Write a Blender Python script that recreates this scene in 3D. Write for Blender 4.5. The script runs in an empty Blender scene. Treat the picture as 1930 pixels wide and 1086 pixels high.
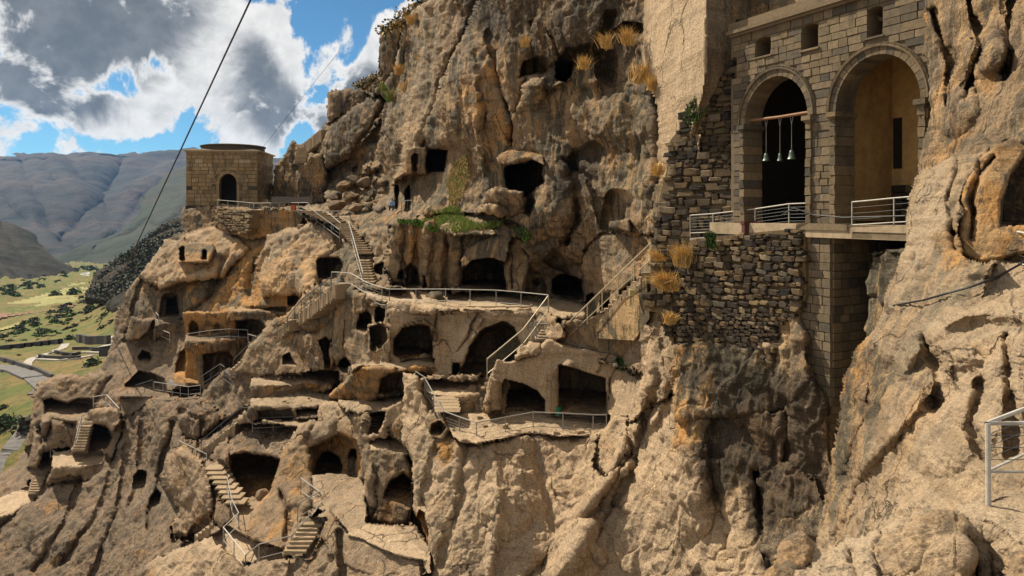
import bpy, bmesh, math, random
import numpy as np
from mathutils import Vector, Matrix

random.seed(7); RNG = np.random.RandomState(7)
sc = bpy.context.scene
COL = sc.collection
F = 1378.0; CX = 965.0; HY = 400.0          # focal length and horizon, in pixels of the 1930 px wide photograph

# ------------------------------------------------------------------ camera, world, sun, exposure
cam_d = bpy.data.cameras.new("camera"); cam = bpy.data.objects.new("camera", cam_d); COL.objects.link(cam)
cam_d.sensor_width = 36.0; cam_d.lens = 36.0 * F / 1930.0
cam_d.shift_y = -(543.0 - HY) / 1930.0
cam_d.clip_start = 0.1; cam_d.clip_end = 40000
cam.location = (0, 0, 0); cam.rotation_euler = (math.radians(90), 0, 0)
sc.camera = cam

SUN_AZ = (-0.80, 0.60)      # horizontal direction towards the sun
SUN_EL = math.radians(47)
sunv = Vector((SUN_AZ[0], SUN_AZ[1], 0)).normalized() * math.cos(SUN_EL) + Vector((0, 0, math.sin(SUN_EL)))
sun_d = bpy.data.lights.new("sun", 'SUN'); sun = bpy.data.objects.new("sun", sun_d); COL.objects.link(sun)
sun_d.energy = 4.7; sun_d.angle = math.radians(0.5); sun_d.color = (1.0, 0.90, 0.74)
sun.rotation_euler = sunv.to_track_quat('Z', 'Y').to_euler()

sc.view_settings.view_transform = 'Standard'; sc.view_settings.look = 'None'
sc.view_settings.exposure = 0.72; sc.view_settings.gamma = 1.0
sc.view_settings.use_curve_mapping = False

class NT:
    """small helper to write node trees"""
    def __init__(s, tree): s.t = tree; s.n = tree.nodes; s.l = tree.links
    def new(s, typ, **kw):
        nd = s.n.new(typ)
        for k, v in kw.items():
            if k.startswith('i_'):
                key = k[2:].replace('_', ' ')
                nd.inputs[int(key) if key.isdigit() else key].default_value = v
            else: setattr(nd, k, v)
        return nd
    def link(s, a, b): s.l.new(a, b)
    def val(s, nd_in, x):
        if isinstance(x, bpy.types.NodeSocket): s.l.new(x, nd_in)
        else: nd_in.default_value = x
    def m(s, op, a, b=0.0, c=None, clamp=False):
        nd = s.n.new('ShaderNodeMath'); nd.operation = op; nd.use_clamp = clamp
        s.val(nd.inputs[0], a); s.val(nd.inputs[1], b)
        if c is not None: s.val(nd.inputs[2], c)
        return nd.outputs[0]
    def mix(s, fac, a, b, mode='MIX'):
        nd = s.n.new('ShaderNodeMix'); nd.data_type = 'RGBA'; nd.blend_type = mode; nd.clamp_factor = True
        s.val(nd.inputs[0], fac); s.val(nd.inputs[6], a); s.val(nd.inputs[7], b)
        return nd.outputs[2]
    def ramp(s, x, lo, hi, clamp=True):
        nd = s.n.new('ShaderNodeMapRange'); nd.clamp = clamp
        nd.interpolation_type = 'SMOOTHSTEP'
        s.val(nd.inputs[0], x); nd.inputs[1].default_value = lo; nd.inputs[2].default_value = hi
        return nd.outputs[0]
    def noise(s, vec, scale, detail=4, rough=0.55, dist=0.0, out=0, lac=2.0):
        nd = s.n.new('ShaderNodeTexNoise'); nd.inputs['Scale'].default_value = scale
        nd.inputs['Detail'].default_value = detail; nd.inputs['Roughness'].default_value = rough
        nd.inputs['Distortion'].default_value = dist; nd.inputs['Lacunarity'].default_value = lac
        if vec is not None: s.l.new(vec, nd.inputs['Vector'])
        return nd.outputs[out]
    def mapping(s, vec, scale=(1, 1, 1), rot=(0, 0, 0), loc=(0, 0, 0)):
        nd = s.n.new('ShaderNodeMapping'); s.l.new(vec, nd.inputs[0])
        nd.inputs['Scale'].default_value = scale; nd.inputs['Rotation'].default_value = rot; nd.inputs['Location'].default_value = loc
        return nd.outputs[0]

def direction(px, py):
    v = Vector(((px - CX) / F, 1.0, (HY - py) / F)); v.normalize(); return v

# ---- the world: Nishita sky with layered cumulus, laid out by direction in the sky
world = bpy.data.worlds.new("World"); sc.world = world; world.use_nodes = True
w = NT(world.node_tree); w.n.clear()
out = w.new('ShaderNodeOutputWorld'); bg = w.new('ShaderNodeBackground'); w.link(bg.outputs[0], out.inputs[0])
sky = w.new('ShaderNodeTexSky', sky_type='NISHITA', sun_disc=False)
sky.sun_elevation = SUN_EL; sky.sun_rotation = math.atan2(SUN_AZ[0], SUN_AZ[1])
sky.altitude = 1300; sky.dust_density = 0.4; sky.ozone_density = 2.5; sky.air_density = 0.8
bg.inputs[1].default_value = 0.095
geo = w.new('ShaderNodeNewGeometry')
neg = w.new('ShaderNodeVectorMath', operation='SCALE'); w.link(geo.outputs['Incoming'], neg.inputs[0]); neg.inputs['Scale'].default_value = -1.0
D = neg.outputs[0]
n_warp = w.noise(D, 5.0, 3, 0.55, 0, out=1)
wv = w.new('ShaderNodeVectorMath', operation='SUBTRACT'); w.link(n_warp, wv.inputs[0]); wv.inputs[1].default_value = (0.5, 0.5, 0.5)
ws = w.new('ShaderNodeVectorMath', operation='SCALE'); w.link(wv.outputs[0], ws.inputs[0]); ws.inputs['Scale'].default_value = 0.03
wa = w.new('ShaderNodeVectorMath', operation='ADD'); w.link(D, wa.inputs[0]); w.link(ws.outputs[0], wa.inputs[1])
DW = wa.outputs[0]
def blobs(lst):
    acc = None
    for (px, py, r, amp) in lst:
        c = direction(px, py)
        dn = w.new('ShaderNodeVectorMath', operation='DISTANCE'); w.link(DW, dn.inputs[0]); dn.inputs[1].default_value = c
        mr = w.new('ShaderNodeMapRange', interpolation_type='SMOOTHSTEP'); w.link(dn.outputs['Value'], mr.inputs[0])
        mr.inputs[1].default_value = 0.0; mr.inputs[2].default_value = r * 1.15 / F; mr.inputs[3].default_value = amp; mr.inputs[4].default_value = 0.0
        acc = mr.outputs[0] if acc is None else w.m('ADD', acc, mr.outputs[0])
    return acc
cloud_b = [(60, 60, 290, 1.0), (260, 60, 260, 1.0), (-120, 160, 260, 1.0), (60, 235, 130, .8), (150, 245, 120, .8), (330, 200, 190, .9), (480, 120, 170, 1.0),
           (480, 220, 150, .85), (560, 170, 130, .9), (640, 200, 110, .8), (690, 160, 120, .8), (660, 45, 60, .6), (730, 50, 80, .8), (600, 110, 80, .6),
           (540, 270, 50, .5), (180, 285, 30, .3), (720, 240, 140, .7), (420, 40, 150, .8), (-60, 260, 110, .7), (530, 5, 40, .5), (300, 255, 80, .5)]
hole_b = [(225, 152, 52, .9), (150, 165, 42, .8), (285, 122, 34, .9), (590, 25, 60, .8), (520, 60, 22, .3), (700, 8, 60, .5), (630, 65, 34, .5), (20, 200, 34, .5),
          (350, 268, 70, 1.0), (240, 278, 80, 1.0), (90, 288, 90, .9), (565, 265, 45, .8), (0, 285, 60, .6), (490, 0, 40, .4)]
cb = blobs(cloud_b); hb = blobs(hole_b)
nf = w.noise(D, 9.0, 14, 0.6, 0.35)
cov = w.m('SUBTRACT', w.m('MINIMUM', cb, 0.66), w.m('MULTIPLY', hb, 0.62))
cov = w.m('ADD', cov, w.m('MULTIPLY', w.m('SUBTRACT', nf, 0.5), 3.6))
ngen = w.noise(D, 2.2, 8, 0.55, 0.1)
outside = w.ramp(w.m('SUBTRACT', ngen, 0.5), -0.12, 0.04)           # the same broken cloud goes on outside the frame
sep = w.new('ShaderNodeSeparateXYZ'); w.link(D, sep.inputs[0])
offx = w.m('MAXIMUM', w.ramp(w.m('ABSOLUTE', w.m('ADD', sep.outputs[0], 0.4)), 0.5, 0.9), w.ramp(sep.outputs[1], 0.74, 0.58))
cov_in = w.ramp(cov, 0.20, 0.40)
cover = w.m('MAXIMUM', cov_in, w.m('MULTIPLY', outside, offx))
# grey undersides
dark_b = blobs([(60, 30, 185, 1.0), (230, 50, 165, .9), (-100, 60, 240, 1.0), (360, 30, 90, .35), (490, 105, 70, .7), (540, 205, 110, .75), (640, 190, 90, .6), (430, 190, 50, .3),
                (690, 190, 60, .6), (210, 225, 50, .4), (60, 195, 40, .3), (300, 210, 50, .3), (600, 230, 90, .5), (120, 110, 120, .4)])
nd2 = w.noise(D, 8.0, 12, 0.62, 0.5)
dk = w.m('ADD', dark_b, w.m('MULTIPLY', w.m('SUBTRACT', nd2, 0.5), 2.4))
dk = w.m('MULTIPLY', w.ramp(dk, 0.15, 0.9), w.ramp(cov, 0.35, 0.62))
gen_dk = w.ramp(nd2, 0.52, 0.8)
dk = w.m('MAXIMUM', dk, w.m('MULTIPLY', gen_dk, offx))
ccol = w.mix(dk, (6.0, 5.9, 5.7, 1), (0.95, 1.08, 1.22, 1))
fine = w.noise(D, 30.0, 6, 0.6)
ccol2 = w.mix(w.m('MULTIPLY', w.ramp(fine, 0.35, 0.7), 0.35), ccol, (2.4, 2.5, 2.6, 1))
skyc = w.mix(1.0, sky.outputs[0], (0.34, 0.58, 0.62, 1), 'MULTIPLY')
# clouds out of view brightened for fill; warm ground-bounce colour added below the horizon
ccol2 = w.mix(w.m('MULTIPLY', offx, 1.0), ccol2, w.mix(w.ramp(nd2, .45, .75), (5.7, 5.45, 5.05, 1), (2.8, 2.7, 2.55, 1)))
skyall = w.mix(cover, skyc, ccol2)
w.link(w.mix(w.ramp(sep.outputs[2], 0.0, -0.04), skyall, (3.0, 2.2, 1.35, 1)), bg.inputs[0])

# ------------------------------------------------------------------ helpers
def P(px, py, d): return Vector(((px - CX) / F * d, d, (HY - py) / F * d))
def tag(o, label=None, cat=None, group=None, kind=None):
    if label: o['label'] = label
    if cat: o['category'] = cat
    if group: o['group'] = group
    if kind: o['kind'] = kind
    return o
def empty(name, loc, label, cat, group=None, rz=0.0):
    o = bpy.data.objects.new(name, None); COL.objects.link(o); o.location = loc; o.rotation_euler[2] = rz
    o.empty_display_size = 0.3
    return tag(o, label, cat, group)
def mesh_obj(name, verts, faces, mat, parent=None, smooth=False):
    me = bpy.data.meshes.new(name); me.from_pydata([tuple(v) for v in verts], [], faces)
    if mat: me.materials.append(mat)
    if smooth: me.polygons.foreach_set('use_smooth', [True] * len(me.polygons))
    o = bpy.data.objects.new(name, me); COL.objects.link(o)
    if parent is not None:
        o.parent = parent
        o.matrix_parent_inverse = parent_inv(parent)
    return o
def parent_inv(p):
    # inverse of the parent's world matrix built from its location/rotation (no depsgraph needed)
    m = Matrix.LocRotScale(p.location, p.rotation_euler, None)
    q = p.parent
    return m.inverted() if q is None else (parent_inv_full(p)).inverted()
def parent_inv_full(p):
    m = Matrix.LocRotScale(p.location, p.rotation_euler, None)
    if p.parent is None: return m
    return parent_inv_full(p.parent) @ p.matrix_parent_inverse @ m
def inst(name, me, mat4, parent):
    o = bpy.data.objects.new(name, me); COL.objects.link(o)
    if parent is not None:
        o.parent = parent; o.matrix_parent_inverse = parent_inv(parent)
    loc, rot, scl = mat4.decompose()
    o.location = loc; o.rotation_euler = rot.to_euler(); o.scale = scl
    return o

class MB:
    def __init__(s): s.v = []; s.f = []
    def box8(s, c):
        b = len(s.v); s.v += [Vector(x) for x in c]
        s.f += [(b, b+3, b+2, b+1), (b+4, b+5, b+6, b+7), (b, b+1, b+5, b+4), (b+1, b+2, b+6, b+5), (b+2, b+3, b+7, b+6), (b+3, b, b+4, b+7)]
    def box(s, c, ax, ay, az):
        """centre and three half-axis vectors"""
        c = Vector(c); ax = Vector(ax); ay = Vector(ay); az = Vector(az)
        s.box8([c-ax-ay-az, c+ax-ay-az, c+ax+ay-az, c-ax+ay-az, c-ax-ay+az, c+ax-ay+az, c+ax+ay+az, c-ax+ay+az])
    def tube(s, pts, r, n=6, close=False):
        pts = [Vector(p) for p in pts]; b0 = len(s.v)
        rr = r if isinstance(r, (list, tuple)) else [r] * len(pts)
        up = Vector((0, 0, 1))
        for i, p in enumerate(pts):
            a = pts[max(i-1, 0)]; c = pts[min(i+1, len(pts)-1)]
            t = (c - a).normalized()
            u = t.cross(up)
            if u.length < 1e-3: u = t.cross(Vector((1, 0, 0)))
            u.normalize(); v = t.cross(u)
            for k in range(n):
                an = 2 * math.pi * k / n
                s.v.append(p + (u * math.cos(an) + v * math.sin(an)) * rr[i])
        for i in range(len(pts) - 1):
            for k in range(n):
                a = b0 + i*n + k; b = b0 + i*n + (k+1) % n
                s.f.append((a, b, b+n, a+n))
        s.f.append(tuple(b0 + k for k in range(n))[::-1]); s.f.append(tuple(b0 + (len(pts)-1)*n + k for k in range(n)))
    def prism(s, poly, off):
        """planar polygon (list of Vector) extruded by off"""
        b = len(s.v); n = len(poly); s.v += [Vector(p) for p in poly] + [Vector(p) + off for p in poly]
        s.f.append(tuple(range(b, b+n))); s.f.append(tuple(range(b+2*n-1, b+n-1, -1)))
        for i in range(n):
            j = (i+1) % n; s.f.append((b+i, b+n+i, b+n+j, b+j))
    def build(s, name, mat, parent=None, smooth=False): return mesh_obj(name, s.v, s.f, mat, parent, smooth)

# ---- numpy noise
def _hash(ix, iy, iz, seed):
    h = (ix.astype(np.uint32) * np.uint32(374761393)) ^ (iy.astype(np.uint32) * np.uint32(668265263)) ^ (iz.astype(np.uint32) * np.uint32(2147483647 - 12345)) ^ np.uint32(seed * 9176 + 77)
    h = (h ^ (h >> np.uint32(13))) * np.uint32(1274126177); h ^= h >> np.uint32(16)
    h = h * np.uint32(2246822519); h ^= h >> np.uint32(15)
    return (h & np.uint32(0xffffff)).astype(np.float32) / np.float32(0xffffff) * 2 - 1
def vnoise(x, y, z, seed=0):
    x = x.astype(np.float32); y = y.astype(np.float32); z = z.astype(np.float32)
    fx = np.floor(x); fy = np.floor(y); fz = np.floor(z)
    ix = fx.astype(np.int32); iy = fy.astype(np.int32); iz = fz.astype(np.int32)
    tx = x-fx; ty = y-fy; tz = z-fz
    tx = tx*tx*tx*(tx*(tx*6-15)+10); ty = ty*ty*ty*(ty*(ty*6-15)+10); tz = tz*tz*tz*(tz*(tz*6-15)+10)
    r = []
    for dz in (0, 1):
        a = _hash(ix, iy, iz+dz, seed) * (1-tx) + _hash(ix+1, iy, iz+dz, seed) * tx
        b = _hash(ix, iy+1, iz+dz, seed) * (1-tx) + _hash(ix+1, iy+1, iz+dz, seed) * tx
        r.append(a * (1-ty) + b * ty)
    return r[0] * (1-tz) + r[1] * tz
def fbm(x, y, z, octs, seed=0, gain=0.5):
    a = 1.0; s = 0; t = 0
    for i in range(octs):
        s = s + a * vnoise(x, y, z, seed + i); t += a
        x = x*2.03+11.3; y = y*2.03+5.1; z = z*2.03+7.7; a *= gain
    return s / t
def ridged(x, y, z, octs, seed=0, gain=0.5):
    a = 1.0; s = 0; t = 0
    for i in range(octs):
        s = s + a * (1 - 2*np.abs(vnoise(x, y, z, seed + i))); t += a
        x = x*2.03+11.3; y = y*2.03+5.1; z = z*2.03+7.7; a *= gain
    return s / t

def worley(x, y, z, seed=0):
    """broken facets: each cell is a randomly tilted plane, with a crease where two cells meet"""
    x = x.astype(np.float32); y = y.astype(np.float32); z = z.astype(np.float32)
    ix = np.floor(x).astype(np.int32); iy = np.floor(y).astype(np.int32); iz = np.floor(z).astype(np.int32)
    best = np.full(x.shape, 9, np.float32); sec = best.copy(); val = np.zeros(x.shape, np.float32)
    for a in (-1, 0, 1):
        for b in (-1, 0, 1):
            for c in (-1, 0, 1):
                jx = ix+a; jy = iy+b; jz = iz+c; h1 = _hash(jx, jy, jz, seed); h2 = _hash(jx, jy, jz, seed+31); h3 = _hash(jx, jy, jz, seed+63)
                dx = x-(jx+.5+.42*h1); dy = y-(jy+.5+.42*h2); dz = z-(jz+.5+.42*h3)
                d = dx*dx+dy*dy+dz*dz
                v = .55*h2 + .9*(h3*dx + h1*dz + h2*dy)
                m = d < best
                sec = np.where(m, best, np.minimum(sec, d)); val = np.where(m, v, val); best = np.where(m, d, best)
    e = np.sqrt(sec)-np.sqrt(best)
    return val*np.clip(e*6, 0, 1) - .35*np.exp(-(e/.06)**2)

def tps(pts, U, V):
    """thin-plate spline on inverse depth"""
    p = np.array(pts, dtype=np.float64); x = p[:, 0]/500; y = p[:, 1]/500; wv_ = 1/p[:, 2]; n = len(p)
    if n == 1: return np.full(U.shape, wv_[0])
    if n == 2:
        dx = x[1]-x[0]; dy = y[1]-y[0]; L = dx*dx+dy*dy
        t = ((U/500-x[0])*dx + (V/500-y[0])*dy)/L
        return wv_[0] + (wv_[1]-wv_[0])*np.clip(t, -.3, 1.3)
    r2 = (x[:, None]-x)**2 + (y[:, None]-y)**2
    K = np.where(r2 > 0, r2*np.log(np.maximum(r2, 1e-12)), 0) + np.eye(n)*2e-3
    A = np.zeros((n+3, n+3)); A[:n, :n] = K if n > 3 else 0; Pm = np.stack([np.ones(n), x, y], 1)
    if n > 3:
        A[:n, n:] = Pm; A[n:, :n] = Pm.T
        sol = np.linalg.solve(A, np.concatenate([wv_, np.zeros(3)]))
    else: sol = np.concatenate([np.zeros(3), np.linalg.lstsq(Pm, wv_, rcond=1e-6)[0]])
    X = U/500; Y = V/500
    o = sol[n] + sol[n+1]*X + sol[n+2]*Y
    if n > 3:
        for i in range(n):
            r2 = (X-x[i])**2 + (Y-y[i])**2
            o = o + sol[i]*r2*np.log(np.maximum(r2, 1e-12))
    return np.clip(o, wv_.min()*0.9, wv_.max()*1.1)

def poly_sd(poly, U, V):
    """signed distance in px, positive inside"""
    d2 = np.full(U.shape, 1e12); inside = np.zeros(U.shape, bool); n = len(poly)
    for i in range(n):
        x0, y0 = poly[i]; x1, y1 = poly[(i+1) % n]
        ex, ey = x1-x0, y1-y0; L = ex*ex+ey*ey
        if L == 0: continue
        t = np.clip(((U-x0)*ex + (V-y0)*ey)/L, 0, 1)
        dx = U-x0-t*ex; dy = V-y0-t*ey
        d2 = np.minimum(d2, dx*dx+dy*dy)
        if y0 != y1:
            c = ((V >= min(y0, y1)) & (V < max(y0, y1))) & (U < x0 + (V-y0)*ex/(y1-y0))
            inside ^= c
    return np.sqrt(d2) * np.where(inside, 1, -1)
def line_dist(pts, U, V):
    d2 = np.full(U.shape, 1e12)
    for (x0, y0), (x1, y1) in zip(pts[:-1], pts[1:]):
        ex, ey = x1-x0, y1-y0; L = ex*ex+ey*ey + 1e-9
        t = np.clip(((U-x0)*ex + (V-y0)*ey)/L, 0, 1)
        d2 = np.minimum(d2, (U-x0-t*ex)**2 + (V-y0-t*ey)**2)
    return np.sqrt(d2)

class Relief:
    """a rock mass: a surface with its own distance everywhere, sampled finely where the camera is near"""
    def __init__(s, x0, y0, x1, y1, step=2.0, warp=3.0, seed=1):
        xs = np.arange(x0, x1+step, step); ys = np.arange(y0, y1+step, step)
        s.U0, s.V0 = np.meshgrid(xs, ys); z = np.zeros_like(s.U0)
        s.wu = warp*(fbm(s.U0/34, s.V0/34, z, 3, seed)*1.7); s.wv = warp*(fbm(s.U0/34, s.V0/34, z+9, 3, seed+5)*1.7)
        s.W = np.zeros(s.U0.shape); s.M = np.zeros(s.U0.shape, bool)
        s.amp = np.ones(s.U0.shape); s.zone = np.zeros(s.U0.shape + (4,)); s.zone[..., 3] = 1
        s.x0, s.y0, s.step = x0, y0, step; s.roll = np.zeros(s.U0.shape)
    def sl(s, pts, pad=14):
        x = [p[0] for p in pts]; y = [p[1] for p in pts]; H, Wd = s.U0.shape
        a = int(max(0, (min(x)-pad-s.x0)//s.step)); b = int(min(Wd, (max(x)+pad-s.x0)//s.step+2))
        c = int(max(0, (min(y)-pad-s.y0)//s.step)); d = int(min(H, (max(y)+pad-s.y0)//s.step+2))
        return (slice(c, d), slice(a, b))
    def uv(s, q, warp=1.0): return s.U0[q] + s.wu[q]*warp, s.V0[q] + s.wv[q]*warp
    def _put(s, q, ins, w_, amp, zone, add=True):
        if not add: ins = ins & s.M[q]
        s.W[q] = np.where(ins, w_, s.W[q]); s.M[q] |= ins
        if amp is not None: s.amp[q] = np.where(ins, amp, s.amp[q])
        if zone is not None:
            for k, v in enumerate(zone): s.zone[q][..., k] = np.where(ins, v, s.zone[q][..., k])
    def block(s, poly, pts=None, z=None, rnd=(0.5, 7), amp=None, zone=None, warp=1.0, w_fn=None):
        q = s.sl(poly); U, V = s.uv(q, warp); sd = poly_sd(poly, U, V); ins = sd > 0
        if z is not None: w_ = np.clip((s.V0[q]-HY)/(F*-z), 1e-4, 1)
        elif w_fn: w_ = w_fn(s.U0[q], s.V0[q])
        else: w_ = tps(pts, s.U0[q], s.V0[q])
        if rnd and rnd[1] > 0:
            t = np.clip(sd/rnd[1], 0, 1); w_ = 1/(1/w_ + rnd[0]*(1-np.sqrt(1-(1-t)**2)))
        s._put(q, ins, w_, amp, zone)
    def shelf(s, back, edge, bottom=None, z=None, top=None, lean=0.0, amp=0.35, wall_amp=0.8, zone=None, wall_zone=None, rnd=5, warp=0.7, rise=0.0):
        """floor at height z between the lines back and edge, a wall below the edge down to bottom, a wall above back up to top"""
        al = back+edge+(bottom or [])+(top or []); q = s.sl(al, 2); U, V = s.uv(q, warp)
        def ln(L): a = sorted(L); return np.interp(U, [p[0] for p in a], [p[1] for p in a])
        x0 = max(min(p[0] for p in back), min(p[0] for p in edge)); x1 = min(max(p[0] for p in back), max(p[0] for p in edge))
        inx = (U >= x0) & (U <= x1); B = ln(back); E = ln(edge)
        zz = z + rise*(U-x0)/(x1-x0)
        wf = np.maximum(s.V0[q]-HY, 4)/(F*-zz); wE = np.maximum(E-HY, 4)/(F*-zz); wB = np.maximum(B-HY, 4)/(F*-zz)
        fl = inx & (V >= B) & (V <= E)
        w_ = 1/(1/wf + 0.25*np.clip(1-(E-V)/max(rnd, .1), 0, 1)**2)
        s._put(q, fl, w_, amp, zone)
        if bottom:
            Bt = ln(bottom); wl = inx & (V > E) & (V <= Bt)
            w_ = 1/(1/wE + 0.25 - 0.25*np.clip((V-E)/max(rnd, .1), 0, 1)**.5 + lean*(V-E))
            s._put(q, wl, w_, wall_amp, wall_zone)
        if top:
            T = ln(top); wl = inx & (V < B) & (V >= T); s._put(q, wl, wB, wall_amp, wall_zone)
    def cave(s, poly, depth, floor=True, edge=5, warp=0.5, zone=None, amp=0.4, ceil=0.0, slant=0.0):
        q = s.sl(poly, 26); U, V = s.uv(q, warp); sd = poly_sd(poly, U, V); ins = sd > 0
        t = np.clip(sd/edge, 0, 1); d0 = 1/np.maximum(s.W[q], 1e-6)
        by = max(p[1] for p in poly); bx = [p[0] for p in poly if p[1] >= by-3]; bx = sum(bx)/len(bx)
        xs = [p[0] for p in poly]; cx = (min(xs)+max(xs))/2; hw = (max(xs)-min(xs))/2+1
        d = d0 + 1.5*depth*np.sqrt(1-(1-t)**2) * (1 + slant*(s.U0[q]-cx)/hw)
        if floor and by > HY + 20:
            j = int(np.clip((bx-s.x0)/s.step, 0, s.U0.shape[1]-1)); i = int(np.clip((by-s.y0)/s.step, 0, s.U0.shape[0]-1))
            db = 1/max(s.W[i, j], 1e-6); zf = -(by-HY)*db/F
            df = F*-zf/np.maximum(V-HY, 8); d = np.where(ins, np.maximum(np.minimum(d, df), d0), d)
        s._put(q, ins, 1/d, amp, zone, add=False)
        s.amp[q] = np.where(sd > -22, np.minimum(s.amp[q], 0.35 + np.maximum(-sd, 0)/30), s.amp[q])
    def groove(s, pts, wpx, depth, warp=1.0, zone=None):
        q = s.sl(pts, wpx*3); U, V = s.uv(q, warp); ld = line_dist(pts, U, V)
        g = np.exp(-(ld/wpx)**2); s.W[q] = 1/(1/np.maximum(s.W[q], 1e-6) + depth*g)
        if zone is not None:
            for k, v in enumerate(zone): s.zone[q][..., k] += (v-s.zone[q][..., k])*g
    def bump(s, cx, cy, rx, ry, amp, rot=0.0, p=2):
        R = max(rx, ry)*1.2; q = s.sl([(cx-R, cy-R), (cx+R, cy+R)], 2); U, V = s.uv(q, 1.0)
        c, n = math.cos(rot), math.sin(rot); x = ((U-cx)*c+(V-cy)*n)/rx; y = (-(U-cx)*n+(V-cy)*c)/ry
        g = np.clip(1-(x*x+y*y), 0, 1); s.W[q] = 1/np.maximum(1/np.maximum(s.W[q], 1e-6) - amp*np.sqrt(g) if p == .5 else 1/np.maximum(s.W[q], 1e-6) - amp*g, 2)
    def paint(s, poly, zone, soft=14, warp=3.0, amp=None):
        q = s.sl(poly, 20); U, V = s.uv(q, warp); sd = poly_sd(poly, U, V); t = np.clip(sd/soft+.5, 0, 1)
        for k, v in enumerate(zone):
            if v is not None: s.zone[q][..., k] += (v-s.zone[q][..., k])*t
        if amp is not None: s.amp[q] += (amp-s.amp[q])*t
    def depth_at(s, px, py):
        j = int(np.clip((px-s.x0)/s.step, 0, s.U0.shape[1]-1)); i = int(np.clip((py-s.y0)/s.step, 0, s.U0.shape[0]-1))
        return 1/max(s.W[i, j], 1e-6)
    def finish(s, name, mat, disp, seed=3, smooth=True):
        H, Wd = s.W.shape; d = 1/np.maximum(s.W, 1e-6)
        X = (s.U0-CX)/F*d; Y = d; Z = (HY-s.V0)/F*d
        def nrm(X, Y, Z):
            gx = [np.gradient(a, axis=1) for a in (X, Y, Z)]; gy = [np.gradient(a, axis=0) for a in (X, Y, Z)]
            n = np.stack([gx[1]*gy[2]-gx[2]*gy[1], gx[2]*gy[0]-gx[0]*gy[2], gx[0]*gy[1]-gx[1]*gy[0]], -1)
            n /= np.maximum(np.linalg.norm(n, axis=-1, keepdims=True), 1e-9)
            fl = (n[..., 0]*X + n[..., 1]*Y + n[..., 2]*Z) > 0
            n[fl] *= -1
            return n
        N = nrm(X, Y, Z)
        dd = disp(X, Y, Z, N) * s.amp
        # never so large that neighbouring samples cross over
        X = X+N[..., 0]*dd; Y = Y+N[..., 1]*dd; Z = Z+N[..., 2]*dd
        idx = -np.ones(s.M.shape, np.int64); idx[s.M] = np.arange(s.M.sum())
        a = idx[:-1, :-1]; b = idx[:-1, 1:]; c = idx[1:, 1:]; e = idx[1:, :-1]
        ok = (a >= 0) & (b >= 0) & (c >= 0) & (e >= 0)
        quads = np.stack([a[ok], e[ok], c[ok], b[ok]], -1).astype(np.int32)
        co = np.stack([X[s.M], Y[s.M], Z[s.M]], -1).astype(np.float32)
        me = bpy.data.meshes.new(name); me.vertices.add(len(co)); me.vertices.foreach_set('co', co.ravel())
        nq = len(quads); me.loops.add(nq*4); me.loops.foreach_set('vertex_index', quads.ravel())
        me.polygons.add(nq); me.polygons.foreach_set('loop_start', np.arange(nq, dtype=np.int32)*4)
        me.polygons.foreach_set('use_smooth', np.full(nq, smooth, bool))
        me.update(calc_edges=True)
        at = me.color_attributes.new('zone', 'FLOAT_COLOR', 'POINT'); at.data.foreach_set('color', np.clip(s.zone[s.M], 0, 1).astype(np.float32).ravel())
        me.materials.append(mat)
        o = bpy.data.objects.new(name, me); COL.objects.link(o); tag(o, kind='structure')
        s.Yf = Y
        return o
# ------------------------------------------------------------------ materials
def new_mat(name):
    m = bpy.data.materials.new(name); m.use_nodes = True; t = NT(m.node_tree); t.n.clear()
    o = t.new('ShaderNodeOutputMaterial'); b = t.new('ShaderNodeBsdfPrincipled'); t.link(b.outputs[0], o.inputs[0])
    b.inputs['Roughness'].default_value = 0.92; b.inputs['Specular IOR Level'].default_value = 0.15
    return m, t, b
def pos(t): return t.new('ShaderNodeNewGeometry').outputs['Position']

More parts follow.
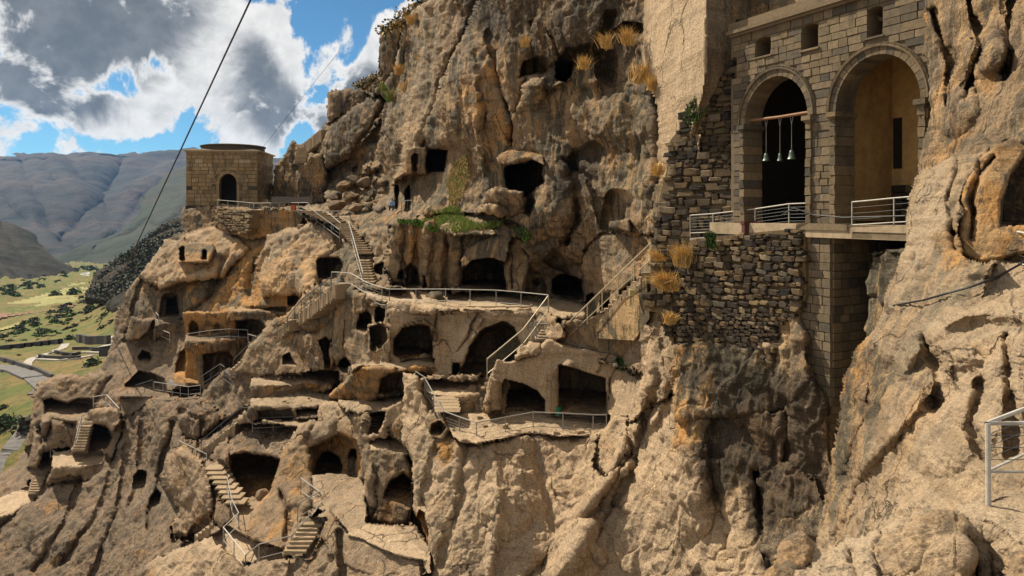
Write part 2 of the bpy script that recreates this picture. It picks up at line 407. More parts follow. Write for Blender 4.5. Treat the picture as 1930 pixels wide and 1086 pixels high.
def rock_mat(name, grain=0.7, tan=(0.275, 0.180, 0.100), grey=(0.145, 0.112, 0.076), dark=(0.040, 0.032, 0.024), ochre=(0.40, 0.20, 0.055), pale=(0.47, 0.355, 0.235), fine=1.0, lichen=1.0):
    m, t, b = new_mat(name); p = pos(t)
    at = t.new('ShaderNodeAttribute', attribute_name='zone'); sp = t.new('ShaderNodeSeparateColor'); t.link(at.outputs['Color'], sp.inputs[0])
    zo, zd, zp = sp.outputs[0], sp.outputs[1], sp.outputs[2]
    n1 = t.noise(p, 0.11, 6, 0.6, 0.3); n2 = t.noise(t.mapping(p, (0.9, 0.9, 0.22)), 0.7*fine, 7, 0.65, 0.2)
    n3 = t.noise(p, 5.0*fine, 6, 0.7); n4 = t.noise(t.mapping(p, (1, 1, 0.3)), 2.2*fine, 6, 0.72, 0.3)
    n5 = t.noise(p, 0.35, 5, 0.55, 0.6)
    c = t.mix(t.ramp(n1, 0.38, 0.62), (*tan, 1), (*grey, 1))
    c = t.mix(t.m('MULTIPLY', t.ramp(n2, 0.42, 0.66), 0.62), c, (*grey, 1))
    # the lower beds are a paler pinkish grey tuff
    sz = t.new('ShaderNodeSeparateXYZ'); t.link(p, sz.inputs[0])
    low = t.ramp(t.m('ADD', sz.outputs[2], t.m('MULTIPLY', n1, 14.0)), -2.0, -16.0)
    c = t.mix(t.m('MULTIPLY', low, 0.62), c, t.mix(t.ramp(n2, .35, .7), (0.215, 0.156, 0.112, 1), (0.130, 0.095, 0.070, 1)))
    # iron-stained ochre
    c = t.mix(t.m('MULTIPLY', t.ramp(t.m('ADD', n5, t.m('MULTIPLY', zo, 0.34)), 0.56, 0.78), 0.85), c, (*ochre, 1))
    c = t.mix(t.m('MULTIPLY', zo, 0.35), c, (*ochre, 1))
    # weathering crust, ochre runs and soot-dark runs down the face
    up = t.m('SUBTRACT', 1.0, t.m('MULTIPLY', low, 0.6))
    pt = t.noise(p, 0.26*fine, 12, 0.66, 0.5); c = t.mix(t.m('MULTIPLY', t.ramp(t.m('SUBTRACT', pt, t.m('MULTIPLY', zp, 0.1)), 0.49, 0.53), t.m('MULTIPLY', up, 0.9)), c, (0.082, 0.074, 0.052, 1))
    s1 = t.noise(t.mapping(p, (1.3, 1.3, 0.13), (0.05, 0.12, 0)), 1.0*fine, 10, 0.66, 0.2); c = t.mix(t.m('MULTIPLY', t.ramp(s1, 0.515, 0.57), t.m('MULTIPLY', up, 0.62)), c, (0.33, 0.215, 0.105, 1))
    s2 = t.noise(t.mapping(p, (1.7, 1.7, 0.2), (0.05, 0.12, 0), (9, 3, 1)), 0.9*fine, 10, 0.68, 0.3); c = t.mix(t.m('MULTIPLY', t.ramp(s2, 0.535, 0.59), t.m('MULTIPLY', up, 0.8)), c, (0.062, 0.050, 0.036, 1))
    c = t.mix(t.m('MULTIPLY', t.ramp(n4, 0.55, 0.75), 0.55), c, (*pale, 1))
    c = t.mix(t.m('MULTIPLY', zp, 0.75), c, (*pale, 1))
    # dark lichen and water stain: blotchy, streaked downwards; zd also carries painted shade
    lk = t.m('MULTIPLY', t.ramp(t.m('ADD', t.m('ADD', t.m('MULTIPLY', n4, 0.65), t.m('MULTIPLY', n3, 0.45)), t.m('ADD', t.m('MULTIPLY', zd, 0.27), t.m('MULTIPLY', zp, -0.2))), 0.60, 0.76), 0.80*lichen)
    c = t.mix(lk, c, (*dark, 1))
    c = t.mix(t.m('MULTIPLY', t.m('SUBTRACT', n3, 0.35), 0.45), c, t.mix(1.0, c, (0.35, 0.33, 0.3, 1), 'MULTIPLY'))
    # bedding
    bd = t.noise(t.mapping(p, (0.10, 0.10, 1.5), (0.04, 0.05, 0)), 1.1*fine, 8, 0.62, 0.15); c = t.mix(t.m('MULTIPLY', t.ramp(bd, 0.52, 0.6), 0.38), c, t.mix(1.0, c, (0.42, 0.40, 0.38, 1), 'MULTIPLY'))
    # cracks
    vd = t.new('ShaderNodeTexVoronoi', feature='DISTANCE_TO_EDGE'); pw = t.new('ShaderNodeVectorMath', operation='ADD')
    wn = t.new('ShaderNodeTexNoise'); wn.inputs['Scale'].default_value = .9*fine; wn.inputs['Detail'].default_value = 5; t.link(p, wn.inputs['Vector'])
    t.link(t.mapping(p, (1, 1, .55)), pw.inputs[0]); t.link(wn.outputs[1], pw.inputs[1]); t.link(pw.outputs[0], vd.inputs['Vector']); vd.inputs['Scale'].default_value = .38*fine
    crack = t.m('MULTIPLY', t.m('SUBTRACT', 1.0, t.ramp(vd.outputs['Distance'], 0.0, 0.03)), t.ramp(n5, 0.42, 0.6))
    c = t.mix(t.m('MULTIPLY', crack, .75), c, (*dark, 1))
    spk = t.noise(p, 8.0*fine, 3, 0.8); c = t.mix(t.m('MULTIPLY', t.ramp(spk, 0.56, 0.66), t.m('MULTIPLY', t.ramp(n5, 0.35, 0.65), .65*lichen)), c, (*dark, 1))
    nx = t.noise(p, 14.0*fine, 4, 0.7); c = t.mix(grain, c, t.mix(1.0, c, t.mix(t.ramp(nx, 0.3, 0.7), (0.4, 0.37, 0.33, 1), (1.65, 1.62, 1.55, 1)), 'MULTIPLY'))
    t.link(c, b.inputs['Base Color'])
    h = t.m('ADD', t.m('MULTIPLY', n3, 0.5), t.m('ADD', t.m('MULTIPLY', n4, 0.7), t.m('MULTIPLY', nx, 0.22)))
    h = t.m('ADD', h, t.m('MULTIPLY', bd, 0.8)); h = t.m('SUBTRACT', h, t.m('MULTIPLY', crack, 0.5))
    bp = t.new('ShaderNodeBump'); bp.inputs['Strength'].default_value = 0.9; bp.inputs['Distance'].default_value = 0.16/fine**.5
    t.link(h, bp.inputs['Height']); t.link(bp.outputs[0], b.inputs['Normal'])
    return m
M = {}
M['rock'] = rock_mat('rock')
M['rock_near'] = rock_mat('rock_near', grain=0.4, fine=1.7, tan=(0.27, 0.178, 0.098), grey=(0.145, 0.105, 0.068), pale=(0.41, 0.318, 0.215), lichen=0.8)
M['rock_far'] = rock_mat('rock_far', fine=0.75)

def stone_mat(name, cols, rough_scale=6.0, stain=0.5, dist=0.03, staincol=(0.05, 0.045, 0.04)):
    m, t, b = new_mat(name); p = pos(t); oi = t.new('ShaderNodeObjectInfo')
    r = oi.outputs['Random']
    cr = t.new('ShaderNodeValToRGB'); t.link(r, cr.inputs[0]); cr.color_ramp.interpolation = 'LINEAR'
    els = cr.color_ramp.elements
    for i, c in enumerate(cols):
        x = i/(len(cols)-1)
        if i == 0: e = els[0]
        elif i == len(cols)-1: e = els[len(els)-1]
        else: e = els.new(x)
        e.position = x; e.color = (*c, 1)
    n = t.noise(p, rough_scale, 6, 0.7); ns = t.noise(t.mapping(p, (1, 1, 0.25)), 1.1, 6, 0.65, 0.4)
    c = t.mix(t.m('MULTIPLY', t.ramp(n, 0.35, 0.7), 0.55), cr.outputs[0], t.mix(1.0, cr.outputs[0], (0.5, 0.48, 0.46, 1), 'MULTIPLY'))
    c = t.mix(t.m('MULTIPLY', t.ramp(ns, 0.5, 0.68), stain), c, (*staincol, 1))
    t.link(c, b.inputs['Base Color'])
    bp = t.new('ShaderNodeBump'); bp.inputs['Strength'].default_value = 0.8; bp.inputs['Distance'].default_value = dist
    t.link(n, bp.inputs['Height']); t.link(bp.outputs[0], b.inputs['Normal'])
    return m
M['ashlar'] = stone_mat('ashlar', [(0.15, 0.114, 0.070), (0.22, 0.165, 0.10), (0.125, 0.10, 0.070), (0.195, 0.142, 0.08), (0.085, 0.074, 0.058), (0.235, 0.178, 0.108), (0.165, 0.125, 0.078)], stain=0.65)
M['mortar'] = stone_mat('mortar', [(0.16, 0.12, 0.075), (0.21, 0.155, 0.095)], stain=0.4, rough_scale=9)
M['basalt'] = stone_mat('basalt', [(0.035, 0.027, 0.02), (0.065, 0.047, 0.03), (0.024, 0.021, 0.018), (0.12, 0.082, 0.042), (0.045, 0.037, 0.028), (0.17, 0.118, 0.06), (0.08, 0.053, 0.03)], stain=0.3, staincol=(.03,.024,.018))
M['ochre_mortar'] = stone_mat('ochre_mortar', [(0.17, 0.115, 0.055), (0.22, 0.15, 0.07)], stain=0.55, rough_scale=4, dist=.06)
M['fresco'] = stone_mat('fresco', [(0.60, 0.37, 0.14), (0.66, 0.42, 0.17)], stain=0.3, rough_scale=2.5, staincol=(0.12, 0.07, 0.03), dist=.01)
M['tower_stone'] = stone_mat('tower_stone', [(0.27, 0.185, 0.095), (0.33, 0.235, 0.125), (0.20, 0.145, 0.08), (0.37, 0.27, 0.15), (0.29, 0.19, 0.09)], stain=0.5, rough_scale=2.5)
M['dark_plinth'] = stone_mat('dark_plinth', [(0.07, 0.055, 0.04), (0.10, 0.08, 0.055), (0.05, 0.042, 0.035)], stain=0.3, rough_scale=2.5)
M['plaster'] = rock_mat('plaster', tan=(0.44, 0.30, 0.15), grey=(0.29, 0.20, 0.105), pale=(0.58, 0.42, 0.235), lichen=0.35, fine=1.3)
M['step'] = stone_mat('step', [(0.30, 0.22, 0.135), (0.36, 0.265, 0.165), (0.25, 0.18, 0.105)], stain=0.25)
M['concrete'] = stone_mat('concrete', [(0.38, 0.29, 0.185), (0.42, 0.325, 0.21)], stain=0.25, rough_scale=3)
def simple(name, col, rough=0.5, metal=0.0, var=0.25, scale=8.0, bump=0.0):
    m, t, b = new_mat(name); p = pos(t); n = t.noise(p, scale, 4, 0.65)
    c = t.mix(t.m('MULTIPLY', t.ramp(n, 0.3, 0.75), var*2), (*col, 1), (col[0]*.45, col[1]*.43, col[2]*.4, 1)); t.link(c, b.inputs['Base Color'])
    b.inputs['Roughness'].default_value = rough; b.inputs['Metallic'].default_value = metal; b.inputs['Specular IOR Level'].default_value = 0.4
    if bump:
        bp = t.new('ShaderNodeBump'); bp.inputs['Distance'].default_value = bump; t.link(n, bp.inputs['Height']); t.link(bp.outputs[0], b.inputs['Normal'])
    return m
M['rail'] = simple('rail_paint', (0.30, 0.28, 0.245), 0.65, 0.0)
M['rail_dark'] = simple('rail_dark', (0.11, 0.12, 0.12), 0.5, 0.5)
M['rail_beige'] = simple('rail_beige', (0.50, 0.42, 0.28), 0.5, 0.1)
M['rail_white'] = simple('rail_white', (0.46, 0.43, 0.37), 0.65, 0.0)
M['cable'] = simple('cable', (0.012, 0.012, 0.014), 0.6)
M['bronze'] = simple('bronze', (0.11, 0.15, 0.12), 0.45, 0.6, 0.3, 6)
M['wood'] = simple('wood', (0.26, 0.125, 0.05), 0.7, 0, 0.35, 14, 0.01)
M['greywood'] = simple('greywood', (0.19, 0.165, 0.14), 0.8, 0, 0.35, 9, 0.01)
M['green_plastic'] = simple('green_plastic', (0.015, 0.16, 0.09), 0.4)
M['orange_box'] = simple('orange_paint', (0.45, 0.10, 0.03), 0.6)
M['red_box'] = simple('dull_red_paint', (0.07, 0.018, 0.012), 0.6)
M['yellow_box'] = simple('olive_paint', (0.42, 0.38, 0.14), 0.6)
M['white_paint'] = simple('white_paint', (0.7, 0.72, 0.74), 0.5)
M['void'] = simple('shade_stone', (0.03, 0.024, 0.018), 0.95, 0, 0.3, 3, 0.03)  # near-black colour stands in for the deep shade inside
M['thatch'] = simple('dry_grass', (0.80, 0.50, 0.14), 0.8, 0, 0.35, 3)
M['thatch_dull'] = simple('dry_grass_dull', (0.55, 0.38, 0.16), 0.8, 0, 0.35, 3)
M['leaf'] = simple('green_leaf', (0.14, 0.27, 0.03), 0.7, 0, 0.35, 2)
M['leaf_dark'] = simple('dark_leaf', (0.035, 0.052, 0.02), 0.8, 0, 0.4, .4)
M['leaf_brown'] = simple('brown_twig', (0.055, 0.038, 0.026), 0.9, 0, 0.4, .4)
M['bark'] = simple('bark', (0.09, 0.065, 0.045), 0.9)
M['cloth_blue'] = simple('cloth_blue', (0.25, 0.38, 0.55), 0.8); M['skin'] = simple('skin', (0.5, 0.3, 0.2), 0.6); M['cloth_dark'] = simple('cloth_dark', (0.03, 0.035, 0.05), 0.8)
M['lowwall'] = stone_mat('lowwall', [(0.06, 0.055, 0.05), (0.10, 0.09, 0.08)], stain=0.3)
M['paving'] = stone_mat('paving', [(0.36, 0.33, 0.29), (0.42, 0.38, 0.33)], stain=0.15, rough_scale=1.5)
M['asphalt'] = stone_mat('asphalt', [(0.16, 0.15, 0.14), (0.18, 0.165, 0.15)], stain=0.2, rough_scale=.8)

def land_mat(name, cols, sc1=0.02, patch=0.5, bumpd=0.5, dots=None):
    m, t, b = new_mat(name); p = pos(t)
    n1 = t.noise(p, sc1, 8, 0.62, 0.5); n2 = t.noise(p, sc1*6, 8, 0.66, 0.3); n3 = t.noise(p, sc1*26, 6, 0.7)
    c = t.mix(t.ramp(n1, 0.4, 0.6), (*cols[0], 1), (*cols[1], 1))
    c = t.mix(t.m('MULTIPLY', t.ramp(n2, 0.45, 0.65), patch), c, (*cols[2], 1))
    c = t.mix(t.m('MULTIPLY', t.ramp(n3, 0.5, 0.75), 0.75), c, (*cols[3], 1))
    t.link(c, b.inputs['Base Color'])
    bp = t.new('ShaderNodeBump'); bp.inputs['Distance'].default_value = bumpd; t.link(t.m('ADD', n2, t.m('MULTIPLY', n3, .4)), bp.inputs['Height']); t.link(bp.outputs[0], b.inputs['Normal'])
    return m
M['meadow'] = land_mat('meadow', [(0.105, 0.115, 0.026), (0.19, 0.13, 0.045), (0.055, 0.085, 0.016), (0.045, 0.036, 0.018)], 0.045, 0.85, 0.9)
M['field'] = land_mat('field', [(0.27, 0.24, 0.085), (0.21, 0.21, 0.07), (0.16, 0.13, 0.07), (0.11, 0.11, 0.05)], 0.008, 0.5, 1)
M['mount'] = land_mat('mount', [(0.034, 0.034, 0.028), (0.07, 0.052, 0.040), (0.015, 0.02, 0.016), (0.008, 0.01, 0.009)], 0.0016, 0.7, 22)
M['mount_green'] = land_mat('mount_green', [(0.036, 0.046, 0.028), (0.052, 0.052, 0.034), (0.035, 0.045, 0.03), (0.02, 0.028, 0.018)], 0.003, 0.7, 12)
M['darkhill'] = land_mat('darkhill', [(0.024, 0.022, 0.014), (0.042, 0.032, 0.02), (0.014, 0.02, 0.011), (0.008, 0.01, 0.006)], 0.01, 0.7, 4)
M['river'] = simple('river', (0.55, 0.56, 0.55), 0.3, 0, 0.1, .02)
M['soil'] = land_mat('soil', [(0.20, 0.11, 0.07), (0.24, 0.15, 0.09), (0.15, 0.09, 0.06), (0.1, 0.07, 0.05)], 0.02, 0.5, .2)
# ------------------------------------------------------------------ the cliff
def rock_disp(k=1.0, fine=1.0, flute=1.0):
    def f(X, Y, Z, N):
        d = 0.5*fbm(X/7.5, Y/7.5, Z/9, 2, 11)
        fl = ridged(X*0.42+Z*0.1, Y*0.42, Z*0.10, 3, 21)
        d = d + 0.30*flute*(fl-0.3) - 0.25*flute*(np.exp(-(vnoise(X*.35+Z*.08, Y*.35, Z*.07, 25)/.09)**2))
        md = ridged(X/2.6, Y/2.6, Z/3.4, 4, 31, 0.55)
        d = d + 0.11*(md-0.2)
        d = d + 0.13*fine*ridged(X/0.8, Y/0.8, Z/1.1, 3, 41, 0.6)
        d = d + 0.30*flute*worley(X/2.1, Y/2.1, Z/7.5, 7) + 0.17*fine*worley(X/.95+.1*md, Y/.95, Z/1.5, 8)
        # spalled blocks: flat-topped steps
        bl = fbm(X/3.2+4, Y/3.2, Z/2.2, 4, 51); d = d + 0.13*np.tanh(bl*11)
        d = d + 0.07*fine*fbm(X/.45, Y/.45, Z/.6, 2, 91)
        return d*k
    return f

# ---------- main mass
R = Relief(-130, -110, 2060, 1200, 2.0, 3.4, 1)
sil = [(-140, 1240), (-140, 900), (0, 890), (25, 878), (45, 850), (60, 805), (62, 745), (75, 718), (110, 705), (150, 712), (180, 698), (195, 686), (203, 660), (212, 640), (214, 600),
       (236, 556), (275, 500), (315, 455), (345, 436), (345, 392), (420, 386), (505, 384), (512, 345), (510, 315), (530, 300), (545, 272), (553, 265), (562, 268), (566, 275), (606, 246), (618, 225), (617, 175),
       (640, 170), (655, 166), (682, 168), (700, 150), (714, 140), (716, 70), (728, 56), (748, 46), (780, 22), (800, 8), (815, -12), (860, -40), (900, -140), (2100, -140), (2100, 1240)]
base = [(860, -60, 70), (800, 20, 86), (725, 90, 98), (718, 150, 100), (622, 180, 114), (622, 240, 114), (560, 280, 122), (525, 310, 124), (512, 370, 122), (500, 380, 118),
        (900, -80, 62), (900, 120, 65), (900, 250, 66), (950, 360, 64), (1050, -80, 54), (1050, 150, 56), (1050, 300, 56), (1200, -80, 47), (1220, 150, 47), (1235, 300, 45), (1240, 420, 43), (1100, 420, 54), (1100, 520, 59),
        (1000, 420, 57), (1235, 560, 41), (760, 250, 86), (780, 380, 80), (960, 540, 64), (690, 250, 100), (640, 370, 108), (720, 370, 96),
        (350, 400, 113), (470, 392, 112), (450, 450, 104), (345, 470, 112), (280, 560, 110), (212, 660, 112), (140, 720, 112), (420, 560, 100), (400, 640, 95), (330, 740, 93), (250, 740, 98),
        (180, 840, 99), (100, 900, 100), (0, 960, 98), (0, 1100, 78), (200, 1000, 78), (350, 950, 72), (420, 860, 70), (480, 960, 62), (600, 880, 62), (620, 790, 64), (700, 740, 62),
        (560, 420, 96), (560, 500, 90), (600, 560, 82), (640, 640, 74), (700, 600, 64), (760, 640, 60), (860, 640, 57), (930, 640, 56), (760, 480, 66), (860, 470, 64), (960, 480, 60), (600, 660, 78), (560, 620, 82), (620, 440, 88),
        (1400, 200, 36), (1400, -80, 36), (1500, 300, 34), (1600, 500, 31), (1740, 100, 27), (1930, 0, 21), (1930, 200, 20), (1930, 500, 20), (1500, 800, 33), (1600, 900, 32), (1300, 800, 40), (1000, 900, 46), (900, 1100, 46), (1500, 1150, 31), (1900, 1000, 24)]
R.block(sil, base, rnd=(2.5, 9), warp=0.6)

# skyline knobs and slabs of the upper cliff
R.block([(617, 172), (655, 165), (686, 168), (700, 185), (690, 215), (650, 250), (618, 240)], [(620, 200, 112), (690, 200, 108), (650, 250, 110)], rnd=(2, 14))
R.block([(600, 262), (618, 235), (660, 205), (720, 175), (735, 190), (700, 240), (660, 300), (610, 320), (590, 300)], [(610, 280, 112), (720, 190, 100), (650, 300, 106)], rnd=(3, 18))
R.block([(716, 60), (745, 45), (760, 60), (745, 120), (722, 175), (700, 160), (716, 140)], [(720, 80, 99), (750, 60, 96), (720, 160, 101)], rnd=(1.5, 9))
R.block([(510, 320), (530, 298), (545, 268), (556, 263), (566, 280), (612, 290), (620, 330), (615, 385), (560, 392), (515, 380)], [(520, 330, 119), (610, 300, 114), (560, 390, 116)], rnd=(2, 12), zone=(.3, .2, 0))
R.block([(555, 300), (610, 288), (617, 330), (612, 385), (562, 388)], [(560, 340, 114), (612, 340, 111), (580, 390, 113)], rnd=(1.5, 10), zone=(.3, .3, 0))
R.block([(790, 20), (880, -60), (905, 0), (870, 80), (840, 130), (820, 200), (800, 260), (770, 330), (745, 345), (760, 250), (780, 160), (800, 90)], [(800, 60, 80), (890, -20, 72), (800, 250, 78), (760, 330, 80)], rnd=(2.5, 16), zone=(0, .1, .25))
R.groove([(690, 170), (730, 190), (700, 260), (670, 320)], 6, 2.5); R.groove([(770, 90), (740, 190), (705, 260)], 8, 2.0)
R.groove([(920, 60), (940, 150), (960, 220), (965, 280)], 6, 1.6, zone=(0, .6, 0)); R.groove([(1035, 60), (1060, 110), (985, 160)], 4, .8)
R.groove([(1000, 40), (1010, 130), (985, 160), (975, 210)], 4, 1.0); R.groove([(880, 60), (900, 200), (910, 320)], 9, -1.2); R.groove([(1150, 30), (1135, 80), (1145, 150)], 10, 1.8, zone=(0, .6, 0))
R.bump(870, 150, 60, 120, 2.0); R.bump(1080, 60, 90, 80, 2.0); R.bump(1150, 230, 90, 60, 1.6); R.bump(830, 230, 40, 60, 1.5)
R.groove([(1240, 180), (1245, 300), (1235, 420)], 5, 1.2, zone=(0, .5, 0)); R.groove([(1060, 300), (1110, 340), (1130, 420)], 4, .7)
R.groove([(1120, 285), (1080, 300), (1075, 330)], 9, .8, zone=(0, 1, 0)); R.groove([(640, 300), (700, 300), (720, 340)], 4, 1.2)
R.groove([(660, 310), (690, 270), (725, 250)], 4, 1.5); R.groove([(700, 390), (700, 300), (705, 260)], 3, 1)
for i in range(46):
    cx = RNG.uniform(620, 740); cy = RNG.uniform(300, 395)
    if cy < 300 + abs(cx-690)*0.8: continue
    R.bump(cx, cy, RNG.uniform(8, 22), RNG.uniform(6, 14), RNG.uniform(.8, 2.2), RNG.uniform(-.6, .6), .5)

# the rock-hewn ledge by the tower, and the ochre face beneath
R.block([(400, 388), (470, 392), (560, 396), (575, 410), (565, 440), (530, 455), (520, 440), (470, 450), (405, 440)], [(405, 400, 107), (560, 400, 92), (500, 450, 98)], rnd=(.5, 3), zone=(.5, .1, 0), amp=.5)
R.block([(505, 440), (540, 430), (590, 425), (640, 440), (650, 470), (610, 490), (600, 560), (500, 560), (480, 500)], [(510, 450, 92), (640, 450, 84), (600, 560, 80), (500, 560, 88)], rnd=(1.8, 12), zone=(.1, .3, .45))
R.shelf([(340, 392), (410, 392)], [(340, 393), (410, 394)], None, z=-1)if False else None
R.block([(345, 455), (350, 440), (405, 425), (470, 470), (420, 520), (350, 530), (300, 545), (262, 520), (320, 455)], [(345, 450, 109), (460, 470, 100), (270, 530, 106), (400, 520, 100)], rnd=(1.5, 9), zone=(.15, .1, .5))
# hewn chamber with a door and a window under the tower
R.block([(336, 455), (344, 446), (352, 458), (400, 458), (405, 470), (394, 495), (338, 496)], [(338, 470, 104), (352, 470, 102), (400, 470, 102)], rnd=(.4, 2), zone=(.25, .1, .2), warp=.2, amp=.2)
R.cave([(339, 467), (347, 466), (349, 494), (338, 494)], 3, edge=1.5, warp=.2); R.cave([(381, 478), (383, 470), (390, 470), (392, 478), (391, 492), (380, 492)], 3, edge=1.5, warp=.2)
# bays of the ochre cliff
R.groove([(420, 490), (400, 560), (350, 600)], 9, 2); R.groove([(470, 560), (475, 520), (500, 480)], 9, 2.0); R.bump(530, 520, 40, 60, 2.5); R.bump(380, 560, 50, 50, 2.4); R.bump(580, 540, 25, 50, 2)
R.groove([(640, 400), (640, 470), (650, 540)], 8, 1.5)
R.bump(430, 590, 60, 30, 1.8); R.groove([(235, 640), (250, 600), (270, 520)], 7, 2)
# door-cave of the left and its porch
R.cave([(304, 560), (312, 552), (340, 553), (344, 580), (346, 600), (320, 603), (296, 600)], 2.0, edge=6)
R.cave([(312, 562), (332, 560), (337, 597), (309, 597)], 5, edge=2)
R.shelf([(290, 600), (345, 602)], [(290, 612), (345, 608)], [(290, 640), (345, 632)], z=-15.5)
R.block([(243, 600), (290, 602), (282, 625), (262, 640), (232, 640)], [(245, 610, 104), (285, 610, 102), (250, 640, 103)], rnd=(.6, 4), zone=(.1, .25, .1), amp=.4)
R.cave([(598, 488), (615, 484), (640, 488), (648, 500), (638, 528), (620, 532), (596, 525)], 5, edge=4); R.bump(640, 520, 14, 30, 1.5)
R.cave([(543, 560), (556, 550), (563, 562), (556, 578), (544, 576)], 2.5, edge=3)
# middle left terrace with a rail, caves behind it
R.shelf([(350, 632), (420, 628), (470, 630), (540, 620)], [(350, 645), (420, 645), (480, 636), (540, 628)], [(350, 730), (400, 738), (470, 690), (540, 655)], z=-16.2, zone=(.1, .2, .2), wall_zone=(.4, .3, 0))
R.block([(345, 590), (440, 585), (450, 610), (445, 630), (352, 632)], [(350, 600, 97), (445, 600, 94), (400, 632, 97)], rnd=(.8, 8), zone=(1, .1, .1), amp=.5)
R.cave([(357, 612), (362, 605), (372, 606), (376, 618), (374, 632), (357, 632)], 1.8, edge=3); R.cave([(404, 612), (410, 608), (415, 614), (413, 628), (403, 628)], .8, edge=3, floor=False)
R.shelf([(430, 580), (540, 582)], [(430, 586), (540, 590)], [(430, 604), (540, 606)], z=-12.2, zone=(0, .1, .5))
R.cave([(446, 606), (470, 602), (492, 605), (500, 618), (488, 634), (448, 634)], 5, edge=5)
R.cave([(330, 690), (338, 665), (350, 656), (364, 664), (372, 690), (374, 722), (330, 722)], 1.8, edge=8, zone=(1, .1, 0)); R.cave([(380, 668), (430, 660), (450, 690), (420, 715), (385, 725)], 2.4, edge=8, zone=(.5, .6, 0))
R.cave([(258, 672), (268, 660), (280, 664), (286, 676), (280, 686), (266, 684)], 4, edge=3); R.bump(262, 668, 26, 22, 1.2)
R.cave([(236, 725), (262, 700), (290, 705), (310, 715), (318, 745), (280, 752), (236, 748)], 4, edge=8)
R.shelf([(225, 742), (300, 740), (380, 725)], [(225, 752), (300, 748), (345, 752), (390, 735)], None, z=-24)


# low left rock with its cave, stair and forecourt
R.block([(60, 805), (66, 745), (78, 720), (110, 706), (150, 712), (190, 696), (215, 705), (190, 740), (175, 770), (165, 820), (60, 850)], [(65, 780, 106), (120, 720, 108), (190, 740, 104), (150, 830, 100)], rnd=(2, 12), zone=(.1, .25, .2))
R.cave([(82, 755), (100, 748), (128, 758), (150, 750), (175, 752), (178, 765), (170, 778), (130, 784), (84, 782)], 4.5, edge=6)
R.shelf([(80, 782), (165, 780)], [(80, 796), (165, 792)], [(80, 850), (165, 838)], z=-28.5)
R.block([(60, 845), (68, 800), (76, 815), (84, 850), (70, 880), (50, 880)], [(60, 840, 100), (80, 860, 98), (60, 880, 98)], rnd=(1.5, 8))
R.groove([(78, 800), (88, 830), (100, 790), (140, 800)], 5, 1.6, zone=(0, .5, 0))
R.block([(100, 862), (150, 845), (200, 855), (215, 880), (180, 900), (90, 915)], [(110, 880, 97), (200, 870, 95), (150, 900, 95)], rnd=(1, 8))
R.shelf([(98, 852), (150, 846), (195, 850)], [(98, 884), (120, 880), (150, 880), (195, 872)], [(98, 900), (195, 905)], z=-32.5, zone=(0, 0, .8), wall_zone=(.2, 0, .5))
R.cave([(173, 800), (190, 800), (205, 808), (212, 825), (200, 845), (172, 846)], 5, edge=4)
R.block([(170, 775), (200, 768), (225, 770), (235, 790), (215, 815), (200, 802), (176, 800)], [(175, 785, 96), (230, 780, 93), (200, 800, 94)], rnd=(1.2, 8), zone=(.2, .1, .4))
R.cave([(20, 895), (40, 850), (60, 838), (62, 880), (40, 905)], 4, edge=6)
R.shelf([(-130, 945), (0, 938), (60, 918), (70, 922)], [(-130, 990), (0, 975), (30, 968), (70, 935)], [(-130, 1030), (0, 1000), (70, 960)], z=-38.5, zone=(0, 0, 1))
R.cave([(55, 905), (76, 900), (80, 920), (66, 932), (54, 925)], 3, edge=3)

# the long leaning slope of the lower left
slope = [(-140, 1240), (-140, 1020), (0, 985), (60, 945), (100, 915), (170, 900), (215, 860), (235, 790), (290, 750), (380, 745), (430, 690), (470, 700), (485, 740), (470, 770), (420, 830), (395, 860), (430, 900), (445, 960), (420, 1000), (350, 1050), (300, 1240)]
R.block(slope, [(0, 1000, 92), (110, 930, 94), (230, 850, 92), (300, 770, 90), (400, 750, 84), (440, 700, 80), (470, 740, 76), (400, 850, 74), (430, 920, 66), (420, 980, 62), (300, 900, 82), (200, 980, 82), (60, 1080, 82), (200, 1100, 72), (330, 1060, 64), (320, 980, 72)], rnd=(2.2, 14), zone=(0, .3, 0))  # slope colour darkened to carry the cloud shade
for g in [[(330, 800), (300, 900), (280, 1000)], [(210, 880), (190, 960), (120, 1060)], [(385, 860), (370, 960), (330, 1020)], [(270, 780), (265, 900), (240, 980)], [(150, 900), (130, 980), (60, 1080)], [(240, 840), (225, 960), (170, 1100)]]: R.groove(g, 7, 1.6, zone=(0, .35, 0))
R.bump(350, 860, 36, 90, 2.4, .2); R.bump(300, 830, 24, 70, 1.5, .15); R.bump(385, 900, 26, 70, 1.8, .1); R.bump(100, 1000, 60, 60, 2, .6)
R.cave([(252, 900), (262, 888), (276, 892), (272, 915), (266, 940), (250, 940)], 4, edge=4); R.cave([(283, 935), (294, 922), (304, 928), (302, 950), (288, 958), (280, 985), (286, 990), (275, 975)], 5, edge=4)
R.block([(335, 790), (370, 765), (400, 765), (430, 790), (415, 812), (375, 835), (350, 830)], [(340, 800, 82), (420, 790, 78), (370, 830, 80)], rnd=(1.6, 12), zone=(.1, .3, 0))
R.groove([(340, 775), (380, 790), (378, 830)], 3, 1.0); R.groove([(380, 835), (420, 800), (460, 775)], 5, 3)
R.block([(302, 900), (318, 850), (345, 838), (380, 860), (425, 890), (430, 960), (418, 1000), (365, 1020), (320, 1010), (330, 960)], [(320, 900, 72), (420, 900, 64), (360, 1010, 66), (400, 980, 62)], rnd=(2.2, 16), zone=(.1, .05, .3))
R.groove([(425, 985), (390, 990), (350, 1030)], 12, 2.5, zone=(0, .5, 0))

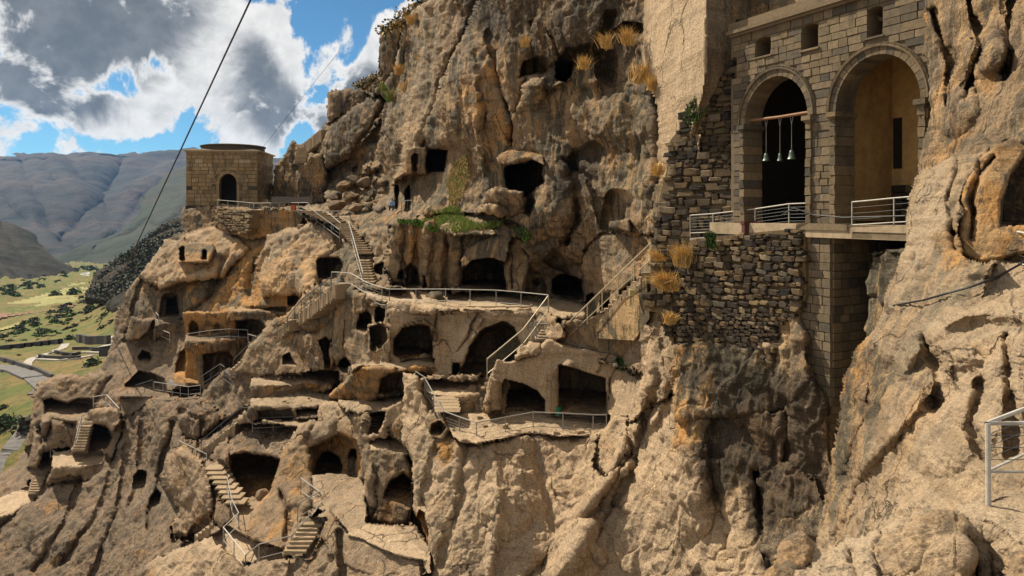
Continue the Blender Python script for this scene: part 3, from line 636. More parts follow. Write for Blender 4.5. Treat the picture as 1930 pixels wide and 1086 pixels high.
# three terraces in the middle
R.block([(440, 700), (470, 650), (520, 600), (545, 590), (570, 560), (600, 540), (630, 540), (640, 590), (640, 650), (625, 700), (600, 712), (480, 712)], [(450, 700, 77), (540, 600, 77), (600, 560, 74), (635, 560, 70), (635, 690, 70), (500, 690, 76)], rnd=(1.2, 9), zone=(.1, .1, .15))
R.cave([(533, 690), (534, 672), (545, 665), (552, 680), (560, 690)], 2.5, edge=5); R.cave([(600, 640), (615, 634), (625, 640), (622, 660), (624, 700), (612, 700), (610, 665)], 4, edge=4); R.bump(575, 600, 30, 26, 1.4); R.groove([(560, 620), (600, 625), (630, 605)], 6, 1.2)
R.block([(575, 575), (600, 560), (612, 568), (602, 600), (575, 602), (565, 590)], [(580, 580, 73), (600, 570, 72), (590, 600, 73)], rnd=(.3, 4), zone=(.4, .2, 0))
R.shelf([(472, 712), (560, 705), (600, 698), (640, 698)], [(455, 728), (520, 726), (580, 720), (625, 726), (640, 715)], [(455, 760), (500, 752), (560, 748), (640, 740)], z=-17.2, zone=(0, .0, .6), wall_zone=(.2, .1, .1))
R.bump(585, 718, 28, 18, 1.5)
R.shelf([(472, 750), (540, 745), (600, 740), (640, 730)], [(472, 765), (520, 769), (580, 768), (640, 762)], [(472, 790), (540, 788), (640, 785)], z=-18.3, zone=(0, .0, .6))
R.cave([(484, 772), (548, 770), (556, 785), (550, 806), (486, 806)], 1.5, edge=4); R.cave([(556, 772), (600, 768), (606, 782), (560, 786)], 2, edge=4)
R.shelf([(466, 796), (500, 794), (560, 790), (610, 788)], [(466, 808), (500, 812), (560, 811), (610, 806)], [(466, 850), (520, 850), (610, 840)], z=-19.5, zone=(0, .0, .5), wall_zone=(.3, .55, 0))
R.block([(444, 800), (462, 772), (478, 790), (478, 820), (450, 828)], [(450, 800, 72), (475, 800, 70), (460, 825, 71)], rnd=(1, 7), zone=(0, .1, .2))
# recess with the lone boulder
R.block([(430, 852), (470, 848), (535, 850), (560, 870), (545, 930), (520, 960), (430, 950), (432, 900)], [(440, 870, 70), (540, 860, 66), (500, 940, 66)], rnd=None, zone=(.7, .2, 0))
R.cave([(440, 862), (500, 845), (545, 862), (548, 920), (510, 945), (462, 935), (436, 900)], 5.5, edge=26, zone=(.6, .3, 0))
R.block([(430, 800), (470, 795), (610, 806), (600, 850), (545, 868), (500, 858), (470, 856), (432, 862), (428, 848)], [(430, 850, 69), (600, 820, 66), (500, 850, 66)], rnd=(.9, 10), zone=(.1, .5, .1))
R.shelf([(400, 955), (470, 938), (520, 930), (545, 925)], [(400, 1060), (470, 1062), (520, 1062), (545, 1060)], None, z=-25.3, zone=(0, 0, .4))
R.block([(408, 862), (430, 855), (437, 880), (428, 905), (412, 890)], [(410, 870, 68), (432, 870, 66), (420, 900, 67)], rnd=(1, 8))
R.block([(395, 905), (425, 900), (432, 945), (440, 980), (420, 1000), (398, 975)], [(400, 920, 66), (430, 920, 63), (420, 990, 60)], rnd=(1.2, 10), zone=(.2, .3, 0))

# block terrace with the big rounded caves, under the walkway
R.block([(640, 560), (662, 545), (700, 560), (735, 572), (735, 700), (700, 715), (690, 690), (640, 720), (626, 650)], [(645, 580, 69), (735, 600, 59), (640, 700, 68), (720, 700, 59)], rnd=(1.0, 8), zone=(.15, .2, .1))
R.groove([(660, 560), (655, 640), (645, 720)], 6, .9); R.groove([(690, 570), (700, 600), (690, 560)], 4, .8)
R.cave([(672, 615), (676, 590), (690, 584), (701, 592), (701, 610), (690, 628), (674, 628)], 4, edge=4)
R.cave([(706, 600), (708, 578), (722, 572), (728, 580), (724, 605), (710, 612)], 3, edge=4)
R.block([(683, 690), (686, 660), (694, 640), (694, 614), (718, 604), (722, 612), (728, 618), (740, 640), (745, 700), (700, 700)], [(695, 620, 60), (725, 620, 58), (690, 690, 60), (740, 690, 58)], rnd=(.4, 5), zone=(0, .05, .5))
R.cave([(697, 656), (696, 618), (716, 608), (727, 617), (729, 640), (718, 655), (702, 662)], 2.6, edge=4, zone=(.1, .3, 0))
wallw = [(733, 568), (800, 578), (1000, 578), (1100, 600), (1100, 640), (1040, 660), (940, 690), (930, 720), (850, 730), (820, 730), (735, 705)]
R.block(wallw, [(740, 600, 58.5), (860, 600, 56.5), (1000, 600, 54.5), (1080, 620, 52.5), (760, 690, 58), (900, 700, 55.5)], rnd=None, zone=(.15, 0, .65), amp=.45)
R.bump(880, 650, 30, 60, 1.2, .35)
R.block([(745, 640), (760, 612), (800, 608), (818, 618), (820, 640)], [(745, 630, 57.5), (818, 630, 56.3), (780, 610, 57)], rnd=None, zone=(.5, 0, .2))
R.cave([(741, 668), (742, 640), (757, 614), (790, 609), (810, 614), (817, 634), (815, 672), (790, 680), (760, 681)], 4.2, edge=12, zone=(.35, .25, 0))
R.groove([(824, 582), (815, 640), (814, 668), (824, 700)], 1.4, .5, warp=.5, zone=(0, 1, 0))
R.cave([(852, 706), (866, 664), (880, 655), (905, 625), (915, 615), (945, 610), (968, 618), (980, 645), (975, 690), (920, 712)], 4.0, edge=14, zone=(.2, .4, 0))
R.block([(846, 712), (850, 680), (880, 630), (900, 590), (912, 598), (892, 640), (870, 690), (862, 712)], [(852, 700, 54.5), (905, 600, 55.5), (870, 690, 54)], rnd=(.6, 6), zone=(.1, 0, .6))
R.cave([(849, 710), (853, 685), (868, 684), (866, 700), (857, 713)], 2, edge=2, zone=(0, .7, 0))
R.shelf([(640, 692), (700, 684), (745, 682), (820, 672)], [(655, 700), (700, 694), (745, 692), (790, 694), (822, 688)], [(655, 745), (700, 745), (745, 735), (790, 730), (822, 725)], z=-12.0, zone=(0, 0, .8), wall_zone=(.45, .1, .1))
R.block([(622, 750), (640, 725), (655, 702), (680, 690), (745, 690), (752, 710), (748, 742), (700, 752), (650, 756)], [(640, 740, 61), (680, 700, 57), (745, 700, 56), (740, 745, 57)], rnd=(1.3, 10), zone=(.6, .05, .1))
R.cave([(712, 742), (715, 715), (735, 702), (800, 700), (818, 705), (820, 730), (760, 748)], 2.2, edge=9, zone=(.4, .5, 0))
R.cave([(630, 728), (633, 695), (640, 675), (652, 672), (663, 685), (662, 700), (648, 722), (634, 732)], 4, edge=4, zone=(.1, .5, 0))
# lit court below and its broken front
R.shelf([(640, 757), (700, 752), (760, 745), (790, 742)], [(640, 790), (660, 775), (700, 790), (790, 800)], None, z=-15.3, zone=(0, .0, .6))
R.block([(598, 800), (600, 775), (612, 762), (628, 758), (650, 768), (656, 782), (652, 800), (620, 812)], [(605, 780, 62), (650, 780, 58), (620, 805, 60)], rnd=(1.6, 10), zone=(.1, 0, .5))
R.block([(545, 830), (560, 805), (585, 793), (600, 798), (640, 795), (690, 778), (705, 785), (712, 830), (700, 900), (690, 930), (640, 900), (570, 905), (545, 960), (500, 960), (520, 900), (532, 850)], [(550, 830, 61), (590, 800, 60), (700, 800, 54.5), (700, 900, 53), (560, 890, 57), (520, 950, 57)], rnd=(1.6, 12), zone=(.1, 0, .3))
R.cave([(566, 900), (570, 870), (590, 835), (640, 815), (672, 830), (682, 870), (678, 905), (600, 915)], 3.0, edge=26, zone=(.5, .1, 0))
R.cave([(592, 897), (595, 870), (605, 852), (622, 847), (640, 858), (647, 885), (640, 900)], 5, edge=6, zone=(.3, .5, 0)); R.cave([(656, 905), (655, 860), (660, 845), (672, 844), (676, 858), (670, 880), (668, 915)], 4, edge=4, zone=(.2, .6, 0))
R.groove([(585, 800), (562, 860), (550, 900)], 6, -1.2); R.groove([(640, 800), (625, 830)], 5, .8)
R.block([(688, 800), (705, 780), (770, 752), (775, 790), (742, 822), (700, 830)], [(700, 790, 54), (770, 760, 52), (730, 820, 53)], rnd=None, zone=(0, 0, .5))
R.block([(725, 815), (740, 795), (768, 770), (775, 815), (765, 835)], [(730, 810, 53), (770, 790, 51), (760, 830, 52)], rnd=(.8, 7), zone=(.3, .1, 0))
R.shelf([(588, 898), (640, 895), (700, 905), (770, 975), (815, 1040)], [(588, 1000), (600, 1010), (640, 1065), (700, 1078), (770, 1080), (815, 1082)], None, z=-20.0, zone=(0, 0, .5))
R.block([(683, 845), (700, 832), (742, 824), (768, 845), (775, 900), (780, 945), (770, 990), (740, 988), (700, 985), (690, 950), (690, 900), (680, 880)], [(690, 850, 53), (770, 850, 50), (700, 980, 51), (770, 980, 49)], rnd=(1.0, 10), zone=(.2, .1, .1))
R.shelf([(695, 830), (735, 822), (770, 828)], [(695, 846), (735, 850), (772, 856)], None, z=-17.2, zone=(0, 0, .9))
R.cave([(712, 985), (720, 940), (735, 905), (758, 890), (776, 905), (778, 990)], 5, edge=8, zone=(.4, .4, 0))
R.block([(688, 900), (700, 870), (712, 900), (708, 960), (696, 985), (686, 940)], [(692, 900, 51.5), (708, 920, 51), (700, 980, 51)], rnd=(1, 7), zone=(.2, .1, .2))
# big tilted fin between the courts
R.block([(545, 835), (562, 815), (580, 812), (590, 850), (590, 900), (592, 960), (570, 1000), (540, 1040), (500, 1050), (470, 1040), (466, 1000), (480, 960), (505, 930), (520, 890), (530, 855)], [(560, 830, 60), (575, 850, 59), (480, 980, 55), (550, 980, 53), (500, 1045, 51)], rnd=(1.8, 12), zone=(.3, .15, .1))
R.groove([(530, 930), (545, 960), (540, 1020)], 5, .9)
# front outcrop along the bottom
R.shelf([(305, 1046), (400, 1010), (430, 990), (465, 1010), (540, 1040), (600, 960), (620, 975)], [(305, 1062), (400, 1058), (430, 1062), (465, 1062), (540, 1056), (600, 1000), (620, 985)], None, z=-27.5, rise=3.0, zone=(0, 0, .9))
R.block([(240, 1090), (300, 1050), (345, 1030), (372, 1022), (395, 1030), (420, 1022), (432, 1050), (440, 1060), (430, 1140), (200, 1240)], [(300, 1060, 58), (430, 1050, 51), (300, 1180, 50), (430, 1150, 48)], rnd=(1.5, 9), zone=(0, 0, .6))
R.block([(405, 1070), (425, 1038), (440, 1045), (460, 1066), (510, 1058), (548, 1048), (562, 1010), (590, 975), (618, 955), (640, 985), (668, 1012), (720, 1030), (800, 1058), (815, 1240), (380, 1240)],
        [(430, 1060, 50), (545, 1055, 47.5), (600, 980, 48), (670, 1020, 45), (800, 1065, 42), (600, 1200, 42), (450, 1200, 45), (800, 1200, 38)], rnd=(1.2, 9), zone=(0, .05, .3))
R.shelf([(655, 1000), (690, 985), (740, 990), (812, 1050)], [(655, 1010), (690, 1022), (740, 1045), (812, 1062)], None, z=-20.0, zone=(0, 0, .9))
R.groove([(540, 1055), (535, 1120)], 10, -1.0); R.groove([(640, 1000), (650, 1100)], 6, 1)

# cliff behind the walkway: lobed wall with caves
R.block([(735, 420), (750, 412), (800, 414), (840, 432), (870, 440), (880, 470), (868, 500), (868, 545), (800, 550), (735, 540), (722, 500), (728, 450)], [(735, 430, 68), (870, 440, 64), (740, 540, 68.5), (865, 545, 66)], rnd=(1.4, 10), zone=(.2, .1, .2))
for x, a in ((765, 1.0), (790, 1.4), (812, -.8), (845, 1.3)): R.groove([(x, 420), (x-4, 480), (x-8, 540)], 6, a)
R.paint([(770, 430), (800, 430), (790, 500), (768, 500)], (.9, 0, .2), 10)
R.cave([(745, 540), (748, 515), (756, 508), (760, 520), (760, 542)], 4, edge=3); R.cave([(762, 542), (766, 505), (775, 494), (790, 510), (795, 540)], 3, edge=6); R.cave([(796, 544), (797, 520), (802, 518), (804, 544)], 2, edge=3)
R.block([(690, 440), (735, 425), (730, 470), (722, 500), (722, 530), (700, 540), (690, 500)], [(695, 450, 76), (730, 440, 72), (700, 530, 72)], rnd=(1, 9), zone=(.2, 0, .2))
R.cave([(708, 500), (722, 495), (728, 520), (718, 532), (706, 520)], 3, edge=5)
R.block([(868, 505), (870, 488), (890, 462), (920, 444), (955, 442), (968, 455), (960, 470), (955, 495), (950, 492), (900, 490), (880, 500)], [(870, 500, 62), (960, 450, 59.5), (900, 460, 61.5)], rnd=(.3, 5), zone=(.3, .1, 0), amp=.3)
R.cave([(868, 550), (870, 510), (890, 490), (925, 487), (950, 492), (955, 520), (953, 547)], 7, edge=5, zone=(.1, .5, 0))
R.block([(952, 560), (950, 500), (958, 460), (975, 444), (990, 452), (998, 480), (992, 560), (960, 568)], [(955, 500, 61.5), (990, 480, 60), (970, 560, 61)], rnd=(1.3, 9), zone=(0, .05, .35))
R.groove([(965, 500), (964, 540)], 3, 1.2)
R.cave([(1002, 535), (1004, 528), (1012, 526), (1016, 536), (1010, 541)], 1.5, edge=2)
R.bump(1050, 480, 70, 26, 1.5); R.cave([(1020, 490), (1045, 470), (1070, 490), (1078, 520), (1050, 510), (1030, 500)], 1.2, edge=12, floor=False)
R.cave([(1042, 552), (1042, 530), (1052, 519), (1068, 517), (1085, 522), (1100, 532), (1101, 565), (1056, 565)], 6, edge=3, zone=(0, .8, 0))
R.block([(1100, 560), (1098, 520), (1100, 470), (1130, 440), (1235, 440), (1240, 560), (1180, 545), (1160, 550), (1130, 560)], [(1100, 500, 57), (1235, 460, 43.5), (1200, 550, 45), (1110, 560, 58.5)], rnd=(1.2, 10), zone=(.2, .05, .2))
R.groove([(1080, 300), (1090, 400), (1060, 470), (1040, 490)], 9, 1.2, zone=(.3, .3, 0)); R.groove([(1085, 380), (1092, 410), (1070, 460)], 4, 1.6, zone=(.6, .4, 0))
# niches and caves of the upper wall
R.cave([(803, 284), (812, 280), (846, 282), (845, 300), (840, 326), (806, 325)], 5, edge=3, zone=(.1, .8, 0))
R.cave([(778, 291), (787, 290), (787, 324), (778, 323)], 2.5, edge=2); R.bump(785, 270, 60, 40, 2); R.block([(762, 280), (800, 276), (804, 285), (804, 326), (762, 330)], [(765, 300, 77.5), (800, 300, 76), (780, 328, 77)], rnd=(.3, 4), zone=(.3, .1, 0), amp=.3); R.cave([(778, 291), (787, 290), (787, 324), (778, 323)], 2.5, edge=2)
R.cave([(765, 398), (765, 356), (772, 348), (776, 360), (776, 398)], 3, edge=3); R.cave([(745, 395), (744, 350), (753, 346), (757, 360), (752, 398)], 3, edge=4)
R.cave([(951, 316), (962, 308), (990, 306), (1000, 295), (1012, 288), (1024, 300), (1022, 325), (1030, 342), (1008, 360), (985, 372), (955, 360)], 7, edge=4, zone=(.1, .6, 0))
R.block([(940, 300), (960, 288), (1000, 284), (1022, 292), (1025, 312), (1000, 300), (960, 312)], [(945, 300, 61), (1022, 300, 57), (980, 290, 60)], rnd=(.6, 5), zone=(.3, .1, 0))
R.block([(920, 365), (945, 355), (985, 360), (990, 405), (940, 415), (905, 410)], [(925, 390, 60), (985, 380, 58), (950, 410, 60)], rnd=(1, 8), zone=(.2, 0, .3))
R.cave([(988, 405), (990, 365), (1004, 362), (1010, 380), (1000, 408)], 3, edge=3)
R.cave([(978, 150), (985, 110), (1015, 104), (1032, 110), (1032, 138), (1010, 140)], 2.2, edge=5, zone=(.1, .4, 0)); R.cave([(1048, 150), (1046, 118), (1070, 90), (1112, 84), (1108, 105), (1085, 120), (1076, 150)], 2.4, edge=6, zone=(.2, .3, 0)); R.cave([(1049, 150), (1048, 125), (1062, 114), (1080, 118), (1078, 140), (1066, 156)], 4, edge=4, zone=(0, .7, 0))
R.cave([(1152, 60), (1175, 40), (1212, 45), (1212, 62), (1180, 66)], 2, edge=5); R.groove([(985, 160), (1040, 165), (1075, 150)], 4, -1.0)
R.bump(1120, 150, 24, 34, 1.6); R.bump(1010, 170, 24, 34, 1.6)
# plastered niche
R.cave([(1130, 430), (1138, 375), (1150, 358), (1180, 358), (1198, 372), (1198, 410), (1185, 435), (1150, 440)], 1.0, edge=10, zone=(.45, 0, .8), amp=.2)
R.block([(1148, 432), (1150, 416), (1188, 414), (1190, 436)], [(1150, 425, 46.8), (1190, 425, 45)], rnd=(.4, 3), zone=(.1, 0, .5))
# walkway court
R.shelf([(690, 545), (740, 545), (800, 549), (870, 550), (955, 549), (1010, 560), (1050, 566), (1110, 570)], [(690, 562), (735, 570), (800, 580), (900, 582), (1000, 582), (1030, 592), (1060, 606), (1110, 606)], [(690, 575), (735, 585), (800, 590), (1000, 590), (1030, 640), (1110, 640)], z=-7.35, zone=(0, 0, 1))
R.shelf([(1050, 600), (1110, 600), (1190, 632)], [(1050, 610), (1110, 622), (1190, 645)], None, z=-9.0, zone=(0, 0, .6))
R.bump(820, 556, 20, 8, .8, 0, .5)
R.cave([(1100, 625), (1105, 560), (1118, 552), (1128, 600)], 3, edge=3); R.cave([(1130, 600), (1134, 556), (1150, 546), (1152, 600)], 4, edge=3, zone=(0, .8, 0)); R.cave([(1165, 560), (1168, 545), (1190, 530), (1215, 515), (1215, 540)], 4, edge=3, zone=(0, .8, 0))
# grass terrace
R.block([(795, 405), (840, 395), (900, 402), (950, 405), (990, 430), (960, 445), (900, 440), (860, 445), (830, 432), (800, 415)], [(800, 408, 78), (950, 410, 64), (830, 430, 66), (960, 440, 60)], rnd=(.8, 5), zone=(.1, .1, .2))
R.bump(930, 400, 34, 12, 1.5)

# plastered rock face, lit from the left, and the wall over the church
R.block([(1213, -140), (1335, -140), (1332, 120), (1325, 180), (1318, 300), (1290, 440), (1262, 440), (1250, 330), (1246, 240), (1236, 180), (1213, 135)], [(1213, -100, 46), (1333, -100, 36.6), (1213, 130, 45.5), (1330, 150, 36.2), (1260, 300, 42.5), (1280, 430, 42.8)], rnd=None, amp=.22, zone=(.1, 0, 1, 0), warp=.3)
R.block([(1332, -140), (1422, -140), (1420, 80), (1395, 150), (1360, 160), (1340, 250), (1300, 255), (1325, 180), (1331, 120)], [(1333, 0, 36.3), (1420, 0, 38.5), (1380, 150, 37.5), (1320, 240, 38)], rnd=None, amp=.22, zone=(.2, 0, .35, 0), warp=.3)
R.block([(1415, -140), (1620, -140), (1760, -140), (1750, 60), (1620, 20), (1480, 60), (1415, 78)], [(1416, 0, 38.0), (1570, 0, 32.6), (1740, 0, 28.6), (1500, 60, 34.8)], rnd=None, amp=.22, zone=(.25, 0, .3, 0), warp=.3)
# inner space of the church is left open: pull the rock well back there
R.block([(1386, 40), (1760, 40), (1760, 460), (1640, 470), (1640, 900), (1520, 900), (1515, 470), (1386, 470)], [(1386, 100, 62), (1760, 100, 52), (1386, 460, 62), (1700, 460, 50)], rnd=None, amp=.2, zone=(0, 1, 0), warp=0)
# rock at right of the church
R.block([(1735, -140), (2080, -140), (2080, 1240), (1735, 1240), (1740, 300), (1752, 240), (1745, 120), (1722, 60), (1722, 20)], [(1740, 0, 27), (1745, 200, 26.5), (1900, 0, 22), (1930, 250, 19), (1740, 300, 24.5), (2050, 100, 18), (2050, 600, 20), (1740, 900, 26)], rnd=(.6, 6), zone=(.15, .25, .1), warp=.8, amp=.6)
for g in [[(1900, -20), (1902, 80), (1895, 150)], [(1760, 20), (1790, 120), (1785, 200)], [(1830, 0), (1850, 90), (1820, 190)]]: R.groove(g, 5, .8, zone=(0, .5, 0))
R.bump(1850, 100, 60, 50, 1.2); R.bump(1800, 200, 50, 60, 1.0)
R.block([(1062, 607), (1110, 604), (1135, 585), (1205, 545), (1262, 575), (1262, 730), (1200, 700), (1110, 668), (1070, 660)], [(1065, 620, 50.5), (1250, 620, 44.5), (1180, 690, 48)], rnd=None, amp=.4, zone=(.1, .1, .3))
# behind the separate near masses the main cliff stands well back
R.block([(1268, 448), (1640, 448), (1640, 660), (1262, 760), (1250, 600)], [(1268, 450, 47), (1640, 450, 44), (1262, 700, 47)], rnd=None, amp=.4, warp=0)
R.block([(960, 700), (1010, 690), (1040, 665), (1120, 680), (1180, 700), (1260, 720), (1500, 640), (1630, 600), (1630, 1240), (850, 1240), (830, 1060), (806, 960), (805, 860), (840, 850), (945, 800)], [(960, 720, 64), (1250, 740, 58), (1600, 700, 50), (900, 1200, 60), (1600, 1200, 50)], rnd=None, amp=.5, warp=0)
R.block([(1800, 330), (1860, 280), (2080, 250), (2080, 1240), (1620, 1240), (1640, 700), (1720, 520), (1760, 400)], [(1800, 330, 30), (2050, 300, 30), (1700, 900, 30), (2050, 1000, 29)], rnd=None, amp=.5, warp=0)
# beds of the stairs
def bed(a, c, wpx, dz=.7, z=(.05, .05, .35)):
    h = wpx/2+3
    R.block([(a[0]-h, a[1]+3), (a[0]+h, a[1]+3), (c[0]+h, c[1]-3), (c[0]-h, c[1]-3)], [(a[0]-h, a[1], a[2]+dz), (a[0]+h, a[1], a[2]+dz), (c[0], c[1], c[2]+dz)], rnd=None, amp=.25, zone=z, warp=.3)
bed((697, 536, 69.3), (686, 486, 76), 26); bed((693, 482, 76.2), (642, 414, 86), 28); bed((642, 422, 85.5), (583, 394, 91.5), 30)
bed((450, 952, 62), (403, 872, 68.3), 38); bed((150, 850, 95), (163, 798, 98), 24); bed((66, 930, 97), (74, 900, 99), 20); bed((556, 1044, 47.2), (590, 980, 49.3), 44); bed((702, 818, 57.5), (712, 778, 60), 26); bed((566, 308, 113.4), (572, 274, 116.5), 22)
# paint the tones of the rock, and cloud shade over the lower left
R.paint([(380, 460), (600, 470), (600, 560), (560, 590), (420, 600), (350, 560), (280, 540)], (.75, .12, None), 30)
R.paint([(860, -100), (1200, -100), (1210, 90), (1050, 120), (940, 100), (860, 60)], (0, .6, 0), 40)
R.paint([(900, 60), (1000, 120), (1010, 260), (900, 300), (860, 200)], (.35, 0, .15), 30)
R.paint([(1040, 300), (1120, 270), (1130, 340), (1060, 380)], (.0, .95, 0), 14)
R.paint([(1060, 380), (1030, 470), (1140, 500), (1200, 470), (1240, 430), (1230, 380), (1130, 350)], (0, .40, .1), 25)
R.paint([(620, 170), (700, 170), (720, 250), (620, 320)], (0, .5, 0), 20)
R.paint([(-130, 1000), (200, 950), (300, 1090), (-130, 1200)], (0, .35, 0), 30)  # lower left darkened in colour as cloud shade

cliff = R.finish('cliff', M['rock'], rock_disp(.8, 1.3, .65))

# ---------- near mass: two-room cave house, platform and the great face below it
G = Relief(690, 590, 1640, 1210, 1.7, 3.2, 17)
G.block([(780, 712), (800, 708), (900, 706), (935, 712), (948, 740), (945, 780), (880, 800), (850, 800), (835, 775), (800, 745), (783, 740)], [(785, 730, 53), (940, 730, 52), (880, 790, 50), (840, 770, 51)], rnd=(.3, 4), zone=(.1, 0, .4))
G.shelf([(780, 720), (820, 716), (880, 712), (935, 708)], [(780, 728), (820, 744), (880, 746), (915, 742), (935, 734)], [(780, 760), (850, 790), (880, 798), (915, 790), (935, 780)], z=-13, zone=(0, 0, 1), wall_zone=(.2, 0, .4))
G.bump(893, 712, 14, 7, .7, 0, .5)
house = [(925, 712), (937, 680), (960, 684), (1000, 672), (1012, 668), (1020, 655), (1032, 640), (1042, 640), (1060, 648), (1100, 656), (1160, 668), (1190, 664), (1200, 700), (1190, 790), (1145, 795), (1120, 800), (940, 800), (925, 770), (930, 730)]
G.block(house, [(930, 720, 50.8), (1040, 660, 50), (1180, 680, 48), (940, 790, 50.6), (1150, 780, 48)], rnd=(.7, 5), zone=(.1, 0, .75), amp=.38)
G.shelf([(1010, 622), (1035, 610), (1110, 612), (1160, 628), (1196, 640)], [(1010, 640), (1035, 638), (1110, 656), (1160, 664), (1196, 662)], None, z=-9.2, zone=(0, 0, 1))
G.block([(965, 672), (975, 655), (1000, 645), (1020, 648), (1022, 660), (1000, 672), (970, 682)], [(970, 670, 50), (1015, 650, 50.5), (1000, 675, 49.6)], rnd=(.6, 6), zone=(.1, 0, .7))
G.groove([(1075, 690), (1060, 705), (1050, 720)], 12, -.5)
G.cave([(948, 778), (946, 725), (952, 716), (985, 720), (1012, 736), (1027, 756), (1028, 780), (1000, 786)], 5.0, edge=5, zone=(.3, .1, 0), warp=.3)
G.cave([(1040, 780), (1041, 696), (1056, 688), (1090, 696), (1143, 711), (1144, 782)], 4.5, edge=4, zone=(.25, .1, .1), warp=.25)
G.block([(925, 712), (945, 722), (948, 760), (952, 785), (925, 800), (915, 760)], [(925, 740, 49.6), (945, 740, 49.8), (935, 790, 49)], rnd=(.7, 7), zone=(.1, 0, .4))
G.block([(1053, 690), (1054, 780), (1038, 782), (1038, 694)], [(1045, 700, 49.4), (1045, 780, 49.4)], rnd=(.25, 4), zone=(.3, 0, .3), amp=.2, warp=.2)
G.groove([(1070, 700), (1070, 780)], 9, -.0)
# lit chute right of the house
G.block([(1140, 800), (1148, 720), (1190, 640), (1195, 600), (1215, 560), (1268, 590), (1285, 680), (1300, 760), (1340, 1240), (1130, 1240), (1120, 830)], [(1150, 780, 47), (1190, 650, 46), (1215, 600, 44), (1265, 620, 40), (1280, 700, 38.6), (1200, 850, 42), (1150, 1000, 42), (1300, 1000, 37), (1200, 1200, 39)], rnd=(.8, 8), zone=(0, .0, .6))
# front platform and the great face
face = [(760, 700), (785, 705), (800, 740), (812, 775), (835, 800), (868, 836), (900, 838), (1006, 818), (1060, 822), (1110, 822), (1150, 800), (1185, 798), (1400, 640), (1490, 640), (1530, 690), (1560, 760), (1576, 900), (1580, 1240), (800, 1240), (795, 1110), (806, 1050), (802, 1010), (780, 965), (772, 920), (774, 870), (757, 830), (762, 760)]
G.block(face, [(765, 760, 51), (800, 740, 49.5), (790, 950, 45), (870, 840, 46), (1000, 825, 46.5), (1120, 825, 46), (1180, 800, 44.5), (900, 1000, 42.5), (900, 1200, 39), (1050, 950, 43), (1200, 900, 40.5), (1200, 1200, 36.5), (1300, 760, 38), (1300, 1000, 36), (1400, 720, 34.9), (1450, 900, 33.2), (1500, 740, 31.6), (1560, 800, 30.2), (1575, 1200, 29.0), (1450, 1200, 31)], rnd=(1.6, 13), zone=(.05, .0, .7))
G.shelf([(838, 785), (880, 778), (950, 772), (1030, 778), (1150, 784)], [(838, 805), (868, 834), (900, 838), (1005, 816), (1060, 822), (1120, 822), (1150, 802)], None, z=-14.1, zone=(0, 0, .9), rnd=3)
G.block([(805, 790), (820, 782), (840, 795), (848, 812), (840, 830), (815, 825), (806, 812)], [(810, 800, 47.8), (840, 800, 47), (820, 825, 47)], rnd=(.5, 4), zone=(.4, .1, 0)); G.cave([(810, 818), (814, 800), (830, 794), (842, 806), (830, 826)], 1.5, edge=6, zone=(.2, .3, 0))
G.block([(1148, 795), (1160, 786), (1182, 784), (1188, 800), (1180, 850), (1165, 880), (1140, 900), (1120, 880), (1125, 830)], [(1150, 800, 45), (1185, 800, 43.8), (1150, 880, 43.5)], rnd=(1.2, 9), zone=(.05, .05, .4))
G.groove([(1185, 800), (1190, 850), (1160, 900), (1130, 950)], 5, .9)
for g, a in [([(880, 840), (870, 940), (830, 1060)], 1.0), ([(1008, 830), (1030, 920), (1045, 1000)], .9), ([(930, 850), (940, 960), (920, 1080)], -.9), ([(1180, 880), (1080, 980), (1050, 1090)], -1.3), ([(1230, 760), (1190, 900), (1120, 1020)], 1.2), ([(1350, 760), (1340, 900), (1380, 1050)], .8), ([(1470, 640), (1490, 800), (1470, 1000)], .9), ([(820, 850), (800, 950)], 1.0), ([(1000, 1090), (1080, 1010), (1130, 960)], 1.1)]:
    G.groove(g, 10, a*.6)
G.groove([(1215, 620), (1230, 700), (1200, 800), (1120, 950), (1060, 1090)], 16, -1.4); G.groove([(1240, 640), (1255, 720), (1230, 800)], 8, -.8)
G.bump(1090, 1040, 50, 70, 1.5, .6); G.bump(960, 930, 60, 90, 1.0, .1); G.bump(1300, 880, 60, 140, 1.2, 0); G.bump(1500, 640, 26, 90, 1.6, 0)
G.cave([(780, 1000), (790, 960), (800, 966), (808, 1000), (806, 1040), (790, 1046)], 2.5, edge=6, zone=(.7, .2, 0)); G.cave([(764, 860), (770, 850), (776, 868), (772, 890)], .8, edge=4, zone=(.5, .1, 0))
G.block([(1258, 668), (1270, 652), (1340, 644), (1420, 655), (1475, 668), (1500, 700), (1480, 780), (1280, 790), (1262, 720)], [(1265, 680, 38.9), (1400, 670, 34.7), (1480, 700, 32.9), (1300, 780, 36.8), (1460, 780, 33)], rnd=(.6, 8), zone=(.5, .35, 0))
# spur against the pier, and dark gully at its foot
G.block([(1462, 660), (1470, 610), (1485, 572), (1500, 560), (1512, 580), (1522, 640), (1530, 720), (1500, 760), (1460, 740)], [(1470, 650, 32.8), (1520, 650, 31.3), (1490, 580, 32.6), (1500, 750, 31.5)], rnd=(1.2, 9), zone=(.35, .1, .2))
G.block([(1430, 910), (1470, 870), (1540, 900), (1560, 1000), (1500, 1080), (1440, 1060)], [(1440, 920, 33.0), (1550, 930, 30.2), (1480, 1050, 31)], rnd=None, zone=(.2, .2, .1)); G.groove([(1425, 890), (1440, 980), (1455, 1090)], 7, 1.4, zone=(0, .6, 0))
G.paint([(1290, 700), (1560, 700), (1570, 900), (1560, 1090), (1440, 1090), (1400, 930), (1330, 960), (1300, 860)], (.15, 1, 0), 40); G.paint([(1270, 740), (1340, 720), (1350, 830), (1280, 840)], (.8, .3, .1), 22)  # shade of the gully put into the rock as darker colour
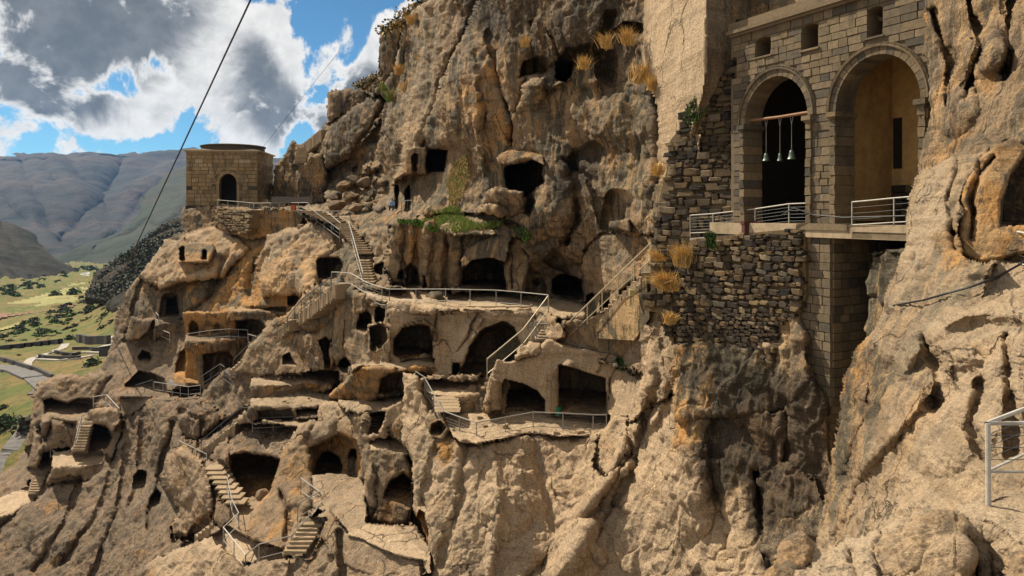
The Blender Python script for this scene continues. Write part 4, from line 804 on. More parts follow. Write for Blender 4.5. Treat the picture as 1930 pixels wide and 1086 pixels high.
G.paint([(1180, 600), (1290, 600), (1260, 760), (1120, 960), (1040, 1090), (1000, 1060), (1130, 860)], (0, 0, .55), 26); G.paint([(815, 800), (850, 800), (856, 850), (830, 880), (812, 850)], (.9, .2, 0), 12); G.paint([(1440, 1000), (1560, 930), (1560, 1100), (1440, 1100)], (0, .5, .1), 20)
near = G.finish('cave_house_cliff', M['rock'], rock_disp(.62, 1.6, .4))

# ---------- the great boulder on the right with its cave
B = Relief(1500, 60, 2080, 1140, 2.0, 3.0, 27)
bl = [(1790, 300), (1830, 262), (1900, 230), (2100, 180), (2100, 1200), (1500, 1200), (1546, 1010), (1556, 950), (1568, 880), (1586, 770), (1598, 700), (1612, 668), (1645, 630), (1668, 590), (1680, 530), (1702, 450), (1706, 400), (1716, 355), (1735, 312)]
B.block(bl, [(1740, 310, 22), (1710, 380, 22), (1700, 460, 21), (1660, 600, 20.5), (1600, 720, 20.5), (1560, 920, 20.5), (1540, 1040, 20), (1800, 400, 18.5), (1860, 300, 19), (1900, 230, 20.5), (2050, 200, 18), (1780, 560, 16.8), (1900, 560, 15.5), (2050, 560, 13),
             (1720, 720, 16), (1850, 700, 14.0), (1950, 700, 12.5), (1640, 950, 16.5), (1720, 950, 13.5), (1800, 900, 12.6), (1880, 860, 11.8), (2050, 860, 10.5), (1640, 1120, 14), (1900, 1000, 10.5)], rnd=(1.0, 14), zone=(0, .1, .4))
B.block([(1850, 560), (1880, 490), (1930, 480), (2100, 470), (2100, 620), (1930, 560)], [(1860, 540, 16.5), (1930, 500, 17), (2050, 520, 15), (1930, 590, 15), (2050, 600, 13.5)], rnd=None, zone=(0, 0, .8))
B.block([(1805, 420), (1815, 350), (1850, 300), (1900, 262), (2000, 200), (2100, 190), (2100, 480), (1930, 480), (1850, 500), (1810, 480)], [(1810, 420, 18.4), (1860, 320, 18.6), (1930, 270, 19), (1860, 480, 17.6), (2060, 300, 17.5), (2060, 480, 16)], rnd=(.5, 10), zone=(.8, 0, .15), amp=.5)
B.cave([(1882, 428), (1884, 380), (1900, 330), (1930, 292), (1980, 262), (2090, 250), (2090, 430)], 5, edge=4, zone=(.2, .6, 0))
B.groove([(1810, 300), (1790, 380), (1800, 470)], 8, .35); B.groove([(1850, 310), (1835, 380), (1830, 450)], 6, .5, zone=(.7, 0, 0)); B.groove([(1875, 300), (1850, 330)], 4, .5, zone=(0, .8, 0)); B.cave([(1788, 435), (1798, 430), (1806, 440), (1798, 452)], .5, edge=5, floor=False)
B.shelf([(1846, 425), (2090, 428)], [(1846, 440), (1880, 486), (2090, 500)], None, z=-.45 - .35, zone=(.2, 0, .4)) if False else None
for g, wd, a in [([(1680, 590), (1700, 640), (1680, 700)], 12, .5), ([(1930, 600), (1860, 590), (1800, 600), (1740, 640), (1700, 700)], 14, -.45), ([(1740, 640), (1770, 700), (1760, 760)], 10, .7), ([(1780, 700), (1700, 800), (1620, 900), (1560, 1020)], 12, -.5),
              ([(1850, 720), (1830, 800), (1860, 860)], 9, .5), ([(1900, 640), (1905, 740), (1900, 840)], 9, .55), ([(1650, 700), (1640, 800), (1600, 900)], 11, .4), ([(1930, 650), (1925, 760), (1930, 840)], 9, -.4)]: B.groove(g, wd, a)
B.bump(1800, 660, 60, 40, .6, .3); B.bump(1700, 640, 40, 50, .5); B.bump(1780, 850, 60, 50, .4, -.6); B.bump(1630, 830, 40, 70, .6, .3)
B.paint([(1705, 430), (1730, 330), (1800, 290), (1780, 400), (1750, 500), (1690, 580)], (0, .0, .75), 16); B.paint([(1760, 440), (1850, 400), (1860, 480), (1780, 520)], (.75, 0, .2), 16)
B.paint([(1560, 700), (1640, 640), (1690, 700), (1620, 900), (1560, 1000)], (.15, .35, 0), 20); B.paint([(1740, 600), (1930, 560), (1930, 900), (1700, 1000), (1620, 1060), (1760, 780)], (0, 0, .75), 22)
B.paint([(1740, 250), (1930, 200), (1930, 270), (1800, 300)], (0, .35, .1), 14)
def near_disp(k):
    def f(X, Y, Z, N):
        d = 0.20*fbm(X/2.8, Y/2.8, Z/3.2, 3, 61) + 0.085*ridged(X/.9+Z/2, Y/.9, Z/1.2, 4, 71, .6)
        d = d + .07*worley(X/1.3, Y/1.3, Z/1.6, 9) + .05*worley(X/.42, Y/.42, Z/.5, 10); pit = ridged(X/.30, Y/.30, Z/.34, 3, 81, .6); d = d + .045*pit + 0.02*ridged(X/.1, Y/.1, Z/.1, 2, 85, .6)
        return d*k
    return f
boulder = B.finish('great_boulder', M['rock_near'], near_disp(1.0))

# ---------- foreground ledge under the camera
L = Relief(1380, 880, 2080, 1230, 2.0, 3.0, 37)
L.block([(1450, 1240), (1452, 1070), (1470, 1040), (1485, 1015), (1510, 1008), (1535, 1030), (1560, 1045), (1600, 1025), (1660, 1015), (1690, 985), (1730, 972), (1800, 975), (1810, 955), (1870, 930), (1940, 920), (2100, 905), (2100, 1240)],
        [(1480, 1030, 9.3), (1540, 1040, 9.4), (1700, 990, 9.6), (1800, 970, 9.9), (1870, 945, 10.1), (1950, 925, 10.6), (2090, 910, 10.8), (1480, 1200, 7.8), (1700, 1200, 7.0), (1900, 1200, 6.7), (2090, 1200, 6.4), (1900, 1040, 9.0)], rnd=(.5, 10), zone=(.05, 0, 1))
L.shelf([(1800, 975), (1860, 945), (1930, 930), (2080, 915)], [(1800, 980), (1860, 990), (1930, 1030), (2080, 1060)], [(1800, 1100), (1860, 1120), (1930, 1150), (2080, 1170)], z=-4.02, zone=(.1, 0, 1), wall_zone=(.05, 0, .8), lean=-.003, amp=.6)
L.block([(1720, 1000), (1760, 972), (1810, 975), (1830, 1000), (1826, 1040), (1800, 1200), (1730, 1200), (1722, 1050)], [(1730, 1000, 9.2), (1820, 1000, 9.0), (1770, 1150, 8.2)], rnd=(.22, 8), zone=(.1, .1, .6))
L.block([(1640, 1040), (1670, 1018), (1720, 1020), (1745, 1050), (1735, 1075), (1700, 1100), (1650, 1090)], [(1650, 1050, 9.0), (1740, 1050, 8.8), (1700, 1090, 8.6)], rnd=(.3, 14), zone=(.1, .1, .5))
L.block([(1450, 1080), (1470, 1040), (1488, 1012), (1512, 1008), (1530, 1030), (1530, 1060), (1500, 1090), (1480, 1200), (1450, 1200)], [(1460, 1060, 9.1), (1520, 1030, 9.3), (1480, 1150, 8.3)], rnd=(.4, 14), zone=(.35, .2, .2))
L.block([(1900, 1100), (1905, 1060), (1930, 1045), (2080, 1040), (2080, 1200), (1900, 1200)], [(1910, 1060, 8.2), (2080, 1060, 8.0), (1950, 1190, 7.2)], rnd=(.4, 12), zone=(.1, .2, .3))
L.groove([(1820, 1010), (1840, 1060), (1850, 1130)], 7, .3); L.groove([(1600, 1030), (1620, 1100), (1640, 1160)], 9, .25); L.groove([(1870, 1030), (1880, 1110)], 5, .25)
L.paint([(1690, 985), (1820, 970), (1830, 1000), (1720, 1000)], (.35, .2, .5), 12)
ledge = L.finish('foreground_ledge', M['rock_near'], near_disp(.75))
# unseen blocks for the solid rock behind the boulder's face, added against light leaking
core = MB()
def rock_prism(x0, x1, y0, y1, d0, d1):
    a, b_, c_, e_ = P(x0, HY, d0), P(x1, HY, d0), P(x1, HY, d1), P(x0+40, HY, d1); z0, z1 = (HY-y1)/F*d0, (HY-y0)/F*d0
    core.box8([a+Vector((0, 0, z0)), b_+Vector((0, 0, z0)), c_+Vector((0, 0, z0)), e_+Vector((0, 0, z0)), a+Vector((0, 0, z1)), b_+Vector((0, 0, z1)), c_+Vector((0, 0, z1)), e_+Vector((0, 0, z1))])
rock_prism(1775, 1855, 335, 460, 23, 29); rock_prism(1770, 2060, 462, 1500, 22, 29); rock_prism(1665, 1734, 650, 1500, 22, 29)
o = core.build('boulder_core', M['rock_near']); tag(o, kind='structure')
print('relief tris', sum(len(o.data.polygons)*2 for o in (cliff, near, boulder, ledge)))
# ------------------------------------------------------------------ church porch on the right
FA = Vector((10.84, 36.0, 0)); FB = Vector((15.28, 27.0, 0)); FD = (FB-FA).normalized(); FN = Vector((-FD.y, FD.x, 0))
if FN.x > 0: FN = -FN                       # outward: to the left and towards the camera
FI = -FN
def s_at(px, off=0.0):
    """distance along the facade where the sight line of photo column px meets it"""
    a = (px-CX)/F; A = FA + FN*off
    return (a*A.y - A.x)/(FD.x - a*FD.y)
def fp(s_, h, o=0.0): return FA + FD*s_ + FN*o + Vector((0, 0, h))
S0, S1 = s_at(1383), s_at(1752)
HF, HT = -0.5, 8.65
def arch_h(s_, c, r, imp, pt=1.06):
    x = abs(s_-c)
    if x >= r: return -99
    return imp + math.sqrt(max(r*r-x*x, 0))*pt
A1 = ((s_at(1405)+s_at(1524))/2, (s_at(1524)-s_at(1405))/2, 4.22); A2 = ((s_at(1577)+s_at(1737))/2, (s_at(1737)-s_at(1577))/2, 4.22)
WINS = [(s_at(1425), s_at(1453), 7.3, 8.05), (s_at(1513), s_at(1542), 7.1, 8.05), (s_at(1636), s_at(1664), 6.95, 8.0), (s_at(1378), s_at(1389), 6.55, 7.5)]
def openings(s_):
    r = []
    for c, rr, imp in (A1, A2):
        if abs(s_-c) < rr: r.append((HF-1, arch_h(s_, c, rr, imp)))
    for a, b_, h0, h1 in WINS:
        if a < s_ < b_: r.append((h0, h1 + 0.12*math.sqrt(max(0, 1-((s_-(a+b_)/2)/((b_-a)/2))**2))))
    return r
def solids(s_, lo, hi):
    iv = [(lo, hi)]
    for a, b_ in openings(s_):
        nv = []
        for x, y in iv:
            if b_ <= x or a >= y: nv.append((x, y))
            else:
                if a > x: nv.append((x, a))
                if b_ < y: nv.append((b_, y))
        iv = nv
    return iv
church = empty('church_porch', fp((S0+S1)/2, HF), 'stone church porch with two tall round arches set into the cliff', 'church')
br = sorted(set([S0, S1] + [w_[0] for w_ in WINS] + [w_[1] for w_ in WINS] + [A1[0]+A1[1]*math.cos(math.pi*k/40) for k in range(41)] + [A2[0]+A2[1]*math.cos(math.pi*k/40) for k in range(41)] + [s_at(x) for x in range(1385, 1750, 12)]))
mb = MB()
for a, b_ in zip(br[:-1], br[1:]):
    if b_-a < 1e-4: continue
    e = 1e-4
    for (x0, y0), (x1, y1) in zip(solids(a+e, HF, HT), solids(b_-e, HF, HT)):
        lo = [(a, x0), (b_, x1)]; hi = [(a, y0), (b_, y1)]
        c = [fp(a, x0, 0), fp(b_, x1, 0), fp(b_, x1, -1.05), fp(a, x0, -1.05), fp(a, y0, 0), fp(b_, y1, 0), fp(b_, y1, -1.05), fp(a, y0, -1.05)]
        mb.box8(c)
mb.build('porch_wall', M['mortar'], church)
unit = MB(); unit.box((0, 0, 0), (.5, 0, 0), (0, .5, 0), (0, 0, .5))
def soft_block(name, seed, mat, jit=.03, seg=1):
    """a unit block with slightly broken edges, shared by many stones"""
    rnd = random.Random(seed); bm = bmesh.new(); bmesh.ops.create_cube(bm, size=1.0)
    bmesh.ops.bevel(bm, geom=bm.edges[:], offset=0.045, segments=1, affect='EDGES')
    for v in bm.verts: v.co += Vector((rnd.uniform(-jit, jit), rnd.uniform(-jit, jit), rnd.uniform(-jit, jit)))
    me = bpy.data.meshes.new(name); bm.to_mesh(me); bm.free(); me.materials.append(mat); return me
ash = [soft_block('stone', i, M['ashlar'], .03) for i in range(5)]
def place(me, name, parent, c, ax, ay, az, rr=0.0):
    """scale shared block mesh: full size vectors ax (length), ay (depth), az (height)"""
    m = Matrix((ax.normalized(), ay.normalized(), az.normalized())).transposed().to_4x4()
    if m.determinant() < 0: m = Matrix((-ax.normalized(), ay.normalized(), az.normalized())).transposed().to_4x4()
    m = Matrix.Translation(c) @ m @ Matrix.Diagonal((ax.length, ay.length, az.length, 1))
    return inst(name, me, m, parent)
UP = Vector((0, 0, 1)); cnt = 0; rs = random.Random(3)
RING = 0.42
def blocked(s_, h):
    for c, rr, imp in (A1, A2):
        if abs(s_-c) < rr+RING and h < imp: 
            if abs(s_-c) < rr: return True
        if h >= imp-0.02 and abs(s_-c) < rr+RING and h < arch_h(s_, c, rr+RING, imp, 1.05): return True
    for a, b_, h0, h1 in WINS:
        if a-.02 < s_ < b_+.02 and h0-.02 < h < h1+.1: return True
    return False
h = HF
stuff_m = MB()
while h < HT-0.2:
    ch = rs.choice([.30, .34, .38]); ch = min(ch, HT-h)
    # free runs at this course
    N_ = 240; run = None
    for k in range(N_+1):
        s_ = S0 + (S1-S0)*k/N_
        bl_ = k == N_ or blocked(s_, h+ch*.5) or blocked(s_, h+.04) or blocked(s_, h+ch-.04)
        if not bl_ and run is None: run = s_
        if bl_ and run is not None:
            a, b_ = run, s_; run = None
            x = a
            while x < b_-.06:
                ln = rs.uniform(.42, .85)
                if b_-x-ln < .3: ln = b_-x
                ln = min(ln, b_-x)
                if cnt < 292:
                    place(ash[rs.randrange(5)], 'stone', church, fp(x+ln/2, h+ch/2, rs.uniform(-.02, .03)), FD*(ln-.03), FN*.1, UP*(ch-.03)); cnt += 1
                else: stuff_m.box(fp(x+ln/2, h+ch/2, 0), FD*(ln-.022)*.5, FN*.055, UP*(ch-.022)*.5)
                x += ln
    h += ch
if stuff_m.v: tag(stuff_m.build('small_stones', M['ashlar'], church), kind='stuff')
print('church stones', cnt)
# arch rings: voussoirs plus a raised moulding
for (c, r, imp) in (A1, A2):
    n = 19
    for k in range(n):
        t0 = math.pi*k/n + .006; t1 = math.pi*(k+1)/n - .006
        b = MB(); r1 = r+RING
        def q(t, rad, o): return fp(c + rad*math.cos(t), imp + rad*math.sin(t)*(1.06 if rad < r+.1 else 1.05), o)
        b.box8([q(t0, r, .07), q(t1, r, .07), q(t1, r, -1.05), q(t0, r, -1.05), q(t0, r1, .07), q(t1, r1, .07), q(t1, r1, -.1), q(t0, r1, -.1)])
        b.build('voussoir', M['ashlar'], church)
    b = MB()
    for k in range(24):
        t0 = math.pi*k/24; t1 = math.pi*(k+1)/24
        b.box8([q(t0, r+RING-.12, .07), q(t1, r+RING-.12, .07), q(t1, r+RING-.12, .02), q(t0, r+RING-.12, .02), q(t0, r+RING-.12, .15), q(t1, r+RING-.12, .15), q(t1, r+RING+.03, .12), q(t0, r+RING+.03, .12)])
        b.box8([q(t0, r+RING-.12, .15), q(t1, r+RING-.12, .15), q(t1, r+RING+.03, .12), q(t0, r+RING+.03, .12), q(t0, r+RING-.06, .16), q(t1, r+RING-.06, .16), q(t1, r+RING+.05, .02), q(t0, r+RING+.05, .02)])
    b.build('arch_moulding', M['ashlar'], church)
    for e in (-1, 1):      # jamb pilasters with impost blocks
        nb = 11; bh = (imp-.25-HF)/nb
        for kk in range(nb): place(ash[rs.randrange(5)], 'pilaster_stone', church, fp(c+e*(r+.10+rs.uniform(-.012, .012)), HF+bh*(kk+.5), -.45), FD*.28, FN*(1.24+rs.uniform(-.03, .03)), UP*(bh-.02))
        b = MB(); b.box(fp(c+e*(r+.08), imp-.14, -.4), FD*.24, FN*.68, UP*.10); b.box(fp(c+e*(r+.10), imp-.27, -.42), FD*.18, FN*.64, UP*.05); b.build('impost', M['ashlar'], church)
# cornice
b = MB(); b.box(fp((S0+S1)/2, HT+.10, .02), FD*((S1-S0)/2+.2), FN*.30, UP*.08); b.box(fp((S0+S1)/2, HT-.04, .0), FD*((S1-S0)/2+.1), FN*.20, UP*.065); b.build('cornice', M['mortar'], church)
b = MB(); b.box(fp((S0+S1)/2, HT+.4, -1.5), FD*((S1-S0)/2+.4), FN*1.5, UP*.24); b.build('roof', M['mortar'], church)
# frame stones around the small windows
for a, b_, h0, h1 in WINS[:3]:
    w_ = MB(); w_.box(fp((a+b_)/2, h0-.05, .05), FD*((b_-a)/2+.1), FN*.06, UP*.04); w_.build('window_sill', M['ashlar'], church)
# inside: floor, ceiling, partition, painted wall with a slit window, dark chamber behind the left arch
s12 = (A1[0]+A1[1]+A2[0]-A2[1])/2
b = MB(); b.box(fp((S0+S1)/2, HF-.3, -3.4), FD*((S1-S0)/2+1.5), FN*3.6, UP*.28); b.build('porch_floor', M['concrete'], church)
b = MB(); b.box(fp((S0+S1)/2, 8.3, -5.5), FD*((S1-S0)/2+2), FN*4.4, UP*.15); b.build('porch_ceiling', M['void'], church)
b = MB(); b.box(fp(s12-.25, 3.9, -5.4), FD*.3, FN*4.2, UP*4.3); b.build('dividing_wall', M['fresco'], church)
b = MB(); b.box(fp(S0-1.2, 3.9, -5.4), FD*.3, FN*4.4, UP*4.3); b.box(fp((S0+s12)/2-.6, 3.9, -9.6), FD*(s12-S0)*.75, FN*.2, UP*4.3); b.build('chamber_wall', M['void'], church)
def at_depth_plane(px, o): return s_at(px, o)
o_ = -4.6
sa, sb, sw0, sw1 = s12, s_at(1900, o_), s_at(1682, o_+.23), s_at(1700, o_+.23); hw0, hw1 = (HY-319)/F*(FA+FD*sw0+FN*o_).y, (HY-224)/F*(FA+FD*sw0+FN*o_).y
b = MB()
for x0, x1, z0, z1 in ((sa, sw0, 1.2, 8.2), (sw1, sb+2, 1.2, 8.2), (sw0, sw1, 1.2, hw0), (sw0, sw1, hw1, 8.2)): b.box(fp((x0+x1)/2, (z0+z1)/2, o_), FD*(x1-x0)/2, FN*.22, UP*(z1-z0)/2)
b.build('frescoed_wall', M['fresco'], church)
b = MB(); b.box(fp((sw0+sw1)/2, (hw0+hw1)/2, o_+.13), FD*(sw1-sw0)/2, FN*.05, UP*(hw1-hw0)/2)
fr = b.build('slit_window', M['void'], church)
b = MB()
for k in range(3): b.box(fp((sw0+sw1)/2, hw0+(hw1-hw0)*(k+1)/4, o_+.2), FD*(sw1-sw0)/2, FN*.02, UP*.025)
b.build('glazing_bar', M['cable'], fr)
b = MB()       # scalloped painted border, flat print on the wall
xs = np.linspace(s_at(1648, o_+.23), s_at(1740, o_+.23), 40)
for i in range(39):
    za = 1.42 + .09*math.sin(xs[i]*6) ; zb = 1.42 + .09*math.sin(xs[i+1]*6)
    b.box8([fp(xs[i], za, o_+.235), fp(xs[i+1], zb, o_+.235), fp(xs[i+1], zb, o_+.225), fp(xs[i], za, o_+.225), fp(xs[i], za+.035, o_+.235), fp(xs[i+1], zb+.035, o_+.235), fp(xs[i+1], zb+.035, o_+.225), fp(xs[i], za+.035, o_+.225)])
b.build('painted_border', M['paving'], church)
dark_b = [soft_block('dado_stone', 40+i, M['basalt'], .02) for i in range(3)]
hh = HF
for r_ in range(5):
    x = sa+.1
    while x < sb+1:
        ln = rs.uniform(.45, .7); place(dark_b[rs.randrange(3)], 'dado_stone', church, fp(x+ln/2, hh+.16, o_+.2+.04*rs.random()), FD*(ln-.03), FN*.3, UP*.32); x += ln
    hh += .345
# roof beam of rock above the opening so that no light falls in
# wooden beam and three bells
bx0, bx1 = A1[0]-A1[1]-.15, A1[0]+A1[1]+.1
BH0 = (HY-228)/F*fp(bx0, 0, -.3).y; BH1 = (HY-210)/F*fp(bx1, 0, -.3).y
bm_ = MB(); bm_.tube([fp(bx0, BH0, -.3), fp((bx0+bx1)/2, (BH0+BH1)/2-.03, -.3), fp(bx1, BH1, -.3)], [.075, .07, .08], 8)
beam = bm_.build('wooden_beam', M['wood']); tag(beam, 'reddish wooden beam across the left church arch carrying the bells', 'beam')
for i, (px, py, hb, rb, lab) in enumerate([(1444, 303, .36, .18, 'leftmost bronze bell hanging in the left church arch'), (1470, 303, .34, .135, 'narrow middle bell of the three under the wooden beam'), (1492, 300, .41, .2, 'largest bell, rightmost of the three hanging in the arch')]):
    s_ = s_at(px, -.3); Y = fp(s_, 0, -.3).y; hz = (HY-py)/F*Y; top = BH0 + (BH1-BH0)*(s_-bx0)/(bx1-bx0)
    e = empty('bell', fp(s_, hz, -.3), lab, 'bell', 'bells in the church arch')
    b = MB(); prof = [(rb*1.0, 0), (rb*.93, .05*hb), (rb*.72, .25*hb), (rb*.60, .55*hb), (rb*.52, .8*hb), (rb*.36, .95*hb), (.03, hb)]
    n = 16; c0 = fp(s_, hz, -.3)
    for (r_, z) in prof + [(.02, hb*.9), (rb*.5, hb*.6), (rb*.9, 0.0)]:
        for k in range(n): b.v.append(c0 + Vector((r_*math.cos(2*math.pi*k/n), r_*math.sin(2*math.pi*k/n), z)))
    for j in range(len(prof)+2):
        for k in range(n): b.f.append((j*n+k, j*n+(k+1) % n, (j+1)*n+(k+1) % n, (j+1)*n+k))
    b.build('bell_body', M['bronze'], e, True)
    b = MB(); b.tube([c0+UP*(hb-.01), c0+UP*(hb+.12)], .03, 6); b.build('bell_crown', M['bronze'], e)
    b = MB(); b.tube([c0+UP*.2*hb, c0-UP*.06], [.012, .03], 6); b.build('clapper', M['cable'], e)
    for sg in (-1, 1):
        b = MB(); b.tube([c0+UP*(hb+.1), c0+UP*(hb+.1)*1 + (UP*(top-hz-hb-.1)*.72), c0+UP*(top-hz)+FD*.10*sg], .013, 4); b.build('rope', M['rail'], e)

# masonry pier under the porch and slab bridge to the boulder
pier = empty('masonry_pier', fp(s_at(1540), -10), 'tall squared stone pier carrying the middle of the church porch', 'pier')
p0, p1 = s_at(1512), s_at(1567)
b = MB(); b.box(fp((p0+p1)/2, -7.2, -1.62), FD*(p1-p0)/2, FN*1.6, UP*6.45); b.build('core', M['mortar'], pier)
b = MB(); b.box(fp((s_at(1508)+s_at(1605))/2, -.62, -1.5), FD*(s_at(1605)-s_at(1508))/2, FN*1.75, UP*.14); b.build('cap_slab', M['ashlar'], pier)
cnt = 0; h = -13.0
while h < -.8:
    ch = rs.choice([.34, .38, .42]); ch = min(ch, -.76-h)
    if ch < .1: break
    x = p0
    while x < p1-.05:
        ln = rs.uniform(.4, .75)
        if p1-x-ln < .25: ln = p1-x
        place(ash[rs.randrange(5)], 'stone', pier, fp(x+ln/2, h+ch/2, rs.uniform(-.01, .02)), FD*(ln-.03), FN*.12, UP*(ch-.03)); x += ln; cnt += 1
    y = 0.05
    while y < 2.9:
        ln = rs.uniform(.4, .7); place(ash[rs.randrange(5)], 'stone', pier, fp(p1+rs.uniform(-.01, .02), h+ch/2, -y-ln/2), FD*.12, FN*(ln-.03), UP*(ch-.03)); y += ln; cnt += 1
    h += ch
print('pier stones', cnt)
# rounded apse wall behind the pier
apse = empty('apse_wall', fp(s_at(1640), -10, -3), 'curved dark wall of squared stones beside the tall pier', 'wall')
ac = fp(p1+.6, 0, -4.6); n = 0; h = -14.0
cb_ = MB()
for k in range(12):
    a0 = math.radians(-100+k*16); a1 = math.radians(-100+(k+1)*16)
    def qq(a, r_, z): return ac + Vector((r_*math.cos(a), r_*math.sin(a), z))
    cb_.box8([qq(a0, 2.2, -16), qq(a1, 2.2, -16), qq(a1, 2.5, -16), qq(a0, 2.5, -16), qq(a0, 2.2, -.8), qq(a1, 2.2, -.8), qq(a1, 2.5, -.8), qq(a0, 2.5, -.8)])
cb_.build('core', M['mortar'], apse)
while h < -1.1:
    ch = .38
    a = -100 + rs.uniform(0, 8)
    while a < 70:
        st = rs.uniform(12, 17)
        if n < 296:
            am = math.radians(a+st/2); rad = Vector((math.cos(am), math.sin(am), 0)); tn = Vector((-rad.y, rad.x, 0))
            place(ash[rs.randrange(5)], 'stone', apse, ac+rad*2.52+UP*(h+ch/2), tn*(2.52*math.radians(st)-.03), rad*.12, UP*(ch-.03)); n += 1
        a += st
    h += ch
print('apse', n)
slab = MB(); q0, q1 = s_at(1612), s_at(1756)
slab.box(fp((q0+q1)/2, -.93, -.1), FD*(q1-q0)/2, FN*.3, UP*.13); slab.box(fp((q0+q1)/2, -.70, -.1), FD*(q1-q0)/2, FN*.33, UP*.095)
tag(slab.build('bridge_slab', M['concrete']), 'pale concrete slab bridging from the masonry pier to the boulder', 'slab')

# rubble walls
def rubble(root, core_mat, p_of, poly, sz, mats, limit=296, depth=.35, seed=5, proud=.06, asp=1.5):
    """irregular stones laid inside a polygon given in photo pixels; p_of maps (px,py) to a point and the local axes"""
    rr = random.Random(seed); cells = []
    ys = [p[1] for p in poly]; xs = [p[0] for p in poly]; y = min(ys)
    while y < max(ys):
        hgt = sz*rr.uniform(.55, 1.35); x = min(xs) + rr.uniform(0, sz)
        while x < max(xs):
            wd = hgt*rr.uniform(.75, asp+.4); hh = hgt*rr.uniform(.6, 1.1); cells.append((x+wd/2, y+hgt/2 + rr.uniform(-.22, .22)*hgt, wd, hh)); x += wd*1.02
        y += hgt*.97
    A_ = np.array([c[:2] for c in cells]); sd = poly_sd(poly, A_[:, 0], A_[:, 1])
    cells = [c for c, d_ in zip(cells, sd) if d_ > c[3]*.25]
    cells.sort(key=lambda c: -c[2]*c[3]); meshes = []
    for i in range(6):
        bm = bmesh.new(); bmesh.ops.create_cube(bm, size=.96)
        bmesh.ops.bevel(bm, geom=bm.edges[:], offset=.07+.02*i, segments=1, affect='EDGES')
        for v in bm.verts: v.co += Vector([rr.uniform(-.1, .1) for _ in range(3)])
        me = bpy.data.meshes.new('stone'); bm.to_mesh(me); bm.free(); me.materials.append(mats[i % len(mats)]); meshes.append(me)
    rest = MB()
    for i, (x, y, w_, h_) in enumerate(cells):
        c, ax, an, sx, sy = p_of(x, y)
        if i < limit: place(meshes[rr.randrange(6)], 'stone', root, c + an*rr.uniform(-.03, proud), (ax+UP*rr.uniform(-.12, .12))*(w_*sx*.97), an*depth, UP.lerp(ax, rr.uniform(-.12, .12))*(h_*sy*.94))
        else:
            g = rr.uniform(.8, .98); rest.box(c + an*rr.uniform(-.03, proud), (ax+UP*rr.uniform(-.1, .1))*(w_*sx*.5*g), an*depth*.5, UP*(h_*sy*.5*g))
    if rest.v: tag(rest.build('small_stones', mats[0], root), kind='stuff')
    return len(cells)
def plane_fn(A, Bp):
    """vertical wall plane from plan point A to plan point Bp"""
    Dv = (Bp-A).normalized(); Nv = Vector((Dv.y, -Dv.x, 0))
    if Nv.dot(A) > 0: Nv = -Nv
    def f(px, py):
        a = (px-CX)/F; s_ = (a*A.y - A.x)/(Dv.x - a*Dv.y); p = A + Dv*s_; p = Vector((p.x, p.y, (HY-py)/F*p.y))
        a2 = (px+1-CX)/F; s2 = (a2*A.y - A.x)/(Dv.x - a2*Dv.y)
        return p, Dv, Nv, abs(s2-s_), p.y/F
    return f
def wall_core(fn, poly, mat, parent, thick=1.2, name='core', off=-.04):
    pts = [fn(*p)[0] for p in poly]; N_ = fn(*poly[0])[2]
    b = MB(); b.prism([p+N_*off for p in pts], -N_*thick); return b.build(name, mat, parent)
rub = empty('rubble_retaining_wall', fp(s_at(1400), -5), 'rough retaining wall of dark rubble in ochre mortar below the church', 'wall')
fnr = plane_fn(fp(s_at(1285), 0, .35), fp(s_at(1515), 0, .25))
rp = [(1300, 452), (1345, 447), (1425, 438), (1516, 430), (1518, 560), (1500, 600), (1472, 620), (1465, 690), (1500, 700), (1440, 680), (1400, 672), (1330, 662), (1272, 664), (1268, 600), (1262, 560), (1275, 500), (1290, 480)]
wall_core(fnr, rp, M['ochre_mortar'], rub, 2.2); print('rubble', rubble(rub, None, fnr, rp, 11, [M['basalt'], M['basalt'], M['basalt'], M['ashlar']], proud=.05))
rub2 = empty('ruined_wall', P(1300, 440, 38.5), 'jagged ruined wall of dark stones left of the left church arch', 'wall')
fn2 = plane_fn(P(1238, 400, 40.5)*1.0, P(1392, 400, 36.0)); fn2 = plane_fn(Vector((P(1238, 400, 40.5).x, 40.5, 0)), Vector((P(1392, 400, 36.3).x, 36.3, 0)))
rp2 = [(1392, 122), (1375, 128), (1350, 150), (1330, 165), (1290, 205), (1282, 240), (1262, 265), (1256, 320), (1242, 372), (1236, 420), (1228, 470), (1238, 520), (1262, 600), (1300, 600), (1302, 450), (1394, 440)]
wall_core(fn2, rp2, M['mortar'], rub2, 1.6); print('rubble2', rubble(rub2, None, fn2, rp2, 15, [M['basalt'], M['basalt'], M['ashlar'], M['basalt']], seed=9, asp=1.7))
rub3 = empty('broken_wall_end', P(1240, 560, 38), 'broken end of dark rubble wall hanging over the pale rock, beside the dry grass', 'wall')
fn3 = plane_fn(Vector((P(1205, 400, 40.8).x, 40.8, 0)), Vector((P(1285, 400, 38.9).x, 38.9, 0)))
rp3 = [(1225, 470), (1290, 470), (1283, 560), (1272, 600), (1268, 650), (1250, 620), (1238, 590), (1212, 584), (1208, 562), (1226, 548)]
wall_core(fn3, rp3, M['ochre_mortar'], rub3, 1.5); rubble(rub3, None, fn3, rp3, 12, [M['basalt'], M['basalt'], M['mortar'], M['basalt']], seed=12)
